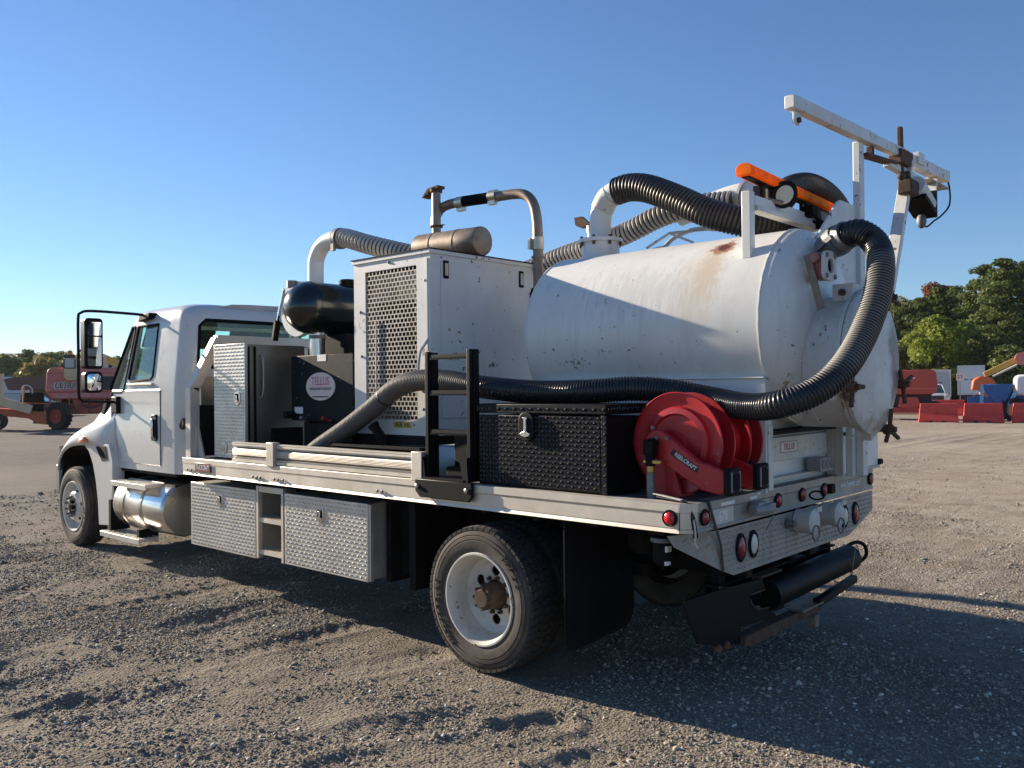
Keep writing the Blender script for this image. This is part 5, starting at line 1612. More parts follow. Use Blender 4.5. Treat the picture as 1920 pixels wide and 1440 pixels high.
part('pivot_bracket', B().beam((.235, .62, BZ0 - .075), (.27, 1.1, BZ0 - .05), .07, .02).beam((.24, .75, BZ0 - .06), (.24, .75, BZ0), .04, .04), 'rust', crn, bevel=.003)
part('knee', B().beam((.26, 1.0, BZ0 - .06), (.3, 1.55, BZ0 - .1), .05, .05), 'crane_white', crn, bevel=.004)
part('lock_lever', B().beam((.29, 1.2, BZ0 - .12), (.29, 1.18, BZ1 + .14), .03, .05, (0, 1, 0)).beam((.28, 1.1, BZ0 + .0), (.29, 1.32, BZ0), .09, .1), 'rust', crn, bevel=.006)
wn_ = part('winch', B().box(.26, .36, 1.2, 1.36, 3.04, 3.14).beam((.31, 1.22, 3.19), (.31, 1.3, 3.1), .05, .05).ball((.31, 1.14, 3.15), .03), 'hub_rust', crn, bevel=.012)
part('winch_plate', B().prism([(1.3, 3.13), (1.36, 3.22), (1.46, 3.22), (1.46, 3.08), (1.4, 3.05)], 'x', .25, .265), 'weathered_white', wn_)
part('motor', B().cyl((.32, 1.36, 3.12), (.32, 1.62, 3.02), .075, n=24), 'weathered_white', wn_)
part('motor_band', B().beam((.32, 1.36, 3.04), (.32, 1.62, 2.95), .16, .03).box(.25, .39, 1.62, 1.66, 2.93, 3.12), 'chassis_black', wn_)
part('hook_block', B().ball((.31, 1.56, 2.9), .035, .03, .055), 'cast_grey', wn_)
part('hang_plate', B().beam((.3, 1.85, BZ0 - .02), (.31, 1.72, 2.95), .02, .08, (1, 0, 0)), 'weathered_white', wn_)
part('hang_plate', B().beam((.3, 1.3, BZ0), (.3, 1.26, 3.13), .02, .07, (1, 0, 0)), 'weathered_white', wn_)
part('cable', B().tube(spline([(.31, 1.65, BZ1 - .03), (.31, 1.8, BZ1), (.32, 2.05, BZ1 - .02), (.33, 2.17, BZ1 - .1), (.33, 2.18, BZ1 - .25), (.32, 2.0, 3.0), (.31, 1.85, 2.94), (.31, 1.7, 2.88), (.31, 1.6, 2.87)], .03), .007, 6), 'matte_black', wn_)
part('cable_joint', B().box(.3, .34, 1.42, 1.55, BZ1 - .07, BZ1 + .01).cyl((.32, 1.55, BZ1 - .03), (.32, 1.62, BZ1 - .03), .02), 'crane_white', wn_)
part('boom_shoe', B().box(.25, .34, 1.7, 2.12, BZ0 - .07, BZ0 - .055), 'rusty_pipe', crn)
part('brace', B().beam((.28, 1.3, 3.1), (.28, .93, 2.35), .05, .08, (1, 0, 0)).beam((.26, .62, 2.36), (.28, .98, 2.36), .05, .06), 'crane_white', crn, bevel=.004)

# ---------------------------------------------------------------- black tread-plate tool box
bx = part('black_tool_box', B().box(-1.445, -.48, -1.225, -.8, ZT + .003, 1.56), 'black_powder', TRUCK, bevel=.004)
part('lid', B().box(-1.455, -.47, -1.24, -.79, 1.575, 1.632), 'black_powder', bx, bevel=.006)
part('door', B().box(-1.435, -.51, -1.238, -1.2255, ZT + .012, 1.565), 'black_powder', bx, bevel=.005)
part('corner_trim', B().box(-.508, -.47, -1.238, -1.2255, ZT + .005, 1.57), 'black_powder', bx, bevel=.003)
big = dict(pitch=.0255, l=.0115, w=.0042, h=.0034)
pm('black_lug', (.16, .16, .165), .24, metal=.85, var=.3, vscale=9)
part('tread_pattern', lugs((-1.43, -1.2383, ZT + .02), (1, 0, 0), (0, 0, 1), .915, .41, **big), 'black_lug', bx)
part('tread_pattern', lugs((-1.45, -1.2403, 1.578), (1, 0, 0), (0, 0, 1), .975, .05, pitch=.032, l=.014, w=.005, h=.004), 'black_lug', bx)
part('tread_pattern', lugs((-.5, -1.2383, ZT + .01), (1, 0, 0), (0, 0, 1), .028, .42, pitch=.028, l=.012, w=.005, h=.004), 'black_lug', bx)
part('tread_pattern', lugs((-.4698, -1.23, 1.59), (0, 1, 0), (0, 0, 1), .42, .035, **big), 'black_lug', bx)
lt = B()
n = 28
oc = [(-1.03 + .06 * math.copysign(abs(math.cos(a)) ** .7, math.cos(a)), 1.5 + .085 * math.copysign(abs(math.sin(a)) ** .7, math.sin(a))) for a in np.linspace(0, 2 * math.pi, n, endpoint=False)]
lt.prism(oc, 'y', -1.262, -1.238)
la = part('latch', lt, 'black_powder', bx, bevel=.006)
part('recess', B().prism([(-1.03 + (x + 1.03) * .74, 1.5 + (z - 1.5) * .78) for x, z in oc], 'y', -1.2625, -1.262), 'matte_black', la)
part('paddle', B().prism([(-1.05, 1.555), (-1.01, 1.555), (-1.02, 1.54), (-1.022, 1.475), (-.99, 1.46), (-1.0, 1.445), (-1.03, 1.438), (-1.06, 1.445), (-1.07, 1.46), (-1.038, 1.475), (-1.04, 1.54)], 'y', -1.272, -1.2626), 'polished_aluminium', la, bevel=.003)
part('shadow_box', B().box(-1.95, -1.5, -.95, -.5, ZT, 1.42).box(-1.98, -1.46, -1.0, -.9, ZT, 1.2), 'chassis_black', TRUCK, bevel=.01)  # invented black box standing in for the shadow behind the engine housing

# ---------------------------------------------------------------- folding ladder on the left edge
ld = part('ladder', B().box(-1.885, -1.855, -1.27, -1.235, 1.16, 1.965).box(-1.875, -1.85, -1.235, -1.18, 1.16, 1.96).box(-1.505, -1.475, -1.27, -1.235, 1.16, 1.97).box(-1.495, -1.47, -1.235, -1.19, 1.16, 1.97), 'black_powder', TRUCK, bevel=.004)
for z in (1.945, 1.715, 1.465):
    rg_ = B().box(-1.845, -1.505, -1.265, -1.2, z - .03, z)
    for k in range(16):
        rg_.box(-1.835 + k * .02, -1.827 + k * .02, -1.268, -1.265, z - .034, z - .02)
    part('rung', rg_, 'black_powder', ld)
part('foot', B().box(-1.87, -1.48, -1.31, -1.18, 1.15, 1.162).prism([(-1.94, 1.27), (-1.885, 1.29), (-1.87, 1.15), (-1.92, 1.15)], 'y', -1.29, -1.2).prism([(-1.46, 1.15), (-1.5, 1.15), (-1.53, 1.27), (-1.47, 1.3)], 'y', -1.31, -1.2), 'black_powder', ld)
part('mount_plate', B().prism([(-1.945, 1.149), (-1.43, 1.149), (-1.43, 1.06), (-1.46, 1.03), (-1.9, 1.03), (-1.945, 1.07)], 'y', -W - .03, -W - .006), 'black_powder', ld, bevel=.006)
for x in (-1.92, -1.47):
    part('bolt', B().lathe([(0, .016), (.01, .016), (.014, .008)], (x, -W - .03, 1.1), (0, -1, 0), 8), 'zinc', ld)

# ---------------------------------------------------------------- hose reels
def hose_reel(yf, cx=-.2, cz=1.42, r=.272):
    o = part('hose_reel', B().lathe([(0, r), (.004, r + .004), (.012, r + .002), (.012, r - .02), (.022, r - .05), (.022, .2), (.0, .19), (-.004, .16), (.012, .15), (.012, .06), (.0, .055), (0, .001)], (cx, yf, cz), (0, 1, 0), 64, cap0=False), 'red_paint', TRUCK, angle=25)
    part('rear_flange', B().lathe([(.0, r), (.012, r), (.012, .05), (0, .05)], (cx, yf + .14, cz), (0, 1, 0), 56), 'red_paint', o)
    part('drum', B().cyl((cx, yf + .02, cz), (cx, yf + .14, cz), .12, n=32), 'red_paint', o)
    part('coiled_hose', B().lathe([(t, .19 + .012 * math.cos(i * math.pi)) for i, t in enumerate(np.linspace(.03, .13, 10))], (cx, yf, cz), (0, 1, 0), 48), 'black_rubber', o)
    ya = yf - .035
    arm = [(cx - .07 + .075 * math.cos(R(a)), cz + .0 + .075 * math.sin(R(a))) for a in range(60, 250, 15)]
    arm += [(cx + .2, 1.185), (cx + .3, 1.17), (cx + .33, 1.19), (cx + .33, 1.29), (cx + .3, 1.3), (cx + .18, 1.335)]
    part('guide_arm', B().prism(arm, 'y', ya - .045, ya), 'red_paint', o, bevel=.008)
    part('pedestal', B().prism([(cx - .17, ZT), (cx + .0, ZT), (cx - .0, 1.36), (cx - .03, 1.45), (cx - .12, 1.45), (cx - .15, 1.36)], 'y', ya + .004, ya + .02).box(cx - .17, cx + .03, ya + .0205, yf + .13, ZT - .005, ZT + .012).prism([(cx + .0, ZT), (cx + .05, ZT), (cx + .0, 1.3)], 'y', ya + .005, ya + .03), 'red_paint', o)
    part('roller_guide', B().box(cx + .331, cx + .37, ya - .07, ya + .06, 1.17, 1.31), 'black_rubber', o, bevel=.012)
    part('guide_slot', B().box(cx + .3705, cx + .376, ya - .035, ya + .03, 1.2, 1.28), 'matte_black', o)
    part('roller', B().cyl((cx + .36, ya - .045, 1.19), (cx + .36, ya - .045, 1.29), .014).cyl((cx + .36, ya + .04, 1.19), (cx + .36, ya + .04, 1.29), .014), 'cast_grey', o)
    lx, lz = cx + .1, 1.355
    d = Vector((.86, 0, -.51)).normalized()
    u = Vector((.51, 0, .86)).normalized()
    c = Vector((cx + .1, ya - .0455, 1.335))
    lp = [c - d * .09 - u * .017, c + d * .09 - u * .017, c + d * .09 + u * .017, c - d * .09 + u * .017]
    pl_ = part('label_plate', B().add(lp + [p + Vector((0, -.0008, 0)) for p in lp], [(0, 1, 2, 3), (7, 6, 5, 4), (0, 4, 5, 1), (1, 5, 6, 2), (2, 6, 7, 3), (3, 7, 4, 0)]), 'decal_black', o, smooth=False)
    text_mesh('REELCRAFT', .03, c + Vector((.006, -.0015, -.003)), d, u, 'white_decal', 'lettering', pl_, squeeze=.95, bold=.0005)
    for k, (dx, dz) in enumerate(((-.05, .085), (.035, .03), (-.03, .03))):
        part('bolt', B().lathe([(0, .012), (.01, .011)], (cx - .04 + dx, ya - .045, cz + dz - .0), (0, -1, 0), 8), 'cast_grey', o)
    return o
r1 = hose_reel(-1.0, -.185)
hose_reel(-.68, -.185)
part('swivel', B().cyl((-.27, -1.05, 1.42), (-.27, -1.13, 1.42), .03).box(-.3, -.24, -1.15, -1.09, 1.36, 1.44).cyl((-.27, -1.12, 1.3), (-.27, -1.12, 1.37), .026), 'black_powder', r1, bevel=.006)
part('brass_valve', B().box(-.31, -.2, -1.135, -1.105, 1.315, 1.335).cyl((-.27, -1.12, 1.26), (-.27, -1.12, 1.32), .022), 'brass', r1, bevel=.004)
part('supply_hose', B().cyl((-.27, -1.12, 1.12), (-.27, -1.12, 1.27), .022), 'cast_grey', r1)
for z in (1.195, 1.275):
    part('sticker', B().box(-.24, -.19, -1.0035, -1.0, z, z + .055), 'white_decal', r1)

# ---------------------------------------------------------------- loose things lying on the truck
ctrl = [(-3.5, -1.0, 1.235), (-3.41, -1.0, 1.28), (-3.07, -1.0, 1.43), (-2.75, -1.0, 1.59), (-2.48, -1.02, 1.725), (-2.25, -1.05, 1.778), (-2.02, -1.07, 1.787), (-1.82, -1.07, 1.77), (-1.57, -1.06, 1.735), (-1.15, -1.05, 1.70), (-.78, -1.0, 1.70), (-.55, -.9, 1.715), (-.36, -.8, 1.70), (-.12, -.73, 1.65), (.14, -.82, 1.615), (.36, -.9, 1.63), (.51, -.82, 1.695), (.6, -.69, 1.81), (.64, -.51, 1.99), (.66, -.365, 2.2), (.64, -.25, 2.39), (.58, -.17, 2.51), (.5, -.17, 2.575), (.42, -.16, 2.57)]
def hose_material():
    m = pm('suction_hose', (.155, .147, .135), .55, var=.12, vscale=5, dirt=((.22, .19, .155), .5, 3))
    nt = m.node_tree
    L = nt.links.new
    bs = nt.nodes['Principled BSDF']
    base = bs.inputs['Base Color'].links[0].from_socket
    tc = nd(nt, 'ShaderNodeTexCoord')
    sp = nd(nt, 'ShaderNodeSeparateXYZ')
    L(tc.outputs['Object'], sp.inputs[0])
    nz = nd(nt, 'ShaderNodeTexNoise'); nz.inputs['Scale'].default_value = 5
    L(tc.outputs['Object'], nz.inputs['Vector'])
    ad = nd(nt, 'ShaderNodeMath', operation='MULTIPLY_ADD'); L(nz.outputs['Fac'], ad.inputs[0]); ad.inputs[1].default_value = .5
    L(sp.outputs['X'], ad.inputs[2])
    # black wrapped stretch of the hose between the ladder and the rear bend
    a = nd(nt, 'ShaderNodeMapRange'); a.inputs['From Min'].default_value = -1.62; a.inputs['From Max'].default_value = -1.3; L(ad.outputs[0], a.inputs['Value'])
    z2 = nd(nt, 'ShaderNodeMapRange'); z2.inputs['From Min'].default_value = 1.86; z2.inputs['From Max'].default_value = 1.78; L(sp.outputs['Z'], z2.inputs['Value'])
    z3 = nd(nt, 'ShaderNodeMapRange'); z3.inputs['From Min'].default_value = 2.42; z3.inputs['From Max'].default_value = 2.46; L(sp.outputs['Z'], z3.inputs['Value'])
    mxz = nd(nt, 'ShaderNodeMath', operation='MAXIMUM'); L(z2.outputs[0], mxz.inputs[0]); L(z3.outputs[0], mxz.inputs[1])
    mu = nd(nt, 'ShaderNodeMath', operation='MULTIPLY'); L(a.outputs[0], mu.inputs[0]); L(mxz.outputs[0], mu.inputs[1])
    mx = nd(nt, 'ShaderNodeMix', data_type='RGBA'); L(mu.outputs[0], mx.inputs['Factor']); L(base, mx.inputs[6]); mx.inputs[7].default_value = (.014, .016, .021, 1)
    L(mx.outputs[2], bs.inputs['Base Color'])
    rr = nd(nt, 'ShaderNodeMix', data_type='FLOAT'); L(mu.outputs[0], rr.inputs[0]); rr.inputs[2].default_value = .55; rr.inputs[3].default_value = .25
    L(rr.outputs[0], bs.inputs['Roughness'])
hose_material()
hs = empty('suction_hose', (0, 0, 0))
tag(hs, 'long ribbed suction hose draped over the black tool box and looped up to the tank', 'hose')
ribbed('hose_wall', corrugated(ctrl, .073, .0175, .0065, 26, 4, .8), 'suction_hose', 'hose_groove', hs)
c0, c1 = Vector((.43, -.16, 2.572)), Vector((.2, -.06, 2.49))
dd = (c1 - c0)
part('camlock_coupling', B().lathe([(0, .07), (.0, .083), (.05, .083), (.05, .078), (.06, .078), (.06, .09), (.09, .09), (.17, .075), (.19, .07)], c0, dd, 28), 'cast_grey', hs)
part('cam_arm', B().beam((.36, -.225, 2.56), (.26, -.2, 2.5), .012, .03), 'cast_grey', hs)
part('pull_ring', B().tube([(.25 + .02 * math.cos(a), -.19, 2.47 + .02 * math.sin(a)) for a in np.linspace(0, 2 * math.pi, 16)], .003, 5, caps=False), 'cast_grey', hs)
part('zip_tie', B().lathe([(0, .076), (.014, .076)], (-2.6, -1.01, 1.665), (.85, -.06, .52), 24), 'strap_black', hs)
sa = empty('tie_strap', (-.02, -1.2, ZT))
tag(sa, 'black tie strap with pale loose end over the rear left corner of the bed', 'strap')
def loc(b, o):
    b.v = [(p[0] - o.location.x, p[1] - o.location.y, p[2] - o.location.z) for p in b.v]
    return b
part('band', loc(B().beam((-.18, -1.19, ZT + .016), (.0, -1.235, ZT + .012), .03, .004).beam((.0, -1.235, ZT + .012), (.055, -1.236, ZT - .08), .028, .004, (0, 1, 0)).beam((.055, -1.236, ZT - .08), (.06, -1.225, ZT - .17), .028, .004, (0, 1, 0)), sa), 'strap_black', sa)
part('loose_end', loc(B().beam((-.2, -1.195, ZT + .03), (-.01, -1.238, ZT + .016), .022, .004).tube(spline([(.06, -1.24, ZT - .08), (.065, -1.235, ZT - .15), (.06, -1.23, ZT - .2), (.068, -1.22, ZT - .22)], .02), .005, 6), sa), 'plastic_light', sa)
sb = empty('tie_strap', (.07, -1.12, ZT))
tag(sb, 'thin black strap hanging straight down in front of the number decal', 'strap')
part('band', loc(B().beam((-.1, -1.13, ZT + .005), (CH + .004, -1.12, ZT + .005), .022, .004).beam((CH + .006, -1.12, ZT + .006), (CH + .008, -1.0, .9), .018, .004, (1, 0, 0)).beam((CH + .008, -1.0, .9), (CH + .004, -.97, .76), .018, .004, (1, 0, 0)), sb), 'strap_black', sb)
# ================================================================== background
def pr(u, d):
    """ground point at bearing u (column of the 1920 wide photo) and distance d metres from the camera"""
    dirv = _f + _r2 * ((u - 960) / 1620.5)
    dirv = Vector((dirv.x, dirv.y, 0)).normalized()
    return CAM.x + dirv.x * d, CAM.y + dirv.y * d
pm('lift_red', (.62, .17, .14), .5, var=.12, vscale=1.6, dirt=((.66, .38, .33), .45, 1.3), streak=((.4, .13, .1), .35))
pm('lift_red2', (.5, .075, .05), .5, var=.1, vscale=1.5, dirt=((.25, .06, .05), .3, 1.5))
pm('lift_orange', (.62, .13, .04), .5, var=.08, vscale=2)
pm('lift_tan', (.7, .5, .3), .55, var=.1, vscale=2)
pm('boom_yellow', (.6, .36, .08), .5, var=.1)
pm('machine_blue', (.03, .13, .34), .45, var=.15, vscale=3)
pm('pale_blue', (.2, .5, .7), .45, var=.1)
pm('barrier_red', (.62, .045, .028), .55, var=.15, vscale=2.5, dirt=((.32, .1, .08), .5, 3), streak=((.4, .16, .13), .3))
pm('car_black', (.012, .013, .015), .2, coat=.6)
pm('car_white', (.72, .72, .72), .25, coat=.5)
pm('car_glass', (.05, .07, .07), .08, spec=.8)
pm('windshield_pale', (.3, .42, .4), .1, spec=.8)
pm('dark_frame', (.03, .03, .032), .6)
pm('trailer_white', (.66, .66, .67), .5, var=.05, vscale=1, dirt=((.5, .47, .42), .3, 1))
pm('trailer_grey', (.45, .45, .45), .45, metal=.3, var=.08)
pm('dump_brown', (.1, .06, .045), .7, var=.2)
pm('tyre_far', (.025, .023, .021), .9, var=.2, vscale=3, dirt=((.09, .07, .05), .5, 3))
pm('rim_tan', (.5, .42, .25), .6)
pm('bark', (.09, .065, .045), .9, var=.3, vscale=5, bump=.5, bscale=12)
pm('fence_steel', (.4, .4, .4), .5, metal=.6)

def far_wheel(c, r, w, parent, rim='lift_red', axis=(0, 1, 0), lugs_=True):
    """tyre with shoulder lugs plus dished rim, local coordinates"""
    c, ax = Vector(c), Vector(axis).normalized()
    wh = empty('wheel', c, parent=parent)
    b = B().lathe([(-w / 2, r * .55), (-w / 2 - .01, r * .75), (-w / 2 + .03, r * .95), (-w * .3, r), (w * .3, r), (w / 2 - .03, r * .95), (w / 2 + .01, r * .75), (w / 2, r * .55)], (0, 0, 0), ax, 32, cap0=False, cap1=False)
    if lugs_:
        e1 = ax.orthogonal().normalized()
        e2 = ax.cross(e1)
        for k in range(20):
            a = 2 * math.pi * k / 20
            rd = e1 * math.cos(a) + e2 * math.sin(a)
            tg = -e1 * math.sin(a) + e2 * math.cos(a)
            for s in (-1, 1):
                b.beam(rd * r * .93 + ax * s * w * .5 + tg * .04, rd * r * 1.0 + ax * s * w * .06 - tg * .03, r * .13, r * .1, rd)
    part('tyre', b, 'tyre_far', wh)
    part('rim', B().lathe([(-w / 2, r * .56), (-w * .2, r * .5), (-w * .15, r * .2), (-w * .3, r * .15), (-w * .3, .001)], (0, 0, 0), ax, 24, cap0=False).lathe([(w / 2, r * .56), (w * .2, r * .5), (w * .15, r * .2), (w * .3, .001)], (0, 0, 0), ax, 24, cap0=False), rim, wh)
    return wh

# ---- left: big faded red boom lift (local x to the right as seen from the truck, y away)
RZL = math.atan2(.94, .35)
LL = empty('boom_lift', (-41.5, 11.5, 0), RZL)
tag(LL, 'large faded red boom lift with tan arm and amber beacon beyond the mirror', 'boom lift')
body = [(-.9, 1.75), (-.86, 2.6), (-.8, 2.82), (-.62, 2.92), (2.2, 2.92), (2.5, 2.8), (2.55, 1.7), (2.45, 1.42), (-.62, 1.42)]
hdl = part('counterweight', B().prism(body, 'y', -1.0, 1.0), 'lift_red', LL, bevel=.08, seg=3)
part('cover_seam', B().box(-.87, 2.5, -1.012, -1.0, 2.63, 2.66).box(-.83, 2.5, -1.02, -1.0, 1.72, 1.8), 'lift_red2', hdl)
text_mesh('ULTRA-LIFT', .37, (.19, -1.008, 2.055), (1, 0, 0), (0, 0, 1), 'white_decal', 'lettering_outline', hdl, extrude=.002, shear=.25, squeeze=.8, bold=.028)
text_mesh('ULTRA-LIFT', .36, (.2, -1.016, 2.06), (1, 0, 0), (0, 0, 1), 'car_black', 'lettering', hdl, extrude=.004, shear=.25, squeeze=.8, bold=.012)
part('hydraulic_hose', B().tube(spline([(.6, -1.05, 1.35), (.7, -1.1, 1.1), (1.1, -1.05, 1.0), (1.5, -1.0, 1.2), (1.7, -.95, 1.4)], .1), .03, 6).tube(spline([(.2, -1.1, 1.4), (.3, -1.15, 1.0), (.5, -1.0, .8)], .1), .03, 6), 'dark_frame', LL)
part('control_panel', B().box(1.5, 2.1, -1.03, -1.001, 1.85, 2.5), 'dark_frame', LL)
part('step', B().box(.9, 1.5, -1.1, -.9, .75, .8).box(.9, .95, -1.1, -1.05, .8, 1.42).box(1.45, 1.5, -1.1, -1.05, .8, 1.42), 'dark_frame', LL)
part('chassis', B().box(-.6, 3.4, -.7, .7, .7, 1.1).box(.4, 2.4, -.6, .6, 1.1, 1.42).box(.2, .5, -.8, -.5, .75, 1.42), 'lift_red2', LL, bevel=.04)
for x, y in ((-.35, -1.1), (3.1, -1.1), (-.35, 1.1), (3.1, 1.1)):
    far_wheel((x, y, .64), .64, .42, LL, 'lift_red2', (1.1, 1, 0))
arm = part('boom', B().box(-.14, .45, -1.25, -.75, 2.45, 3.4).prism([(-.14, 2.45), (.45, 2.45), (.32, 2.3), (-.02, 2.3)], 'y', -1.25, -.8).beam((.4, -.8, 3.0), (1.6, .3, 3.3), .5, .55), 'lift_tan', LL, bevel=.03)
part('lamp_frame', B().box(-.16, .36, -1.29, -1.25, 2.86, 2.9).box(-.16, -.11, -1.29, -1.25, 2.9, 3.3).box(.31, .36, -1.29, -1.25, 2.9, 3.3).box(-.14, .34, -1.3, -1.0, 3.36, 3.5), 'dark_frame', arm)
part('lamp_panel', B().box(-.1, .3, -1.27, -1.251, 2.92, 3.3), 'plastic_light', arm)
part('beacon', B().lathe([(0, .11), (.16, .12), (.22, .06), (.225, .001)], (.12, -1.1, 3.5), (0, 0, 1), 16), 'marker_amber', arm)

# ---- left: low orange access platform with tan arm
LO = empty('access_platform', (-42.0, 9.85, 0), RZL)
tag(LO, 'orange access platform with grey control boxes and a tan folded arm at left', 'platform lift')
part('frame', B().prism([(.1, .55), (.55, .28), (1.35, .18), (1.75, .3), (1.9, .75), (1.4, .78), (.6, .85), (-.6, 1.0), (-1.6, 1.1), (-1.6, .8)], 'y', -.7, .7), 'lift_orange', LO, bevel=.03)
part('control_box', B().box(-.1, .75, -.6, .3, .8, 1.75), 'chassis_black', LO, bevel=.05)
part('control_box', B().box(1.5, 2.1, -.5, .4, 1.0, 1.7), 'chassis_black', LO, bevel=.05)
rl = B()
for x in (-.15, .95, 1.25, 1.4, 1.75):
    rl.cyl((x, -.7, .8), (x + .1, -.7, 2.0), .035, n=8)
rl.cyl((-.4, -.7, 1.3), (2.1, -.7, 1.15), .03, n=8).cyl((.95, -.7, 2.0), (1.9, -.7, 1.95), .03, n=8)
part('guard_rail', rl, 'lift_orange', LO)
part('rail_hoop', B().tube(spline([(-.15, -.72, 1.7), (-.12, -.72, 2.0), (.05, -.72, 2.1), (.25, -.72, 1.95), (.28, -.72, 1.7)], .1), .03, 6), 'plastic_light', LO)
am = part('arm', B().beam((-2.2, -.9, 1.75), (.25, -.9, .95), .4, .42).prism([(-1.9, 1.7), (-.9, 2.25), (-.85, 2.6), (-1.15, 2.65), (-2.2, 2.1)], 'y', -1.0, -.6).prism([(-1.35, 2.2), (-.86, 2.65), (-.84, 1.4), (-1.3, 1.75)], 'y', -1.15, -1.02), 'lift_tan', LO, bevel=.03)
part('pin', B().cyl((-1.05, -1.17, 2.2), (-1.05, -1.15, 2.2), .06).cyl((-1.05, -1.17, 1.75), (-1.05, -1.15, 1.75), .06), 'dark_frame', am)
far_wheel((-1.2, -.9, .42), .42, .3, LO, 'rim_tan', (.1, 1, 0), False)
far_wheel((-1.2, .8, .42), .42, .3, LO, 'rim_tan', (.1, 1, 0), False)
part('axle', B().cyl((-1.2, -.9, .42), (-1.2, .8, .42), .08).box(.3, .6, -.6, .6, .3, .6), 'dark_frame', LO)

def suv(name, loc, rz, paint, glass, label, cat='car', s=1.0):
    """local x = length (front at -x)"""
    o = empty(name, loc, rz)
    o.scale = (s, s, s)
    tag(o, label, cat)
    low = [(-2.3, .45), (-2.35, .75), (-2.25, .98), (-1.2, 1.08), (-.6, 1.12), (2.2, 1.12), (2.3, .95), (2.32, .45)]
    top = [(-1.15, 1.08), (-.45, 1.62), (-.2, 1.7), (1.7, 1.72), (2.05, 1.6), (2.25, 1.1)]
    part('body', B().prism(low, 'y', -.93, .93), paint, o, bevel=.1, seg=3)
    part('greenhouse', B().loft([[(x * 1 + 0, y, z) for x, z in top] for y in (-.86, .86)], closed=True), glass, o, bevel=.04)
    part('roof', B().prism([(-.42, 1.66), (-.2, 1.735), (1.7, 1.755), (2.0, 1.66)], 'y', -.78, .78), paint, o, bevel=.02)
    for y in (-.87, .87):
        part('pillar', B().beam((-1.1, y, 1.1), (-.4, y * .93, 1.68), .06, .07).beam((.55, y, 1.1), (.55, y * .93, 1.7), .06, .09).beam((2.2, y, 1.1), (1.9, y * .93, 1.68), .06, .12), paint, o)
    part('grille', B().box(-2.37, -2.34, -.5, .5, .62, .9), 'dark_frame', o, bevel=.02)
    for y in (-.72, .72):
        part('headlight', B().box(-2.34, -2.27, y - .16, y + .16, .8, .95), 'white_lens', o, bevel=.03)
        part('mirror', B().box(-.95, -.8, y * 1.36 - .08, y * 1.36 + .08, 1.1, 1.25), paint, o, bevel=.03)
    part('bumper', B().box(-2.38, -2.3, -.8, .8, .42, .58), 'dark_frame', o, bevel=.02)
    for x in (-1.45, 1.45):
        for y in (-.85, .85):
            far_wheel((x, y, .36), .36, .22, o, 'trailer_grey', (0, 1, 0), False)
    return o
suv('parked_car', (-69.0, 19.4, 0), R(235), 'car_black', 'windshield_pale', 'black car with a pale windshield behind the orange platform at left')
suv('parked_car', (*pr(1741, 70), 0), R(118), 'car_white', 'car_glass', 'white sport utility car parked in front of the grey box trailer')

def box_trailer(name, loc, rz, w, l, h, z0, mat_, label, cat='trailer', rounded=False):
    """rear/door end faces local -y"""
    o = empty(name, loc, rz)
    tag(o, label, cat)
    part('box', B().box(-w / 2, w / 2, 0, l, z0, z0 + h), mat_, o, bevel=.25 if rounded else .03, seg=4)
    part('door', B().box(-w / 2 + .12, w / 2 - .12, -.03, -.001, z0 + .1, z0 + h - .16), mat_, o, bevel=.01)
    fr = B().box(-w / 2, -w / 2 + .1, -.05, -.002, z0, z0 + h).box(w / 2 - .1, w / 2, -.05, -.002, z0, z0 + h).box(-w / 2 + .1, w / 2 - .1, -.05, -.002, z0 + h - .14, z0 + h).box(-w / 2 + .1, w / 2 - .1, -.05, -.002, z0, z0 + .08)
    part('door_frame', fr, 'trailer_white', o)
    for x in (-.5, -.05, .35):
        part('latch', B().box(x, x + .25, -.05, -.031, z0 + h * .5, z0 + h * .5 + .07), 'dark_frame', o)
    part('under_frame', B().box(-w / 2 + .1, w / 2 - .1, .2, l - .2, z0 - .3, z0 - .01).box(-w / 2 + .05, w / 2 - .05, .05, .15, .45, .6).box(-.8, -.7, .05, .15, .6, z0 - .01).box(.7, .8, .05, .15, .6, z0 - .01), 'dark_frame', o)
    for x in (-w / 2 + .2, w / 2 - .2):
        far_wheel((x, 1.2, .48), .48, .3, o, 'trailer_grey', (1, 0, 0), False)
    return o
box_trailer('box_truck', (*pr(1821, 78), 0), R(14), 1.95, 6, 2.35, .85, 'trailer_white', 'white box truck with its rear roll-up door beside the numbered sign', 'truck')
box_trailer('box_trailer', (*pr(1751, 78), 0), R(22), 2.5, 5, 2.2, .7, 'trailer_grey', 'grey box trailer with rounded corners behind the white car', 'trailer', True)

# lot number sign
sg_ = empty('lot_sign', (*pr(1800, 68), 0), R(15))
tag(sg_, 'small white square sign numbered 23 on a thin post', 'sign')
part('post', B().box(-.03, .03, -.03, .03, 0, 2.05), 'fence_steel', sg_)
part('board', B().box(-.23, .23, -.05, -.03, 1.98, 2.46), 'white_decal', sg_)
text_mesh('23', .36, (0, -.056, 2.22), (1, 0, 0), (0, 0, 1), 'decal_black', 'lettering', sg_, extrude=.003)
sg2 = empty('lot_sign', (-78.0, 24.5, 0), R(70))
tag(sg2, 'small white square sign above the brown dump body at far left', 'sign')
part('post', B().box(-.04, .04, -.04, .04, 0, 2.6), 'fence_steel', sg2)
part('board', B().box(-.3, .3, -.05, -.03, 2.6, 3.3), 'white_decal', sg2)

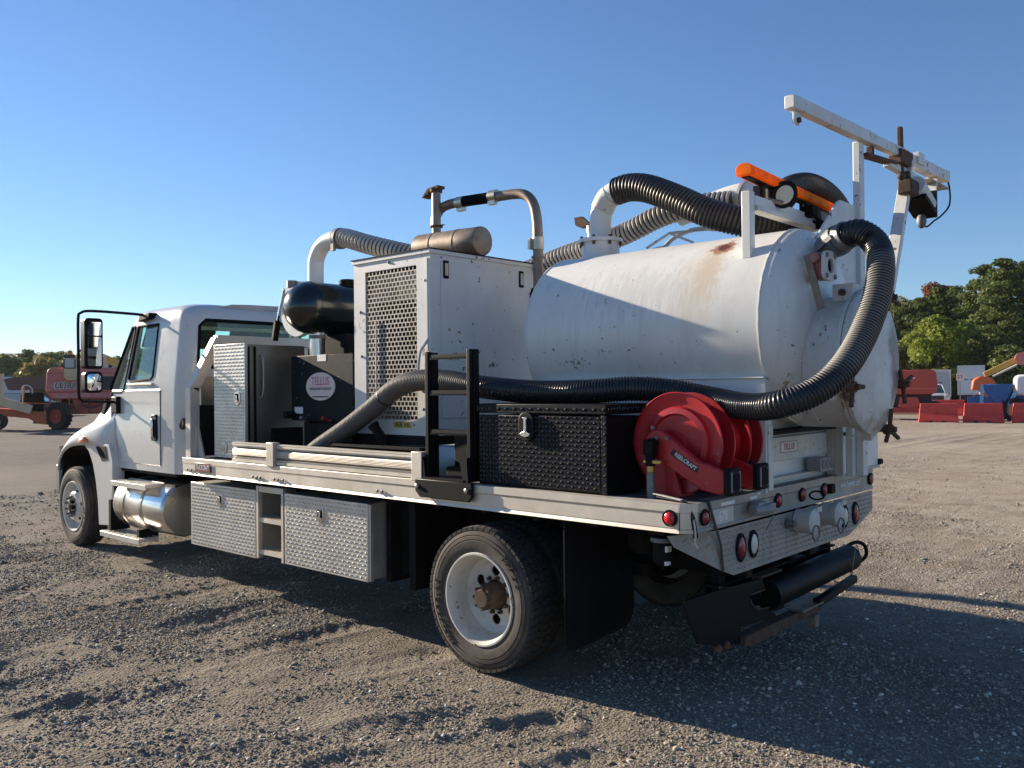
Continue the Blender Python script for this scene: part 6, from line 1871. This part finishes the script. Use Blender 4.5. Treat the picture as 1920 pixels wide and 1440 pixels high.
# fence behind the lot
fx0, fy0, fx1, fy1 = -24.0, 80.0, 10.0, 92.0
fe = empty('chain_fence', (fx0, fy0, 0), math.atan2(fy1 - fy0, fx1 - fx0))
tag(fe, 'low grey chain link fence in front of the trees at right', 'fence')
LEN = math.hypot(fx1 - fx0, fy1 - fy0)
for k in range(13):
    part('post', B().cyl((LEN * k / 12, 0, 0), (LEN * k / 12, 0, 1.85), .04, n=8), 'fence_steel', fe)
part('top_rail', B().cyl((0, 0, 1.82), (LEN, 0, 1.82), .03, n=6), 'fence_steel', fe)
wm = B()
for k in range(int(LEN / .35)):
    for s in (-1, 1):
        x = k * .35
        wm.beam((x, s * .004, 0 if s > 0 else 1.8), (min(LEN, x + 1.8), s * .004, 1.8 if s > 0 else 0), .006, .012)
part('mesh_wire', wm, 'fence_steel', fe, smooth=False)

# red plastic barriers
def barrier_mesh():
    pr = [(-.3, 0), (.3, 0), (.3, .12), (.17, .5), (.13, 1.0), (-.13, 1.0), (-.17, .5), (-.3, .12)]
    b = B()
    rings = []
    for x, k in ((-.98, .93), (-.95, 1.0), (-.8, 1.0), (.8, 1.0), (.95, 1.0), (.98, .93)):
        sh = .1 * 1
        rings.append([(x * (1 - .09 * z), y * k, z) for y, z in pr])
    b.loft(rings)
    return b
BM = mesh_of('shell', barrier_mesh())
BM.materials.append(MAT['barrier_red'])
BN = mesh_of('fork_slot', B().box(-.1, .1, -.315, -.28, .0, .1))
BN.materials.append(MAT['dark_frame'])
BE = mesh_of('end_recess', B().prism([(-.06, .12), (.06, .12), (.03, .75), (-.03, .75)], 'x', -.99, -.955))
BE.materials.append(MAT['barrier_red'])
def barrier(x, y, rz, label):
    o = empty('plastic_barrier', (x, y, 0), rz)
    o.scale = (.83, .92, .86)
    tag(o, label, 'barrier', 'red plastic barriers in the yard')
    p_ = part('shell', BM, None, o, smooth=False)
    md = p_.modifiers.new('bevel', 'BEVEL'); md.width = .03; md.segments = 2; md.limit_method = 'ANGLE'; md.angle_limit = R(30)
    for k in (-.35, .25):
        q = part('fork_slot', BN, None, o, smooth=False); q.location = (k, 0, 0)
    part('end_recess', BE, None, o, smooth=False)
    return o
barrier(*pr(1759, 43.5), R(12), 'red plastic barrier next to the red lift, leftmost in the front row')
barrier(*pr(1843, 43.8), R(14), 'red plastic barrier in the middle of the front row')
barrier(*pr(1936, 44), R(16), 'red plastic barrier cut off by the right edge of the photo')
barrier(-11.6, 45.9, R(10), 'red plastic barrier standing alone behind the front row')

# ---- right: red boom lift behind the tank
RZR = R(15.5)
RL = empty('boom_lift', (-11.6, 39.6, 0), RZR)
tag(RL, 'red boom lift with a wide rounded cover, half hidden behind the truck tank', 'boom lift')
cvr = part('cover', B().prism([(-2.2, 1.25), (.95, 1.25), (1.12, 1.35), (1.17, 1.8), (1.1, 2.3), (.98, 2.42), (-2.2, 2.42)], 'y', -.9, .9), 'lift_red2', RL, bevel=.05, seg=3)
part('seam', B().box(-2.2, 1.1, -.912, -.9, 1.5, 1.53), 'lift_red', cvr)
part('sticker', B().box(-.1, .2, -.91, -.901, 2.0, 2.06), 'white_decal', cvr)
part('chassis', B().prism([(-.55, .65), (-.5, 1.12), (.3, 1.12), (.42, .7), (.2, .6), (-.4, .6)], 'y', -.95, -.6).box(-1.6, 1.2, -.8, .8, .35, .62), 'lift_red2', RL, bevel=.03)
part('bumper_plate', B().box(-.75, .6, -1.0, -.95, .28, .34), 'lift_orange', RL)
part('turntable', B().box(-.9, .9, -.6, .6, .62, 1.25), 'dark_frame', RL)
for x in (-1.3, .95):
    far_wheel((x, -.75, .45), .45, .4, RL, 'dark_frame', (.3, 1, 0))
    far_wheel((x, .9, .45), .45, .4, RL, 'dark_frame', (.3, 1, 0))

# ---- right: orange boom lift with folded arm
OL = empty('boom_lift', (*pr(1855, 66), 0), R(15))
tag(OL, 'orange articulated boom lift with its arm folded up, right of the box truck', 'boom lift')
part('base_cover', B().prism([(-1.1, 1.3), (-1.0, 2.0), (-.6, 2.25), (.1, 2.15), (.35, 1.8), (.4, 1.3)], 'y', -.9, .9), 'lift_orange', OL, bevel=.12, seg=3)
part('chassis', B().box(-.6, .8, -.7, .7, .5, 1.3), 'lift_orange', OL, bevel=.05)
ab = part('lower_arm', B().beam((-.3, 0, 2.3), (1.5, 0, 3.25), .35, .38), 'boom_yellow', OL, bevel=.03)
part('upper_arm', B().beam((.4, 0, 2.65), (2.2, 0, 3.55), .3, .26), 'lift_orange', OL, bevel=.03)
part('elbow', B().cyl((1.9, -.35, 3.35), (1.9, .35, 3.35), .42, n=20), 'lift_red', OL)
part('jib', B().beam((2.1, 0, 3.8), (2.35, 0, 2.1), .3, .28, (1, 0, 0)), 'lift_orange', OL, bevel=.03)
part('hydraulic_ram', B().cyl((.2, -.25, 2.2), (1.6, -.25, 2.95), .07), 'plastic_light', OL)
for x in (-.7, .9):
    far_wheel((x, -.75, .5), .5, .38, OL, 'lift_orange', (.2, 1, 0))

# ---- right edge: blue machine with white hood and large tyres
BL = empty('telehandler', (*pr(1885, 47), 0), R(15))
tag(BL, 'blue telehandler with a white hood and tan rims behind the right barriers', 'telehandler')
part('hood', B().prism([(.35, 1.15), (.35, 2.0), (.5, 2.12), (1.0, 2.15), (1.15, 2.2), (2.3, 2.2), (2.3, 1.1)], 'y', -.8, .8), 'car_white', BL, bevel=.12, seg=3)
part('body', B().prism([(-.95, 1.7), (.3, 1.7), (.2, 1.3), (.0, .8), (-.45, .8), (-.9, 1.4)], 'y', -.7, .7), 'machine_blue', BL, bevel=.04)
part('loader_arm', B().beam((-.95, -.6, 1.7), (-1.05, -.6, .5), .14, .16).beam((-1.05, -.6, 1.5), (-.5, -.6, 1.4), .1, .1).beam((.1, -.85, .7), (.35, -.85, 1.3), .12, .16), 'pale_blue', BL)
part('step_box', B().box(.75, 1.35, -.95, -.8, .75, 1.05), 'pale_blue', BL, bevel=.03)
part('deck', B().box(-1.6, 2.3, -.6, .6, .8, 1.1), 'machine_blue', BL)
for x in (-.35, .35, 1.9):
    far_wheel((x, -.85 if x > -.3 else -.4, .5), .55, .35, BL, 'rim_tan', (.6, 1, 0))

# ---- far left: dump truck, yellow crane boom, white conveyor, white trailer
DT = empty('dump_truck', (-84.0, 22.8, 0), R(68))
tag(DT, 'brown dump truck with a white cab at far left', 'truck')
part('bed', B().prism([(-.6, 3.0), (-.2, 2.0), (3.2, 2.0), (3.2, 3.2), (.3, 3.2)], 'y', -1.2, 1.2), 'dump_brown', DT, bevel=.05)
part('cab', B().prism([(-2.4, .9), (-2.4, 1.9), (-2.0, 2.1), (-1.8, 2.95), (-.9, 3.05), (-.8, .9)], 'y', -1.1, 1.1), 'trailer_white', DT, bevel=.08)
part('side_window', B().prism([(-1.75, 2.1), (-1.65, 2.75), (-1.1, 2.8), (-1.05, 2.1)], 'y', -1.115, -1.1), 'car_glass', DT)
part('frame', B().box(-2.3, 3.1, -.5, .5, .8, 1.1), 'dark_frame', DT)
for x in (-1.7, 1.4, 2.4):
    far_wheel((x, -1.0, .5), .5, .3, DT, 'trailer_grey', (0, 1, 0), False)
CB = empty('telescopic_crane', (*pr(212, 82), 0), R(65))
tag(CB, 'yellow telescopic crane whose raised boom tip shows between mirror and cab', 'crane')
bo = part('boom', B().beam((-1.75, 0, 5.2), (3.0, 0, 2.9), .6, .62), 'boom_yellow', CB, bevel=.04)
part('boom_head', B().box(-2.2, -1.5, -.3, .3, 5.1, 5.7).beam((-2.2, 0, 5.25), (-2.75, 0, 5.3), .3, .25).cyl((-2.6, 0, 4.7), (-2.6, 0, 5.2), .03).cyl((-2.0, 0, 4.6), (-2.0, 0, 5.2), .03), 'dump_brown', bo, bevel=.05)
part('carrier', B().box(1.0, 6.0, -1.2, 1.2, .9, 2.4), 'boom_yellow', CB, bevel=.1)
for x in (1.8, 3.0, 5.2):
    far_wheel((x, -1.1, .55), .55, .35, CB, 'dark_frame', (0, 1, 0), False)
CV = empty('conveyor', (*pr(198, 66), 0), R(66))
tag(CV, 'white truss conveyor sloping down behind the red lift', 'conveyor')
part('truss', B().beam((-1.4, 0, 4.1), (2.6, 0, 2.5), .5, .3).beam((-1.4, -.26, 4.0), (2.6, -.26, 2.3), .04, .16).beam((-1.5, 0, 3.7), (2.4, 0, 2.7), .3, .1), 'trailer_white', CV, bevel=.02)
part('roller', B().cyl((-.9, -.5, 4.2), (-.9, .5, 4.2), .2).cyl((.3, -.5, 3.5), (.3, .5, 3.5), .12), 'dark_frame', CV)
part('leg', B().beam((1.2, -.3, 2.9), (1.6, -.3, 0), .1, .1).beam((1.2, .3, 2.9), (1.6, .3, 0), .1, .1), 'dark_frame', CV)
TW = empty('flat_trailer', (-96.0, 22.0, 0), R(70))
tag(TW, 'long white trailer roof line in front of the far trees at left', 'trailer')
part('box', B().box(-7, 6, 0, 2.4, 1.0, 3.4), 'trailer_white', TW, bevel=.05)
part('door', B().box(1.2, 2.9, -.02, -.001, 1.2, 3.1), 'dark_frame', TW)
for x in (-5, -3.8):
    far_wheel((x, .1, .5), .5, .3, TW, 'trailer_grey', (0, 1, 0), False)

# ---- hill on the horizon
hb_ = []
hx = np.linspace(-2600, 2600, 90)
prof_ = 95 + 42 * np.exp(-((hx + 150) / 260) ** 2) + 14 * np.exp(-((hx - 700) / 500) ** 2) + np.array([mnoise.noise((x * .006, 0, 0)) * 14 + mnoise.noise((x * .03, 3, 0)) * 3 for x in hx])
prof_ *= np.clip(1.15 - (abs(hx) / 2600) ** 2, 0.1, 1)
v, f = [], []
for k in range(90):
    for dy, kz in ((-900, -.05), (-500, .35), (-200, .8), (0, 1.0), (300, .7), (900, -.05)):
        v.append((hx[k], dy + 40 * mnoise.noise((k * .3, dy * .01, 1)), prof_[k] * kz))
for k in range(89):
    for j in range(5):
        a = k * 6 + j
        f.append((a, a + 1, a + 7, a + 6))
pm('far_wood', (.03, .045, .04), .95, var=.3, vscale=.02, dirt=((.1, .08, .045), .5, .01))
hill = part('hill', B().add(v, f), 'far_wood', None)
hill.location = (-1225, 400, 0)
hill.scale = (.5, .5, .42)
hill.rotation_euler = (0, 0, R(70))
struct(hill)
# ================================================================== trees
leaf_mat('leaf_dark', (.062, .088, .024), (.16, .19, .05))
leaf_mat('leaf_mid', (.1, .125, .032), (.22, .245, .075))
leaf_mat('leaf_lime', (.13, .18, .02), (.28, .32, .05))
leaf_mat('leaf_olive', (.1, .1, .03), (.18, .165, .055))
leaf_mat('leaf_red', (.14, .045, .025), (.22, .1, .04))
leaf_mat('leaf_yellow', (.16, .15, .03), (.24, .2, .05))

def leaves(clumps, size, seed, flat=.0):
    """clumps: (x,y,z,rx,ry,rz,n). Small quads through the clump volume, denser towards the outside"""
    r = np.random.default_rng(seed)
    V, F = [], []
    k0 = 0
    for (cx, cy, cz, rx, ry, rz, n) in clumps:
        d = r.normal(size=(n, 3))
        d /= np.linalg.norm(d, axis=1)[:, None]
        rad = r.uniform(.45, 1.12, n) ** .6
        p = d * rad[:, None] * np.array([rx, ry, rz]) + np.array([cx, cy, cz])
        nrm = d * .7 + r.normal(size=(n, 3)) * .6 + np.array([0, 0, .45 + flat])
        nrm /= np.linalg.norm(nrm, axis=1)[:, None]
        t = np.cross(nrm, r.normal(size=(n, 3)))
        t /= np.linalg.norm(t, axis=1)[:, None] + 1e-9
        b = np.cross(nrm, t)
        s = size * r.uniform(.5, 1.3, n)[:, None]
        asp = r.uniform(.45, .9, n)[:, None]
        q = np.stack([p - t * s, p - b * s * asp * .8 + t * s * .1, p + t * s, p + b * s * asp], 1)
        V.append(q.reshape(-1, 3))
        F.append(np.arange(n * 4).reshape(n, 4) + k0)
        k0 += n * 4
    V, F = np.concatenate(V), np.concatenate(F)
    me = bpy.data.meshes.new('crown')
    me.vertices.add(len(V))
    me.vertices.foreach_set('co', V.reshape(-1).astype(np.float32))
    me.loops.add(F.size)
    me.loops.foreach_set('vertex_index', F.reshape(-1).astype(np.int32))
    me.polygons.add(len(F))
    me.polygons.foreach_set('loop_start', (np.arange(len(F)) * 4).astype(np.int32))
    me.update(calc_edges=True)
    return me

def trunk_mesh(h, r0, limbs, rs):
    b = B()
    pts = [(rs.uniform(-.1, .1) * i * .4, rs.uniform(-.1, .1) * i * .4, h * i / 6) for i in range(7)]
    b.tube(pts, [r0 * (1 - .8 * i / 6) for i in range(7)], 8)
    for c in limbs:
        z0 = min(h * .9, max(h * .2, c[2] - .25 * math.hypot(c[0], c[1]) - .4))
        k = z0 / h * 6
        i = min(5, int(k))
        base = Vector(pts[i]).lerp(Vector(pts[i + 1]), k - i)
        tip = Vector(c[:3])
        mid = base.lerp(tip, .5) + Vector((0, 0, .1 * (tip - base).length))
        b.tube([base, mid, tip], [r0 * .35 * (1 - .7 * z0 / h) + .02, r0 * .2 * (1 - .6 * z0 / h) + .015, .015], 5)
    return b

def tree(x, y, h, w, kind, leaf, label, seed, group, name='tree', dens=1.0, size=.26, base=.12):
    rs = random.Random(seed)
    o = empty(name, (x, y, -.05))
    tag(o, label, 'tree', group)
    cl = []
    if kind == 'pine':
        nlev = int(h / .55)
        for i in range(nlev):
            t = i / (nlev - 1)
            z = h * (base + (1 - base) * t)
            rad = w * .5 * (1.0 - t) ** .55 * (1 if t > .15 else .8) * rs.uniform(.75, 1.15) + .25
            nb = max(2, int(4 + rad * 1.6))
            a0 = rs.uniform(0, 6.28)
            for k in range(nb):
                if rs.random() < .12:
                    continue
                a = a0 + 2 * math.pi * k / nb + rs.uniform(-.3, .3)
                rr = rad * rs.uniform(.45, .95)
                s = rs.uniform(.6, 1.15) * (.45 + .17 * rad)
                cl.append((rr * math.cos(a), rr * math.sin(a), z + rs.uniform(-.35, .35), s * 1.25, s * 1.25, s * .5, int(95 * dens * s)))
        cl.append((0, 0, h * .99, .5, .5, .45, int(60 * dens)))
    else:
        nc = int(22 + w * h * .35)
        for k in range(nc):
            t = rs.uniform(base, 1.0)
            prof_w = math.sin(math.pi * min(1, (t - base) / (1 - base) * .82 + .16)) ** .6
            a = rs.uniform(0, 6.28)
            rr = w * .5 * prof_w * math.sqrt(rs.uniform(.1, 1)) * .85
            s = rs.uniform(.7, 1.35) * (.5 + .06 * w)
            cl.append((rr * math.cos(a), rr * math.sin(a), h * t - s * .6 * (t > .9), s * 1.15, s * 1.15, s * .8, int(150 * dens * s)))
    limbs = [c for i, c in enumerate(cl) if i % 3 == 0][:26]
    part('trunk', trunk_mesh(h * .93, .05 * h ** .75, limbs, rs), 'bark', o)
    cm = leaves(cl, size, seed, .2 if kind == 'pine' else 0)
    part('crown', cm, leaf, o, smooth=False)
    return o
GR = 'trees beyond the fence at right'
def hgt(v, d):
    return 1.72 + (721 - v) / 1620.5 * d * .9
specs = [
 # bearing, dist, top pixel, width m, kind, leaf, label, base
 (1668, 98, 552, 6.5, 'broad', 'leaf_mid', 'pale leafy tree just right of the looped hose', .1),
 (1702, 104, 541, 6.5, 'broad', 'leaf_mid', 'rounded green tree left of the red-topped tree', .1),
 (1728, 96, 566, 6.0, 'pine', 'leaf_dark', 'shorter dark pine below the red-topped tree', .06),
 (1757, 106, 528, 4.6, 'broad', 'leaf_red', 'tree with a reddish autumn top rising above its neighbours', .45),
 (1762, 100, 546, 6.5, 'pine', 'leaf_dark', 'dark pine directly in front of the reddish top', .06),
 (1797, 103, 545, 6.0, 'pine', 'leaf_dark', 'dark rounded pine left of the two tall pines', .06),
 (1762, 84, 592, 6.6, 'broad', 'leaf_lime', 'bright lime green tree standing in front of the dark pines', .05),
 (1846, 98, 508, 7.4, 'pine', 'leaf_dark', 'tall dark pine with a broad flat crown at right', .06),
 (1884, 94, 499, 7.6, 'pine', 'leaf_dark', 'tallest pine of the right group with sky showing through', .06),
 (1922, 98, 506, 8.0, 'pine', 'leaf_dark', 'tall pine at the right edge of the photo', .06),
 (1812, 88, 612, 5.4, 'pine', 'leaf_dark', 'lower dark pine between the lime tree and the tall pines', .04),
 (1868, 84, 640, 6.0, 'broad', 'leaf_olive', 'olive brownish bushy tree above the orange lift', .02),
 (1915, 82, 655, 6.0, 'broad', 'leaf_mid', 'low green bushy tree behind the telehandler', .02),
 (1700, 86, 640, 6.0, 'broad', 'leaf_mid', 'low bushy green tree above the red lift cover', .02),
]
for i, (u, d, vt_, w_, kd, lf, lab, bs_) in enumerate(specs):
    x, y = pr(u, d)
    tree(x, y, hgt(vt_, d), w_, kd, lf, lab, 100 + i, GR, 'pine_tree' if kd == 'pine' else 'leafy_tree', dens=2.4, size=.16, base=bs_)
GL = 'row of trees at far left'
lspec = [(-22, 150, 672, 9, 'leaf_mid', 'green tree cut off by the left edge of the photo'), (12, 148, 666, 8, 'leaf_mid', 'green tree left of the dark gap in the far row'), (38, 165, 672, 8, 'leaf_dark', 'dark tree in the gap of the far row'),
         (55, 170, 662, 9, 'leaf_dark', 'dark tree just right of the gap in the far row'), (76, 140, 674, 7.5, 'leaf_yellow', 'yellowish tree above the dump truck'), (98, 155, 664, 9, 'leaf_mid', 'green tree left of the amber beacon'), (122, 160, 664, 9, 'leaf_olive', 'olive tree behind the amber beacon'),
         (150, 150, 668, 9, 'leaf_mid', 'green tree behind the cab mirror'), (176, 150, 672, 8, 'leaf_mid', 'green tree right of the cab mirror'), (205, 150, 674, 8, 'leaf_olive', 'olive tree behind the crane boom'), (236, 140, 668, 9, 'leaf_mid', 'green tree seen through the quarter window'),
         (284, 90, 655, 3.5, 'leaf_dark', 'dark tree seen through the side window of the cab')]
for i, (u, d, vt_, w_, lf, lab) in enumerate(lspec):
    x, y = pr(u, d)
    tree(x, y, 1.72 + (737 - vt_) / 1620.5 * d * .93, w_, 'broad', lf, lab, 300 + i, GL, 'leafy_tree', dens=.5, size=.42, base=.05)
# ================================================================== thin haze in the air
hz = part('haze', B().box(-2100, 900, -1400, 2000, -26, 74), None, None, smooth=False)
struct(hz, 'stuff')
hm = bpy.data.materials.new('haze')
hm.use_nodes = True
hm.node_tree.nodes.clear()
pv = hm.node_tree.nodes.new('ShaderNodeVolumePrincipled')
pv.inputs['Color'].default_value = (.93, .96, 1, 1)
pv.inputs['Density'].default_value = .00011
pv.inputs['Anisotropy'].default_value = .3
ho = hm.node_tree.nodes.new('ShaderNodeOutputMaterial')
hm.node_tree.links.new(pv.outputs[0], ho.inputs['Volume'])
hz.data.materials.append(hm)
